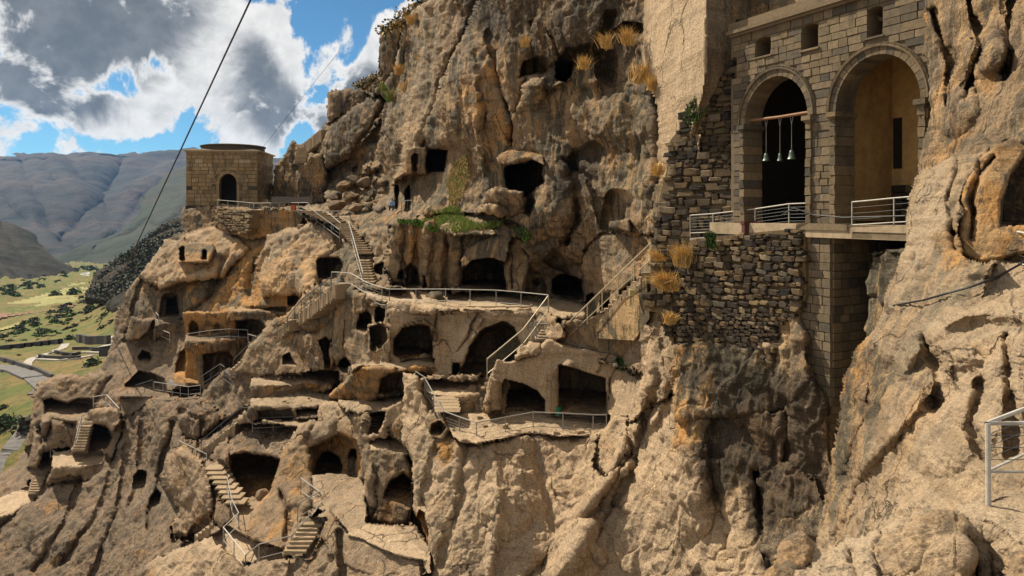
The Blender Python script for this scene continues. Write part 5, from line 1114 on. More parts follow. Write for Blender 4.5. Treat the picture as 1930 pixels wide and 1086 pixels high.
# deck in front of the left arch
b = MB(); dk = [P(1300, 449, 38.2), P(1345, 445, 37.0), P(1425, 437, 34.8), P(1490, 432, 33.0), P(1520, 430, 32.2)]
bk = [Vector((p.x, p.y, p.z)) + FI*1.2 for p in dk]
for i in range(len(dk)-1): b.box8([dk[i]-UP*.12, dk[i+1]-UP*.12, bk[i+1]-UP*.12, bk[i]-UP*.12, dk[i], dk[i+1], bk[i+1], bk[i]])
tag(b.build('church_walkway', M['paving']), kind='structure')
b = MB(); b.box(P(1416, 429, 35.0), (.42, 0, 0), (0, .3, 0), (0, 0, .32)); b.box(P(1416, 420.5, 35.0), (.46, 0, 0), (0, .33, 0), (0, 0, .05))
o = b.build('crate', M['red_box']); tag(o, 'dull red wooden crate standing in the church walkway behind the railing', 'crate')

# ------------------------------------------------------------------ belfry tower
TA = Vector((P(351, 400, 114.2).x, 114.2, 0)); TB = Vector((P(486, 400, 115.2).x, 115.2, 0)); TD = (TB-TA).normalized(); TI = Vector((-TD.y, TD.x, 0)); TW = (TB-TA).length; TH = 9.35; TL = 10.0
def tp(s_, h, o=0.0): return TA + TD*s_ + TI*o + UP*h
tower = empty('belfry_tower', tp(TW/2, 1.0, 5), 'squat square stone belfry with an arched doorway on the cliff edge', 'tower')
ds0, ds1 = TW*(413-351)/135, TW*(446-351)/135; dc, dr = (ds0+ds1)/2, (ds1-ds0)/2; dh = (HY-346)/F*115
b = MB(); zs = 1.0
xs = sorted(set([0, TW] + [dc+dr*math.cos(math.pi*k/20) for k in range(21)]))
for a, c in zip(xs[:-1], xs[1:]):
    def ht(x): return dh + math.sqrt(max(dr*dr-(x-dc)**2, 0))*1.15 if abs(x-dc) <= dr+1e-6 else zs
    in_ = abs((a+c)/2-dc) < dr; l0 = ht(a) if in_ else zs; l1 = ht(c) if in_ else zs
    b.box8([tp(a, l0), tp(c, l1), tp(c, l1, 1.1), tp(a, l0, 1.1), tp(a, TH), tp(c, TH), tp(c, TH, 1.1), tp(a, TH, 1.1)])
b.box(tp(TW-.55, (TH+zs)/2, TL/2+.55), TD*.55, TI*(TL/2-.56), UP*(TH-zs)/2); b.box(tp(.55, (TH+zs)/2, TL/2+.55), TD*.55, TI*(TL/2-.56), UP*(TH-zs)/2)
b.box(tp(TW*.25, (TH+zs)/2, TL-.4), TD*TW*.24, TI*.5, UP*(TH-zs)/2); b.box(tp(TW*.8, (TH+zs)/2, TL-.4), TD*TW*.18, TI*.5, UP*(TH-zs)/2)
b.build('wall', M['mortar'], tower)
tb = [soft_block('stone', 60+i, M['tower_stone'], .010) for i in range(4)]; tdk = soft_block('stone', 70, M['dark_plinth'], .012); tlt = soft_block('stone', 71, M['concrete'], .012)
h = zs; n = 0
while h < TH-.1:
    ch = min(rs.choice([.52, .6, .66]), TH-h); x = 0
    while x < TW-.05:
        ln = rs.uniform(.7, 1.35)
        if TW-x-ln < .5: ln = TW-x
        m_ = x+ln/2
        def hit(u): return abs(u-dc) < dr+.5 and h+ch/2 < dh + math.sqrt(max((dr+.5)**2-(u-dc)**2, 0))*1.1
        if hit(m_) or (hit(x+.1) and hit(x+ln-.1)): x += ln; continue
        me = tb[rs.randrange(4)]
        if (x < .9 and 3.0 < h < 3.7) or (x > TW-2 and x < TW-.9 and 2.9 < h < 4): me = tdk
        if (h > 7.4 and h < 8.2 and (1 < x < 2.2 or TW-3 < x < TW-1.5)): me = tlt
        place(me, 'stone', tower, tp(m_, h+ch/2, rs.uniform(-.06, .0)), TD*(ln-.07), TI*.2, UP*(ch-.07)); x += ln; n += 1
    y = .1
    while y < TL-.6:
        ln = rs.uniform(.9, 1.5); place(tb[rs.randrange(4)], 'stone', tower, tp(TW, h+ch/2, y+ln/2), TD*.1, TI*(ln-.035), UP*(ch-.035)); y += ln; n += 1
    h += ch
print('tower', n)
for k in range(13):
    t0 = math.pi*k/13+.01; t1 = math.pi*(k+1)/13-.01; b = MB()
    def q(t, r_, o): return tp(dc+r_*math.cos(t), dh+r_*1.15*math.sin(t), o)
    b.box8([q(t0, dr, -.08), q(t1, dr, -.08), q(t1, dr, .6), q(t0, dr, .6), q(t0, dr+.42, -.08), q(t1, dr+.42, -.08), q(t1, dr+.42, .2), q(t0, dr+.42, .2)]); b.build('voussoir', M['tower_stone'], tower)
b = MB()
for k in range(20):
    t0 = math.pi*k/20; t1 = math.pi*(k+1)/20
    b.box8([q(t0, dr+.75, -.12), q(t1, dr+.75, -.12), q(t1, dr+.75, .05), q(t0, dr+.75, .05), q(t0, dr+.98, -.12), q(t1, dr+.98, -.12), q(t1, dr+.98, .05), q(t0, dr+.98, .05)])
b.build('hood_moulding', M['tower_stone'], tower)
for e in (-1, 1):
    b = MB(); b.box(tp(dc+e*(dr+.22), (zs+dh)/2, .0), TD*.2, TI*.12, UP*(dh-zs)/2); b.build('jamb', M['tower_stone'], tower)
    b = MB(); b.box(tp(dc+e*(dr+.6), dh-.02, -.05), TD*.62, TI*.12, UP*.12); b.build('impost', M['tower_stone'], tower)
b = MB()
zt = TH
for o_x, hh_, zz in ((.12, .09, zt+.09), (.38, .1, zt+.28)): b.box(tp(TW/2, zz, TL/2), TD*(TW/2+o_x), TI*(TL/2+o_x), UP*hh_)
b.build('cornice', M['concrete'], tower)
b = MB(); b.v += [tp(-.35, zt+.382, -.35), tp(TW+.35, zt+.382, -.35), tp(TW+.35, zt+.382, TL+.35), tp(-.35, zt+.382, TL+.35), tp(TW*.3, zt+.95, TL*.3), tp(TW*.7, zt+.95, TL*.3), tp(TW*.7, zt+.95, TL*.7), tp(TW*.3, zt+.95, TL*.7)]
b.f += [(0, 1, 5, 4), (1, 2, 6, 5), (2, 3, 7, 6), (3, 0, 4, 7), (4, 5, 6, 7)]; b.build('roof', M['mortar'], tower)
b = MB(); nn = 40; cc = tp(TW/2+.3, 0, TL/2); R0 = 4.9
def rg(r_, z): return [cc + Vector((r_*math.cos(2*math.pi*k/nn), r_*math.sin(2*math.pi*k/nn), z)) for k in range(nn)]
prof = [(R0, zt+.3), (R0, zt+1.15), (R0+.18, zt+1.2), (R0+.18, zt+1.36), (R0-.5, zt+1.5), (.1, zt+1.75)]
for r_, z in prof: b.v += rg(r_, z)
for j in range(len(prof)-1):
    for k in range(nn): b.f.append((j*nn+k, j*nn+(k+1) % nn, (j+1)*nn+(k+1) % nn, (j+1)*nn+k))
b.build('drum', M['dark_plinth'], tower)
b = MB(); b.box(tp(.5+2.7, -1.3, 2.5), TD*3.1, TI*3, UP*2.28); b.box(tp(TW/2, .9, TL/2), TD*(TW/2-.05), TI*(TL/2), UP*.15); b.build('plinth', M['dark_plinth'], tower)
h = -3.5
for r_ in range(9):
    x = .05
    while x < 6.2:
        ln = min(rs.uniform(.7, 1.2), 6.25-x); place(tdk, 'plinth_stone', tower, tp(x+ln/2, h+.24, -.53-rs.uniform(0, .05)), TD*(ln-.05), TI*.12, UP*.44); x += ln
    h += .5
b = MB(); b.box(tp(ds1-.28, 2.2, TL-1.2), TD*.12, TI*.06, UP*1.1); b.build('daylight_panel', M['white_paint'], tower)  # pale panel stands in for daylight seen through the tower
# red and ochre low masonry curtain beside the tower plinth
cur = empty('terrace_wall', P(430, 430, 108), 'ochre mortared stone wall under the belfry terrace', 'wall')
fnc = plane_fn(Vector((P(405, 400, 106.3).x, 106.3, 0)), Vector((P(470, 400, 98).x, 98, 0)))
rpc = [(407, 392), (472, 396), (472, 430), (462, 444), (442, 436), (420, 432), (407, 420)]
wall_core(fnc, rpc, M['ochre_mortar'], cur, 1.5, off=-.2); rubble(cur, None, fnc, rpc, 6, [M['tower_stone'], M['mortar'], M['tower_stone'], M['mortar']], limit=120, seed=21, depth=.5, proud=.0)
# ------------------------------------------------------------------ railings
def rail(top, label, hgt=1.05, mat='rail', nw=4, posts=None, r=.028, low=True, group=None, drop_last=False, thick=1.0):
    """top: [(px, py, distance)] along the handrail as seen; a post under every point"""
    T = [P(*t) for t in top]; e = empty('railing', T[0]-UP*hgt, label, 'railing', group)
    m_ = M[mat]; r = r*thick
    b = MB(); b.tube(T, r*1.15, 6); b.build('handrail', m_, e)
    pp = []
    for i, (a, c) in enumerate(zip(T[:-1], T[1:])):
        L_ = math.hypot(*(c-a).xy); n = max(1, int(round(L_/2.3)))
        for k in range(n): pp.append(a.lerp(c, k/n))
    pp.append(T[-1])
    if posts is not None: pp = [P(*t) for t in posts]
    for p in pp:
        b = MB(); b.tube([p-UP*(hgt+.25), p], r, 6); b.build('post', m_, e)
    if low:
        b = MB(); b.tube([t-UP*(hgt-.12) for t in T], r*.8, 5); b.build('lower_rail', m_, e)
    for k in range(nw):
        z = .12 + (hgt-.12)*(k+1)/(nw+1); b = MB(); b.tube([t-UP*(hgt-z) for t in T], .0055*thick, 4); b.build('wire', M['rail_dark'] if mat != 'rail_beige' else m_, e)
    return e
rail([(410, 377, 108), (470, 382, 104), (478, 383, 103), (581, 382, 93)], 'long pale railing on the terrace wall in front of the belfry doorway', mat='rail_white', nw=2, r=.04)
rail([(560, 397, 93), (612, 398, 90), (660, 398, 88)], 'pale railing over the ledge between belfry terrace and upper stair', mat='rail', nw=2, r=.035)
rail([(581, 388, 92), (597, 402, 88), (640, 433, 82)], 'short sloping railing at the left head of the upper stair', mat='rail', nw=1, r=.035)
rail([(616, 399, 88), (642, 421, 83)], 'white railing down the first steps below the belfry path', mat='rail_white', nw=1, r=.035)
rail([(657, 418, 83), (665, 445, 78), (674, 478, 73), (684, 514, 69)], 'long steep handrail beside the straight upper stair', mat='rail_white', nw=1, r=.035)
rail([(625, 513, 68), (636, 513, 67), (661, 515, 65.5), (690, 532, 62.5), (720, 542, 60.5), (734, 545, 60)], 'curving railing at the left end of the main walkway, going down to the right', mat='rail_white', nw=3, r=.032)
rail([(734, 545, 60), (784, 545, 58.7), (840, 545, 57.5), (886, 546, 56.7), (935, 547, 56), (982, 551, 55), (1033, 556, 53.5)], 'longest pale railing along the edge of the central walkway slab', mat='rail_white', nw=0, r=.032)
rail([(1034, 557, 53.5), (986, 621, 52), (918, 677, 51)], 'beige sloping railing from the walkway down to the left, before the big round cave', mat='rail_beige', nw=5, r=.04, hgt=1.15)
rail([(1007, 606, 53), (1027, 608, 53), (1030, 609, 54.5)], 'short pale railing at the head of the middle steps', mat='rail_white', nw=3, r=.03)
rail([(1011, 610, 52), (1039, 610, 51.5), (1095, 627, 50), (1155, 637, 48.5), (1198, 638, 47)], 'grey railing around the terrace on top of the two-room cave house', mat='rail', nw=2, r=.035)
rail([(1065, 614, 51), (1107, 574, 48.5), (1165, 518, 45), (1228, 457, 41.2)], 'long beige stair railing climbing to the right towards the dry grass', mat='rail_beige', nw=5, r=.04)
rail([(783, 700, 52), (800, 711, 51.5), (836, 775, 48.3)], 'steel railing down the short stair left of the cave house platform', mat='rail', nw=4, r=.035)
rail([(836, 775, 48.3), (866, 786, 47.2), (898, 797, 46), (1005, 777, 47.6), (1061, 779, 47.3), (1118, 782, 47.2), (1143, 782, 47.2)], 'steel railing with wires along the front of the cave house platform', mat='rail', nw=4, r=.035)
rail([(624, 522, 67.5), (568, 565, 72), (542, 597, 75), (505, 619, 79), (483, 635, 81), (440, 678, 82)], 'long dark handrail down the diagonal stair in the middle left', mat='rail_dark', nw=1, r=.04)
rail([(352, 629, 96), (356, 629, 95.5), (395, 623, 94), (432, 620, 93), (467, 622, 91)], 'grey railing of the ledge before the ochre wall niches', mat='rail', nw=1, r=.035)
rail([(468, 630, 88), (486, 635, 85)], 'short pale rail joining the ledge to the diagonal stair', mat='rail', nw=0, r=.035)
rail([(294, 589, 104), (299, 595, 103)], 'tiny pale rail at the doorway cave of the far left', mat='rail_white', nw=0, r=.04)
rail([(298, 619, 102), (320, 628, 100)], 'short white rail on the rock below the doorway cave', mat='rail_white', nw=0, r=.04)
rail([(290, 720, 92), (325, 725, 90), (355, 729, 88), (378, 726, 87)], 'grey railing with a small notice on the lower left ledge', mat='rail', nw=1, r=.04)
rail([(379, 710, 86), (415, 686, 83), (423, 692, 82)], 'dark sloping rail rising from the lower left ledge', mat='rail_dark', nw=1, r=.04)
rail([(256, 726, 96), (288, 716, 94)], 'thin dark rail in front of the shadowed hollow at left', mat='rail_dark', nw=1, r=.035)
rail([(422, 698, 80), (435, 708, 77.5), (476, 705, 77.5)], 'dark railing around the corner of the upper middle terrace', mat='rail_dark', nw=1, r=.035)
rail([(338, 831, 78), (389, 856, 73)], 'pale railing on the crest of the lower left slope', mat='rail', nw=1, r=.04)
rail([(379, 831, 74), (417, 799, 74), (455, 769, 74), (473, 768, 73)], 'dark handrail beside the hidden stair up to the lowest middle terrace', mat='rail_dark', nw=1, r=.035)
rail([(389, 856, 73), (391, 880, 69.5), (428, 894, 66)], 'dark bent railing above the wide fan of steps', mat='rail_dark', nw=1, r=.035)
rail([(476, 789, 70), (554, 785, 70), (597, 783, 69)], 'pale railing along the lowest of the three middle terraces', mat='rail', nw=1, r=.035)
rail([(428, 900, 63), (438, 944, 59), (450, 967, 57)], 'blue-grey handrail going down past the fan of steps', mat='rail', nw=2, r=.035)
rail([(450, 967, 57), (421, 994, 54), (463, 1046, 50)], 'sharply bent pale railing at the bottom of the left court', mat='rail_white', nw=3, r=.035)
rail([(463, 1046, 50), (488, 1026, 49.2), (549, 1010, 48), (607, 946, 50)], 'grey railing climbing the sunlit steps at the bottom', mat='rail', nw=1, r=.035)
rail([(567, 901, 55), (603, 927, 51.5), (561, 949, 50)], 'bent grey railing with wires at the top of the sunlit steps', mat='rail', nw=3, r=.035)
rail([(609, 962, 49.5), (637, 984, 48), (662, 1004, 47)], 'pale sloping railing right of the sunlit peak', mat='rail_white', nw=1, r=.035)
rail([(662, 1013, 46.5), (739, 1034, 44.5), (794, 1048, 43.3), (803, 1040, 43.5)], 'pale railing along the lowest ledge at the bottom centre', mat='rail_white', nw=1, r=.035)
rail([(143, 826, 95), (153, 786, 97.5), (170, 775, 98)], 'white stair rail of the low left rock', mat='rail_white', nw=1, r=.05)
rail([(176, 748, 98), (201, 744, 97), (225, 770, 94)], 'white angled railing on the outcrop above the left stair', mat='rail_white', nw=1, r=.05)
rail([(95, 845, 100), (117, 865, 98)], 'short white railing at the left edge of the pale forecourt', mat='rail_white', nw=1, r=.045)
rail([(117, 865, 98), (152, 862, 97.5), (178, 861, 97)], 'pale railing across the front of the forecourt below the left stair', mat='rail', nw=1, r=.035)
rail([(-40, 952, 98), (0, 949, 98), (30, 948, 98), (52, 946, 98)], 'thin dark railing on the pale path at the left edge', mat='rail_dark', nw=1, r=.04)
rail([(1301, 406, 38.4), (1344, 403, 37.0), (1423, 394, 34.8), (1487, 384.5, 33), (1524, 383, 32.1)], 'white railing in front of the left church arch', mat='rail_white', nw=5, r=.028, posts=[(1301, 406, 38.4), (1344, 403, 37.0), (1423, 394, 34.8), (1487, 384.5, 33)])
rail([(1606, 381, 29.8), (1640, 378, 29), (1685, 373.5, 28), (1716, 371, 27.4)], 'white railing in front of the right church arch', mat='rail_white', nw=3, r=.028, posts=[(1606, 381, 29.8), (1685, 373.5, 28)])
rail([(757, 380, 77), (768, 378, 76.5), (778, 378, 76)], 'small dark railing at the tall narrow cave mouths', mat='rail_dark', nw=1, r=.035)
rail([(1868, 427, 20.5), (1935, 440, 16.5), (2000, 452, 14)], 'pale railing at the mouth of the cave in the big boulder', mat='rail_white', nw=3, r=.022, hgt=.85, posts=[(1872, 428, 20.2), (2000, 452, 14)])
e = rail([(2060, 740, 11.6), (1930, 771, 10.66), (1859, 798, 9.96), (1930, 798, 9.96), (2060, 798, 9.96)], 'large white corner railing close by on the foreground ledge', mat='rail_white', nw=3, r=.026, hgt=.78, posts=[(2060, 740, 11.6), (2060, 798, 9.96)], low=True)
b = MB(); b.tube([P(1863, 955, 9.96), P(1862, 798, 9.96)], .034, 10); b.build('post', M['rail_white'], e)
b = MB(); b.box(P(324, 722, 89.5), (.2, 0, 0), (0, .03, 0), (0, 0, .3)); tag(b.build('notice_plate', M['white_paint']), 'small white notice fixed to the railing of the lower left ledge', 'notice')

# ------------------------------------------------------------------ stairs
stepm = [soft_block('step', 80+i, M['step'], .03) for i in range(4)]
def stair(a, c, n, wpx, label, depth_dir=None, over=1.5, wdir=None, body=0.0, mat=None, hfac=1.0):
    """n steps from photo point a (bottom) to c (top), each (px, py, distance); wdir = width vector in metres"""
    A = P(*a); C_ = P(*c); e = empty('stair', A, label, 'stair'); rise = (C_.z-A.z)/n; run = C_-A; run.z = 0
    if wdir is None: wdir = Vector((wpx/F*(a[2]+c[2])/2, 0, 0))
    else: wdir = Vector(wdir)
    dd = run/n
    perp = Vector((-wdir.y, wdir.x, 0)).normalized()
    if perp.y < 0: perp = -perp
    for k in range(n):
        p = A.lerp(C_, (k+.5)/n)
        if abs(run.normalized().dot(wdir.normalized())) > .95: ay = perp*1.0
        else: ay = perp*max(dd.length*over, .3)
        rj = random.uniform(-.02, .02)
        m = place(stepm[k % 4], 'step', e, p + Vector((rj, rj, -abs(rise)*hfac/2)), wdir, ay, UP*(abs(rise)*hfac*1.02))
    return e
stair((697, 532, 69.5), (686, 488, 75.5), 9, 24, 'lower flight of the straight upper stair, nine pale worn steps', over=2.2)
stair((693, 477, 76.5), (644, 420, 85), 14, 26, 'upper flight of the straight upper stair below the belfry path', over=2.2)
stair((640, 418, 86), (585, 396, 91), 6, 34, 'few broad steps at the top of the upper stair', over=2.5)
def side_stair(top, n, label, width=1.2, depth=2.5):
    """sawtooth stair seen from its side: top = (lower, upper) photo points; solid below"""
    A = P(*top[0]); C_ = P(*top[1]); e = empty('stair', A, label, 'stair'); d_ = (C_-A)/n; hz = Vector((d_.x, d_.y, 0)); pr = Vector((-hz.y, hz.x, 0)).normalized()
    if pr.y < 0: pr = -pr
    for k in range(n):
        b0 = A + d_*k; z1 = b0.z + d_.z
        c = Vector((b0.x, b0.y, 0)) + hz*.5 + pr*width/2 + UP*(z1-depth/2)
        place(stepm[k % 4], 'step', e, c, hz*1.04, pr*width, UP*depth)
    return e
side_stair([(1100, 626, 50), (1218, 514, 42.6)], 14, 'steep saw-toothed stair climbing right towards the dry grass', 1.5, .6)
b = MB(); pl = [P(1102, 636, 49.75), P(1102, 629, 49.75), P(1218, 526, 42.5), P(1224, 600, 42.3), P(1195, 642, 44)]; b.prism(pl, Vector((.6, 1.2, 0)))
o = b.build('stair_side_wall', M['plaster']); tag(o, 'plastered ochre side wall under the steep saw-toothed stair', 'wall')
stair((845, 775, 48.6), (838, 746, 52.3), 5, 46, 'five broad rock steps left of the cave house platform', over=1.6)
stair((702, 815, 57.5), (712, 780, 60), 6, 24, 'worn rounded steps carved in the sunlit rock at the centre', over=1.5)
side_stair([(432, 702, 80), (500, 640, 79)], 13, 'lower half of the long diagonal stair at middle left', 1.6, 1.2)
side_stair([(502, 640, 79), (545, 604, 75)], 9, 'middle part of the long diagonal stair at middle left', 1.6, 1.2)
side_stair([(562, 592, 73.5), (632, 536, 67.5)], 16, 'top part of the long diagonal stair with pale treads', 1.6, 1.4)
side_stair([(382, 848, 73.5), (443, 800, 73.2)], 12, 'dark-sided stair leading up to the lowest middle terrace', 1.4, 2.2)
stair((450, 948, 62), (403, 876, 68), 8, 36, 'fan of wide brown steps left of the lone boulder', over=1.4)
stair((150, 848, 95), (163, 800, 98), 9, 22, 'pale nine-step stair on the low left rock', over=1.6)
stair((66, 926, 97), (74, 903, 99), 5, 18, 'small stair in the hollow at the far left edge', over=1.6)
stair((566, 306, 113.4), (572, 276, 116.5), 8, 22, 'old carved steps on the face of the skyline knob', over=1.4)
side_stair([(569, 273, 116.5), (605, 244, 112.5)], 8, 'notched stair along the skyline beside the knob', 1.6, 2.0)
stair((556, 1040, 47.2), (590, 982, 49.3), 7, 42, 'sunlit steps rising to the peak at the bottom', over=1.5)
side_stair([(366, 1016, 63.5), (430, 968, 61.5)], 9, 'row of small pale steps in the dark cleft at lower left', 1.2, .9)
stair((1022, 640, 52.4), (1042, 600, 55), 8, 24, 'grey steps between the walkway and the cave house terrace', over=1.8)
stair((1040, 594, 55.5), (1052, 586, 57), 3, 26, 'three low steps up to the court of the round cave', over=1.8)
# main walkway slab
b = MB(); ed = [(735, 569, 59.2), (770, 573, 58.2), (800, 576.5, 57.2), (850, 577.5, 56.6), (920, 578, 56.5), (1003, 578, 56.5)]
ed = [P(p, q_, 7.42*F/(q_-HY)) for p, q_, _ in ed]; bk = [p + Vector((.2, 2.6, 0)) for p in ed]
for i in range(len(ed)-1): b.box8([ed[i]-UP*.24, ed[i+1]-UP*.24, bk[i+1]-UP*.24, bk[i]-UP*.24, ed[i]+UP*.03, ed[i+1]+UP*.03, bk[i+1]+UP*.03, bk[i]+UP*.03])
tag(b.build('walkway_slab', M['concrete']), kind='structure')

# ------------------------------------------------------------------ loose things
def boulder_thing(px, py, d, size, label, cat='boulder', seed=1, flat=(1, 1, .8), mat='rock'):
    rr = random.Random(seed); bm = bmesh.new(); bmesh.ops.create_icosphere(bm, subdivisions=4, radius=1)
    off = [Vector((rr.uniform(-1, 1), rr.uniform(-1, 1), rr.uniform(-1, 1))).normalized() for _ in range(14)]; lv = [rr.uniform(.62, .9) for _ in off]
    from mathutils import noise as mn
    for v in bm.verts:
        for o_, l_ in zip(off, lv):
            q_ = v.co.dot(o_)
            if q_ > l_: v.co -= o_*(q_-l_)
        v.co *= 1 + .07*mn.noise(v.co*2.5+Vector((seed, 0, 0))) + .03*mn.noise(v.co*7)
        v.co = Vector((v.co.x*flat[0], v.co.y*flat[1], v.co.z*flat[2]))*size
    me = bpy.data.meshes.new('boulder'); bm.to_mesh(me); bm.free(); me.materials.append(M[mat]); me.polygons.foreach_set('use_smooth', [True]*len(me.polygons))
    o = bpy.data.objects.new('boulder', me); COL.objects.link(o); o.location = P(px, py, d); o.rotation_euler = (rr.uniform(0, .3), rr.uniform(0, .3), rr.uniform(0, 6)); return tag(o, label, cat)
boulder_thing(496, 933, 61, .62, 'lone cracked boulder standing in the brown recess', seed=3, flat=(1, 1, .95))
boulder_thing(801, 671, 58.0, .52, 'squared block of stone on the lip of the round cave', seed=5, flat=(1, .7, .5))
boulder_thing(893, 713, 52.5, .5, 'pale loose rock on the ledge beside the sloping railing', seed=6, flat=(1.3, .8, .45))
boulder_thing(820, 556, 60, .8, 'flat brown rock lying on the central walkway', seed=7, flat=(1.3, .8, .4))
boulder_thing(912, 733, 51.2, .3, 'small cut stone at the foot of the beige railing', seed=8, flat=(.8, .8, .6))
boulder_thing(1150, 606, 50, .7, 'low pale rock on the terrace behind the grey railing', seed=9, flat=(1.6, .8, .4))
rr = random.Random(77)
labs = ['big pale slab', 'squared brown block', 'rounded grey rock', 'split ochre rock', 'leaning flat slab', 'small angular rock', 'tilted wedge of rock', 'long low rock', 'upright rock splinter', 'dark mossy rock']
spots = [(648, 352, 1.5), (668, 340, 1.3), (690, 345, 1.6), (705, 365, 1.2), (660, 372, 1.7), (690, 380, 1.1), (636, 388, 1.4), (672, 392, 1.3), (712, 388, 1.4), (722, 372, 1.0)]
wh = ['highest in the rockfall by the knob', 'near the top of the rockfall', 'at the middle of the rockfall', 'at the right edge of the rockfall', 'at the left side of the rockfall', 'low in the rockfall', 'at the left foot of the rockfall', 'at the centre foot of the rockfall', 'at the right foot of the rockfall', 'beside the dark twigs by the narrow caves']
for i, (x, y, s_) in enumerate(spots): boulder_thing(x, y, 103-(y-340)*.18, s_*.9, labs[i] + ' ' + wh[i], 'rock', 100+i, (1, .8, .6), 'rock_far')
# timber stack behind the belfry railing
for k in range(5):
    b = MB(); y = 372+k*2.4; b.box(P(549, y, 100-k), (2.6, .3*(-1)**k, 0), (0, .12, 0), (0, 0, .07)); o = b.build('plank', M['greywood']); tag(o, ['topmost grey plank of the stack behind the belfry railing', 'second grey plank from the top of the stack by the belfry', 'middle grey plank of the stack by the belfry', 'second lowest grey plank of the stack by the belfry', 'lowest grey plank of the stack by the belfry'][k], 'plank', 'grey planks by the belfry')
b = MB(); b.box(P(553, 391.5, 93.5), (.28, 0, 0), (0, .25, 0), (0, 0, .35)); b.box(P(553, 386.5, 93.5), (.32, 0, 0), (0, .29, 0), (0, 0, .04)); tag(b.build('box', M['orange_box']), 'orange-brown box under the end of the belfry railing', 'box')
b = MB(); b.box(P(1191, 553, 43.4), (.13, 0, 0), (0, .07, 0), (0, 0, .17)); b.box(P(1191, 547.5, 43.4), (.15, 0, 0), (0, .09, 0), (0, 0, .02)); b.tube([P(1191, 547, 43.45), P(1191, 500, 43.3)], .02, 6); tag(b.build('junction_box', M['yellow_box']), 'small olive junction box on the post of the steep stair', 'box')
b = MB(); c0 = P(1052, 775, 49.5); prof = [(.17, -.28), (.21, .22), (.23, .24), (.23, .3), (.19, .3), (.17, .1)]; n = 14
for r_, z in prof:
    for k in range(n): b.v.append(c0 + Vector((r_*math.cos(2*math.pi*k/n), r_*math.sin(2*math.pi*k/n), z)))
for j in range(len(prof)-1):
    for k in range(n): b.f.append((j*n+k, j*n+(k+1) % n, (j+1)*n+(k+1) % n, (j+1)*n+k))
b.f.append(tuple(range(n))); b.f.append(tuple(range((len(prof)-1)*n, len(prof)*n))); tag(b.build('litter_bin', M['green_plastic']), 'dark green litter bin inside the square room of the cave house', 'bin')

def person_sitting():
    c = P(739, 391, 82.5); e = empty('person', c, 'person in a pale blue top sitting by the twigs at the narrow caves', 'person')
    verts = [(0, 0, .0), (0, 0, .22), (0, .02, .45), (0, 0, .56), (0, -.02, .64), (0, -.02, .76), (-.19, 0, .48), (-.25, -.12, .26), (-.16, -.30, .16), (.19, 0, .48), (.25, -.12, .26), (.16, -.30, .16),
             (-.10, -.08, -.01), (-.15, -.42, .10), (-.15, -.46, -.30), (-.15, -.60, -.34), (.10, -.08, -.01), (.15, -.42, .10), (.15, -.46, -.30), (.15, -.60, -.34)]
    ed = [(0, 1), (1, 2), (2, 3), (3, 4), (4, 5), (2, 6), (6, 7), (7, 8), (2, 9), (9, 10), (10, 11), (0, 12), (12, 13), (13, 14), (14, 15), (0, 16), (16, 17), (17, 18), (18, 19)]
    rad = [.15, .14, .15, .055, .085, .085, .06, .045, .035, .06, .045, .035, .09, .07, .05, .04, .09, .07, .05, .04]
    me = bpy.data.meshes.new('body'); me.from_pydata(verts, ed, []); o = bpy.data.objects.new('body', me); COL.objects.link(o); o.parent = e
    sk = o.modifiers.new('skin', 'SKIN'); 
    bpy.context.view_layer.objects.active = o
    for v, r_ in zip(me.skin_vertices[0].data if me.skin_vertices else [], rad): v.radius = (r_, r_)
    sb_ = o.modifiers.new('sub', 'SUBSURF'); sb_.levels = 1; sb_.render_levels = 1
    me.materials.append(M['cloth_blue']); e.scale = (1.25, 1.25, 1.25)
    b = MB()
    for j in range(5):
        for k in range(10):
            a = 2*math.pi*k/10; t = j/4*math.pi/2; b.v.append(Vector((.1*math.cos(a)*math.cos(t), -.02+.1*math.sin(a)*math.cos(t), .74+.11*math.sin(t))))
    for j in range(4):
        for k in range(10): b.f.append((j*10+k, j*10+(k+1) % 10, (j+1)*10+(k+1) % 10, (j+1)*10+k))
    h_ = b.build('hair', M['cloth_dark']); h_.parent = e
    b = MB()
    for sx in (-.15, .15): b.tube([Vector((sx*.7, -.05, .0)), Vector((sx, -.42, .12)), Vector((sx, -.46, -.3))], [.11, .085, .065], 8)
    t_ = b.build('trousers', M['cloth_dark']); t_.parent = e
person_sitting()

# ------------------------------------------------------------------ cables
def sag(a, c, n, dz):
    A = P(*a); C_ = P(*c); return [A.lerp(C_, k/n) - UP*(dz*4*(k/n)*(1-k/n)) for k in range(n+1)]
b = MB(); pts = sag((505, -70, 11), (186, 614, 165), 60, 0.0)
A_ = P(505, -70, 11); C_ = P(186, 614, 165)
b.tube([A_.lerp(C_, k/60) for k in range(61)], [.016 + .085*k/60 for k in range(61)], 6); tag(b.build('power_cable', M['cable']), 'thick black cable slanting down across the sky from the top edge to the valley', 'cable')
b = MB(); b.tube([P(640, 96, 110), P(600, 146, 118), P(500, 272, 140), P(470, 310, 146)], .03, 4); tag(b.build('thin_wire', M['cable']), 'faint thin wire in front of the clouds between the belfry and the cliff', 'wire')
def on_boulder(px, py, off):
    i = int((py-B.y0)/B.step); j = int((px-B.x0)/B.step); return P(px, py, float(B.Yf[i-2:i+3, j-2:j+3].min())-off)
b = MB(); b.tube([on_boulder(x, np.interp(x, [1665, 1700, 1740, 1785, 1830, 1880, 1930, 1990], [579, 573, 566, 553, 541, 522, 494, 455]), .12) for x in range(1680, 1995, 12)], .026, 6); tag(b.build('black_hose', M['cable']), 'black cable lying over the shoulder of the big boulder', 'cable')
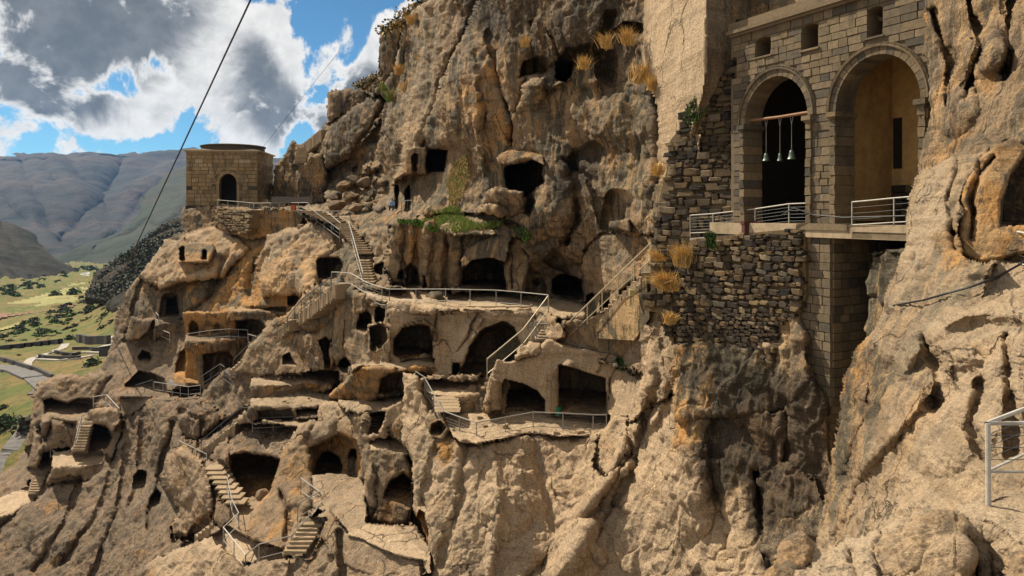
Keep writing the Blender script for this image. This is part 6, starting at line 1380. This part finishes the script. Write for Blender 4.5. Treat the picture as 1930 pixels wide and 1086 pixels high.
b = MB(); b.tube([fp(s_at(1488), -.15, .5), fp(s_at(1512), .18, .5), fp(s_at(1545), -.12, .35), fp(s_at(1600), -.22, .35), fp(s_at(1716), -.14, .3)], .03, 6); tag(b.build('floor_cable', M['cable']), 'black cable hanging past the foot of the middle church pier', 'cable')
b = MB(); b.tube([P(700, 561, 60), P(708, 570, 59.7), P(718, 574.5, 59.4), P(727, 575, 59.2)], .03, 5); tag(b.build('loose_hose', M['rail_white']), 'loose white hose hanging under the left end of the central walkway', 'hose')

# ------------------------------------------------------------------ dry grass and greenery on the rock
def tuft(px, py, d, size, n, label, mats=('thatch', 'thatch_dull'), lean=(0, 0), cat='grass tuft', seed=0, droop=.3, group=None):
    rr = random.Random(seed+int(px)); c = P(px, py, d); b = MB()
    for k in range(n):
        a = rr.uniform(0, 2*math.pi); L_ = size*rr.uniform(.55, 1.15); sp = rr.uniform(.1, .95)*rr.random()**.3
        o_ = Vector((rr.gauss(0, .16), rr.gauss(0, .1), rr.gauss(0, .05)))*size; dirv = Vector((math.cos(a)*sp+lean[0], math.sin(a)*sp-.15, 1.0+lean[1])).normalized()
        p0 = c+o_; p1 = p0+dirv*L_*.55; p2 = p0+dirv*L_ + Vector((math.cos(a)*.2+lean[0]*.6, -.1, -droop))*L_*rr.uniform(.2, .6)
        w_ = Vector((rr.uniform(-1, 1), rr.uniform(-1, 1), 0)).normalized()*(.007+.007*size)*(d/40)
        i = len(b.v); b.v += [p0-w_, p0+w_, p1+w_*.9, p1-w_*.9, p2]; b.f += [(i, i+1, i+2, i+3), (i+3, i+2, i+4)]
    o = b.build('grass_tuft', M[mats[0]]); o.data.materials.append(M[mats[1]])
    for i, p in enumerate(o.data.polygons): p.material_index = (i//2*7919 % 5) < 3
    return tag(o, label, cat, group)
tuft(1288, 500, 38.0, 1.25, 420, 'tall golden plume of dry grass at the left end of the church walkway', lean=(-.15, .2), droop=.1)
tuft(1262, 545, 38.6, 1.5, 420, 'tangled dry grass hanging on the broken wall end', mats=('thatch_dull', 'thatch'), lean=(-.5, -.2), droop=.7)
tuft(1245, 490, 38.2, 1.0, 160, 'thin straw-coloured stems leaning left over the steep stair', mats=('thatch_dull', 'thatch'), lean=(-.8, -.3), droop=.5)
tuft(1262, 610, 38.6, .9, 200, 'dry grass at the bottom of the broken wall end', mats=('thatch_dull', 'thatch'), droop=.8)
tuft(1240, 330, 41.5, 1.0, 150, 'small pale dry tuft at the left edge of the ruined wall', mats=('thatch_dull', 'thatch'), droop=.6)
tuft(1205, 155, 44.5, 1.5, 260, 'orange grass tuft under the plastered face', lean=(.2, 0)); tuft(1230, 168, 43.5, 1.1, 180, 'smaller orange tuft right of the big one under the plastered face')
tuft(1185, 84, 45.5, 1.3, 200, 'orange grass tuft in the high hollow beside the plastered face', lean=(-.2, .1)); tuft(1145, 90, 48, 1.2, 170, 'golden tuft on the rim left of the high hollow', lean=(-.3, 0))
tuft(1100, 130, 50, 1.1, 140, 'pale dry tuft at the mouth of the high double cave', mats=('thatch_dull', 'thatch')); tuft(990, 88, 56, 1.0, 110, 'small orange tuft above the high double cave')
for i, (x, y, s_, l) in enumerate([(752, 140, 1.6, 'yellow tuft high on the steep skyline ridge'), (735, 190, 1.8, 'wide pale tuft on the slope below the skyline ridge'), (765, 172, 1.5, 'golden tuft in the gully of the steep ridge'), (775, 205, 1.6, 'straw tuft lower in the gully of the steep ridge'),
                                 (763, 232, 1.5, 'orange straw tuft at the foot of the gully'), (795, 118, 1.3, 'small dry tuft beside the pale rib of rock'), (800, 70, 1.3, 'dry tuft near the top of the pale rib of rock'), (722, 172, 1.3, 'greenish tuft at the foot of the skyline wall'), (775, 45, 1.4, 'tuft on the grassy crest near the top')]):
    tuft(x, y, 84+(800-x)*.13, s_, 130, l, mats=('thatch_dull', 'leaf' if i in (1, 7) else 'thatch'))
def green_patch(poly, dfun, n, label, hgt=.35, mats=('leaf', 'leaf_dark'), seed=4):
    rr = random.Random(seed); xs = [p[0] for p in poly]; ys = [p[1] for p in poly]; b = MB(); k = 0
    A_ = np.array([(rr.uniform(min(xs), max(xs)), rr.uniform(min(ys), max(ys))) for _ in range(n*3)]); ok = poly_sd(poly, A_[:, 0], A_[:, 1]) > 0
    for (x, y) in A_[ok][:n]:
        d = dfun(x, y); c = P(x, y, d); h_ = hgt*rr.uniform(.4, 1.2)
        for _ in range(3):
            w_ = Vector((rr.uniform(-1, 1), rr.uniform(-1, 1), 0)).normalized()*.05*(d/60); i = len(b.v); t_ = Vector((rr.uniform(-.5, .5)*h_, rr.uniform(-.5, .3)*h_, h_)); o_ = Vector((rr.uniform(-.1, .1), rr.uniform(-.1, .1), -.05))
            b.v += [c+o_-w_, c+o_+w_, c+o_+t_]; b.f.append((i, i+1, i+2))
    o = b.build('grass', M[mats[0]]); o.data.materials.append(M[mats[1]])
    for i, p in enumerate(o.data.polygons): p.material_index = (i*7919 % 7) < 2
    return tag(o, label, 'grass', kind='stuff')
rd = lambda x, y: R.depth_at(x, y)-.6
green_patch([(796, 412), (815, 402), (850, 392), (868, 398), (872, 412), (900, 424), (948, 420), (940, 428), (880, 434), (855, 438), (830, 432), (800, 420)], rd, 1900, 'bright green grass on the ledge above the lobed rock', .42, ('leaf', 'thatch_dull'))
green_patch([(750, 414), (790, 414), (815, 425), (830, 436), (815, 436), (780, 424), (752, 420)], rd, 700, 'yellow-green moss along the top of the lobed rock', .2)
green_patch([(968, 430), (990, 432), (998, 452), (988, 456), (978, 442)], rd, 420, 'dark green weeds in the notch above the walkway caves', .4, ('leaf_dark', 'leaf'))
green_patch([(840, 340), (862, 300), (880, 290), (884, 330), (870, 370), (850, 390)], rd, 500, 'sparse yellowish creeper on the upper wall', .3, ('thatch_dull', 'leaf'))
green_patch([(1290, 205), (1330, 165), (1370, 130), (1385, 120), (1388, 145), (1345, 185), (1310, 235), (1290, 235)], lambda x, y: 37.6, 900, 'green moss and weeds on the crest of the ruined wall', .16, ('leaf_dark', 'leaf'))
green_patch([(1330, 440), (1346, 440), (1348, 470), (1332, 465)], lambda x, y: 36.2, 200, 'small green weed under the church walkway railing', .25, ('leaf_dark', 'leaf'))
for x, y in ((1168, 682), (1174, 694)): green_patch([(x-6, y-5), (x+6, y-5), (x+6, y+5), (x-6, y+5)], lambda X, Y: G.depth_at(X, Y)-.5, 90, 'small dark green plant on the wall of the cave house', .25, ('leaf_dark', 'leaf'))
def scatter_leafage(poly, dfun, n, size, label, mats, name='bushes', seed=8):
    rr = random.Random(seed); xs = [p[0] for p in poly]; ys = [p[1] for p in poly]; b = MB()
    A_ = np.array([(rr.uniform(min(xs), max(xs)), rr.uniform(min(ys), max(ys))) for _ in range(n*3)]); ok = poly_sd(poly, A_[:, 0], A_[:, 1]) > 0
    for (x, y) in A_[ok][:n]:
        d = dfun(x, y); c = P(x, y, d)
        for _ in range(10):
            q_ = c + Vector((rr.gauss(0, .5), rr.gauss(0, .5), abs(rr.gauss(0, .4))))*size; u = Vector((rr.uniform(-1, 1), rr.uniform(-1, 1), rr.uniform(-1, 1))).normalized()*size*.22; v = u.cross(Vector((rr.uniform(-1, 1), rr.uniform(-1, 1), rr.uniform(-1, 1)))).normalized()*size*.2
            i = len(b.v); b.v += [q_-u, q_+v, q_+u, q_-v]; b.f.append((i, i+1, i+2, i+3))
    o = b.build(name, M[mats[0]]); o.data.materials.append(M[mats[1]])
    for i, p in enumerate(o.data.polygons): p.material_index = (i*7919 % 7) < 3
    return tag(o, label, name, kind='stuff')
scatter_leafage([(718, 66), (745, 40), (780, 14), (800, 2), (830, -6), (820, 12), (790, 30), (750, 56), (722, 74)], lambda x, y: 92, 150, 1.0, 'low scrub along the cliff crest', ('thatch_dull', 'leaf_dark'))
scatter_leafage([(660, 162), (700, 146), (716, 138), (716, 160), (690, 172)], lambda x, y: 99, 60, .7, 'scrub in the notch of the skyline', ('leaf_dark', 'thatch_dull'), seed=9)

# loose stones lying on the floors and ledges
rr = random.Random(90); ls = MB()
for rel, n_ in ((R, 1300), (G, 260)):
    for _ in range(n_*3):
        i = rr.randrange(20, rel.W.shape[0]-20); j = rr.randrange(20, rel.W.shape[1]-20)
        if not rel.M[i, j] or rel.zone[i, j, 2] < .35 or rel.zone[i, j, 0] > .3: continue
        d0 = rel.Yf[i, j]; dn = rel.Yf[i-3, j]
        if dn/d0 - 1 < .012: continue                      # only where the ground runs back, not on walls
        py = rel.V0[i, j]; px = rel.U0[i, j]
        if py < 420: continue
        s_ = rr.uniform(.04, .2)*rr.random()*(1.6 if d0 > 30 else .5) + .02; c = P(px, py, d0)
        a = Vector((rr.uniform(.6, 1), rr.uniform(-.4, .4), rr.uniform(-.2, .2)))*s_; b_ = Vector((-a.y, a.x*.8, rr.uniform(-.2, .2)*s_)); ls.box(c+UP*s_*.2, a, b_, UP*s_*rr.uniform(.4, .8))
tag(ls.build('loose_stones', M['step']), 'small loose stones scattered over the rock floors', 'rubble', kind='stuff')
# ------------------------------------------------------------------ the valley and the mountains
def far_disp(k, s_):
    def f(X, Y, Z, N): return k*(fbm(X/s_, Y/s_, Z/s_, 5, 101, .55) + .6*ridged(X/s_*.7, Y/s_*.7, Z/s_*.7, 5, 111, .5))
    return f
def hill(name, poly, pts, mat, k, s_, step=2.5, rnd=(60, 10), extra=None, pad=0):
    xs = [p[0] for p in poly]; ys = [p[1] for p in poly]; H_ = Relief(min(xs)-6, min(ys)-6, max(xs)+6, max(ys)+6, step, 1.5, 50+len(name))
    H_.block(poly, pts, rnd=rnd, warp=.8)
    if extra: extra(H_)
    o = H_.finish(name, M[mat], far_disp(k, s_)); return o, H_
def mt(H_):
    for g, w_, a in [([(40, 300), (60, 380), (90, 430), (140, 480)], 12, 160), ([(100, 300), (130, 360), (160, 400), (200, 440)], 14, -150), ([(230, 320), (190, 390), (110, 460)], 14, 170), ([(330, 320), (250, 380), (180, 470)], 12, -140), ([(0, 340), (50, 400), (100, 450)], 12, -120)]: H_.groove(g, w_, a)
    H_.groove([(-60, 318), (60, 313), (180, 305), (345, 300), (500, 302)], 3, 50)
mount, MT = hill('mountain', [(-150, 306), (-60, 300), (0, 298), (45, 294), (120, 297), (200, 293), (260, 293), (330, 291), (420, 294), (520, 300), (600, 306), (720, 300), (720, 560), (-150, 560)],
     [(-100, 300, 5200), (200, 293, 5400), (600, 300, 5600), (-100, 400, 4200), (200, 400, 3900), (500, 400, 3600), (-100, 480, 3000), (150, 490, 2400), (400, 480, 2600), (0, 550, 2100), (600, 550, 2200)], 'mount', 95, 800, 2.2, (300, 4), mt)
spur, SP = hill('far_spur', [(120, 500), (170, 478), (230, 440), (262, 405), (290, 360), (320, 330), (345, 322), (420, 316), (520, 322), (620, 330), (620, 540), (120, 540)],
     [(345, 322, 2900), (600, 330, 2800), (150, 495, 1900), (300, 450, 1900), (300, 530, 1500), (600, 530, 1500)], 'mount_green', 34, 380, 2.2, (120, 5), lambda H_: [H_.groove([(345, 380), (260, 440), (180, 480)], 8, 45), H_.groove([(400, 340), (330, 400), (300, 420)], 9, -60)])
dark, DK = hill('dark_hill', [(-150, 380), (-60, 400), (0, 420), (30, 428), (62, 440), (85, 465), (110, 490), (140, 510), (165, 522), (130, 540), (-150, 570)],
     [(-100, 400, 1150), (60, 440, 1150), (150, 520, 1050), (-100, 560, 800), (60, 540, 900)], 'darkhill', 12, 140, 2.0, (60, 6), lambda H_: [H_.groove([(0, 430), (30, 470), (80, 520)], 8, 14), H_.groove([(-40, 440), (0, 500), (20, 530)], 9, -14)])
# the valley floor and the near slope: one ground sheet reaching to the foot of the far hills
V = Relief(-200, 470, 760, 1180, 2.2, 1.5, 91)
V.block([(-200, 484), (760, 484), (760, 1180), (-200, 1180)],
        [(-150, 486, 1900), (150, 490, 1900), (700, 490, 1900), (-150, 530, 900), (60, 530, 900), (150, 520, 950), (250, 530, 600), (0, 580, 420), (100, 570, 420), (200, 560, 380), (250, 540, 360), (0, 620, 330), (120, 620, 290), (210, 590, 270), (0, 655, 235), (120, 645, 228), (210, 636, 222),
         (0, 700, 190), (110, 690, 190), (200, 680, 185), (0, 780, 150), (60, 760, 152), (160, 760, 150), (0, 880, 128), (300, 880, 125), (0, 1100, 100), (600, 1100, 95), (600, 700, 170), (600, 560, 330)], rnd=None, warp=0)
valley = V.finish('valley_ground', M['meadow'], lambda X, Y, Z, N: 2.2*fbm(X/34, Y/34, Z/34, 4, 131)*np.clip((Y-180)/150, .05, 3) + .25*fbm(X/6, Y/6, Z/6, 3, 135))
Vd = V.Yf
def vd(x, y):
    j = int(np.clip((x-V.x0)/V.step, 0, Vd.shape[1]-1)); i = int(np.clip((y-V.y0)/V.step, 0, Vd.shape[0]-1)); return float(Vd[i, j])
def sheet(name, poly, mat, lift=.3, step=3.0, kind='structure', label=None, cat=None):
    """a thin sheet laid over the ground"""
    xs = [p[0] for p in poly]; ys = [p[1] for p in poly]; S_ = Relief(min(xs)-2, min(ys)-2, max(xs)+2, max(ys)+2, step, 0, 3)
    q = (slice(None), slice(None)); sd = poly_sd(poly, S_.U0, S_.V0)
    S_.M = sd > -.5; d = np.array([[vd(x, y) for x in S_.U0[0]] for y in S_.V0[:, 0]])
    S_.W = 1/np.maximum(d - lift*F/np.maximum(S_.V0-HY, 60)*.5, 5)
    o = S_.finish(name, M[mat], lambda X, Y, Z, N: 0*X); return tag(o, label, cat, kind=kind)
sheet('field', [(-200, 582), (0, 573), (60, 560), (110, 545), (160, 522), (188, 512), (192, 530), (180, 545), (170, 556), (140, 572), (60, 582), (0, 590), (-200, 600)], 'field', 1.5)
sheet('ploughed_field', [(-200, 596), (0, 590), (60, 583), (130, 574), (145, 578), (100, 584), (0, 600), (-200, 612)], 'soil', 1.9, 2.0)
sheet('far_field', [(-200, 628), (0, 618), (40, 606), (50, 610), (0, 624), (-200, 640)], 'field', 1.6, 2.0)
for poly in ([(126, 500), (140, 500), (152, 503), (146, 504), (130, 503)], [(150, 512), (168, 513), (172, 520), (160, 522), (148, 518)], [(48, 543), (72, 542), (76, 549), (60, 551)]): sheet('river', poly, 'river', 3.0, 1.2)
def ribbon(line, wid, mat, name, lift=.25, h_=0.0, kind=None, label=None, cat=None, stones=False):
    """a strip following the ground; with height it is a low wall"""
    pts = []; L_ = []
    for (x0, y0), (x1, y1) in zip(line[:-1], line[1:]):
        n = max(2, int(math.hypot(x1-x0, y1-y0)/5))
        for k in range(n): L_.append((x0+(x1-x0)*k/n, y0+(y1-y0)*k/n))
    L_.append(line[-1])
    G_ = [P(x, y, vd(x, y)) + UP*lift for x, y in L_]
    b = MB(); w0 = wid if isinstance(wid, (int, float)) else None; pr = []
    for i, g in enumerate(G_):
        a = G_[max(i-1, 0)]; c = G_[min(i+1, len(G_)-1)]; t = (c-a); t.z = 0; t.normalize(); nn_ = Vector((-t.y, t.x, 0)); wdt = w0 if w0 else np.interp(i/(len(G_)-1), [0, 1], wid)
        pr.append((g-nn_*wdt/2, g+nn_*wdt/2))
    base = -1.0
    for i in range(len(pr)-1):
        a0, a1 = pr[i]; c0, c1 = pr[i+1]
        b.box8([a0+UP*base, c0+UP*base, c1+UP*base, a1+UP*base, a0+UP*h_, c0+UP*h_, c1+UP*h_, a1+UP*h_])
    o = b.build(name, M[mat]); return tag(o, label, cat, kind=kind)
ribbon([(-60, 682), (0, 690), (40, 697), (75, 712), (100, 732), (80, 745)], 6.5, 'asphalt', 'road', .35, 0, 'structure'); ribbon([(70, 790), (55, 815), (35, 840), (10, 870), (-30, 930)], 4.5, 'asphalt', 'road', .35, 0, 'structure')
ribbon([(124, 650), (118, 658), (92, 668), (60, 678), (52, 686), (50, 694)], 2.2, 'paving', 'path', .4, 0, 'structure'); ribbon([(70, 679), (110, 681), (150, 677), (175, 672)], 1.3, 'paving', 'path', .45, 0, 'structure'); ribbon([(140, 667), (165, 666), (190, 667)], 1.2, 'paving', 'path', .45, 0, 'structure')
ribbon([(-60, 668), (0, 661), (40, 657), (80, 652), (116, 648)], .9, 'lowwall', 'stone_wall', .3, 1.3, None, 'long dark field wall above the grassy plot at far left', 'wall')
ribbon([(-60, 676), (0, 681), (20, 686), (48, 696), (70, 702), (98, 716)], .7, 'lowwall', 'stone_wall', .3, 1.0, None, 'low kerb wall between the road and the grassy plot', 'wall')
ribbon([(74, 675), (90, 678), (130, 679), (150, 678)], .7, 'lowwall', 'stone_wall', .3, .8, None, 'low terrace wall beside the white zigzag path', 'wall')
ribbon([(104, 667), (120, 671), (138, 673), (150, 670)], .7, 'lowwall', 'stone_wall', .3, .8, None, 'curved low wall at the middle of the small terraces', 'wall')
ribbon([(138, 661), (165, 661), (192, 663)], .7, 'lowwall', 'stone_wall', .3, .8, None, 'highest low wall of the small terraces', 'wall')
ribbon([(147, 645), (170, 650), (205, 649)], 1.2, 'lowwall', 'stone_wall', .4, 2.2, None, 'thick round dark retaining wall under the pale terrace', 'wall')
sheet('paved_terrace', [(150, 640), (180, 636), (214, 632), (214, 645), (170, 645)], 'paving', .8)
hut = empty('hut', P(200, 668, 178), 'small dark stone hut with a pale roof beside the cliff foot', 'hut'); b = MB(); b.box(P(200, 662, 178), (1.1, 0, 0), (0, 1.2, 0), (0, 0, 1.1)); b.build('wall', M['lowwall'], hut)
b = MB(); b.v += [P(200, 662, 178)+Vector(v) for v in ((-1.3, -1.4, 1.12), (1.3, -1.4, 1.5), (1.3, 1.4, 1.5), (-1.3, 1.4, 1.12), (-1.3, -1.4, 1.25), (1.3, -1.4, 1.63), (1.3, 1.4, 1.63), (-1.3, 1.4, 1.25))]; b.f += [(0, 3, 2, 1), (4, 5, 6, 7), (0, 1, 5, 4), (1, 2, 6, 5), (2, 3, 7, 6), (3, 0, 4, 7)]; b.build('roof', M['paving'], hut)
# wooded ridge on the near right of the valley
ridge, RG = hill('wooded_ridge', [(170, 560), (178, 545), (190, 520), (210, 505), (235, 485), (262, 470), (285, 450), (300, 436), (320, 424), (345, 418), (420, 410), (420, 620), (230, 590), (200, 575)],
     [(180, 540, 350), (345, 418, 420), (400, 420, 410), (250, 580, 260), (400, 600, 240)], 'darkhill', 5, 30, 2.0, (20, 7))
RGd = RG.Yf
def rgd(x, y):
    j = int(np.clip((x-RG.x0)/RG.step, 0, RGd.shape[1]-1)); i = int(np.clip((y-RG.y0)/RG.step, 0, RGd.shape[0]-1)); return float(RGd[i, j])
scatter_leafage([(172, 556), (182, 536), (192, 516), (214, 500), (238, 480), (264, 464), (290, 444), (306, 430), (325, 420), (350, 414), (350, 440), (300, 520), (250, 560), (210, 568)], lambda x, y: min(rgd(x, y+3), 460)-1, 2400, 2.6, 'dark leafless wood covering the near ridge', ('leaf_dark', 'leaf_brown'), 'woodland', 11)
def bush_mesh(seed, mats, n=150):
    rr = random.Random(seed); b = MB()
    for _ in range(n):
        a = rr.uniform(0, 6.28); r_ = rr.random()**.5; z = rr.random(); q_ = Vector((math.cos(a)*r_*(1-.5*z), math.sin(a)*r_*(1-.5*z), z*.9)) + Vector((rr.gauss(0, .08), rr.gauss(0, .08), rr.gauss(0, .08)))
        u = Vector((rr.uniform(-1, 1), rr.uniform(-1, 1), rr.uniform(-1, 1))).normalized()*.17; v = u.cross(Vector((rr.uniform(-1, 1), rr.uniform(-1, 1), rr.uniform(-1, 1)))).normalized()*.17; i = len(b.v); b.v += [q_-u, q_+v, q_+u, q_-v]; b.f.append((i, i+1, i+2, i+3))
    me = bpy.data.meshes.new('shrub'); me.from_pydata([tuple(v) for v in b.v], [], b.f); me.materials.append(M[mats[0]]); me.materials.append(M[mats[1]])
    for i, p in enumerate(me.polygons): p.material_index = (i*7919 % 7) < 2
    return me
bms = [bush_mesh(i, ('leaf_dark', 'leaf') if i < 3 else ('leaf_brown', 'leaf_dark')) for i in range(5)]
rr = random.Random(31); slope_poly = [(0, 650), (0, 630), (40, 612), (80, 592), (120, 578), (150, 560), (190, 556), (240, 545), (262, 520), (240, 560), (222, 590), (214, 620), (150, 628), (110, 640), (60, 645)]
n = 0
while n < 150:
    x = rr.uniform(0, 262); y = rr.uniform(520, 650)
    if poly_sd(slope_poly, np.array([x]), np.array([y]))[0] < 1: continue
    d = vd(x, y); o = bpy.data.objects.new('shrub', bms[rr.randrange(5)]); COL.objects.link(o); o.location = P(x, y, d)-UP*.4; s_ = rr.uniform(.7, 1.9)*d/270; o.scale = (s_*1.3, s_*1.3, s_*rr.uniform(.8, 1.2)); o.rotation_euler[2] = rr.uniform(0, 6)
    tag(o, 'dark round shrub among many on the grassy slope below the ridge', 'shrub', 'shrubs on the grassy slope'); n += 1
for x, y, s_, l in [(50, 812, 3.2, 'bare brown bush beside the lower road'), (12, 805, 3.0, 'dark bush at the left frame edge above the lower road'), (36, 672, 1.1, 'small dark conifer on the grassy plot'), (8, 770, 1.3, 'low bush on the bank under the road'), (132, 640, 2.0, 'dark reddish bush behind the path corner'), (176, 690, 2.6, 'dark ivy-like bush at the foot of the cliff'),
                    (105, 560, 5.0, 'round tree in the pale field'), (140, 556, 5.5, 'dark grove at the right end of the pale field'), (150, 640, 1.6, 'small round bush by the thick wall')]:
    o = bpy.data.objects.new('shrub', bms[0 if 'brown' not in l else 4]); COL.objects.link(o); o.location = P(x, y, vd(x, y))-UP*.3; o.scale = (s_, s_, s_*.9); tag(o, l, 'bush')
# river-side trees
rr = random.Random(5)
for k in range(70):
    x = rr.uniform(-20, 185); y = rr.uniform(505, 560)
    if y > 575-x*.33 or y < 500+max(0, 60-x)*.35: continue
    d = vd(x, y); o = bpy.data.objects.new('tree', bms[rr.randrange(3)]); COL.objects.link(o); s_ = rr.uniform(3.5, 6.5)*d/800; o.location = P(x, y, d)-UP*1; o.scale = (s_*1.2, s_*1.2, s_); tag(o, 'small green tree among those along the river in the valley', 'tree', 'trees along the river')
# air
hz = MB(); hz.box(Vector((0, 2900, 40)), (4400, 0, 0), (0, 3300, 0), (0, 0, 510)); ho = hz.build('haze', None); ho['kind'] = 'stuff'
hm = bpy.data.materials.new('haze_air'); hm.use_nodes = True; t = NT(hm.node_tree); t.n.clear(); oo = t.new('ShaderNodeOutputMaterial'); pv = t.new('ShaderNodeVolumePrincipled')
pv.inputs['Color'].default_value = (0.26, 0.52, 1.0, 1); pv.inputs['Density'].default_value = 0.00003; pv.inputs['Anisotropy'].default_value = 0.2; t.link(pv.outputs[0], oo.inputs['Volume']); ho.data.materials.append(hm)
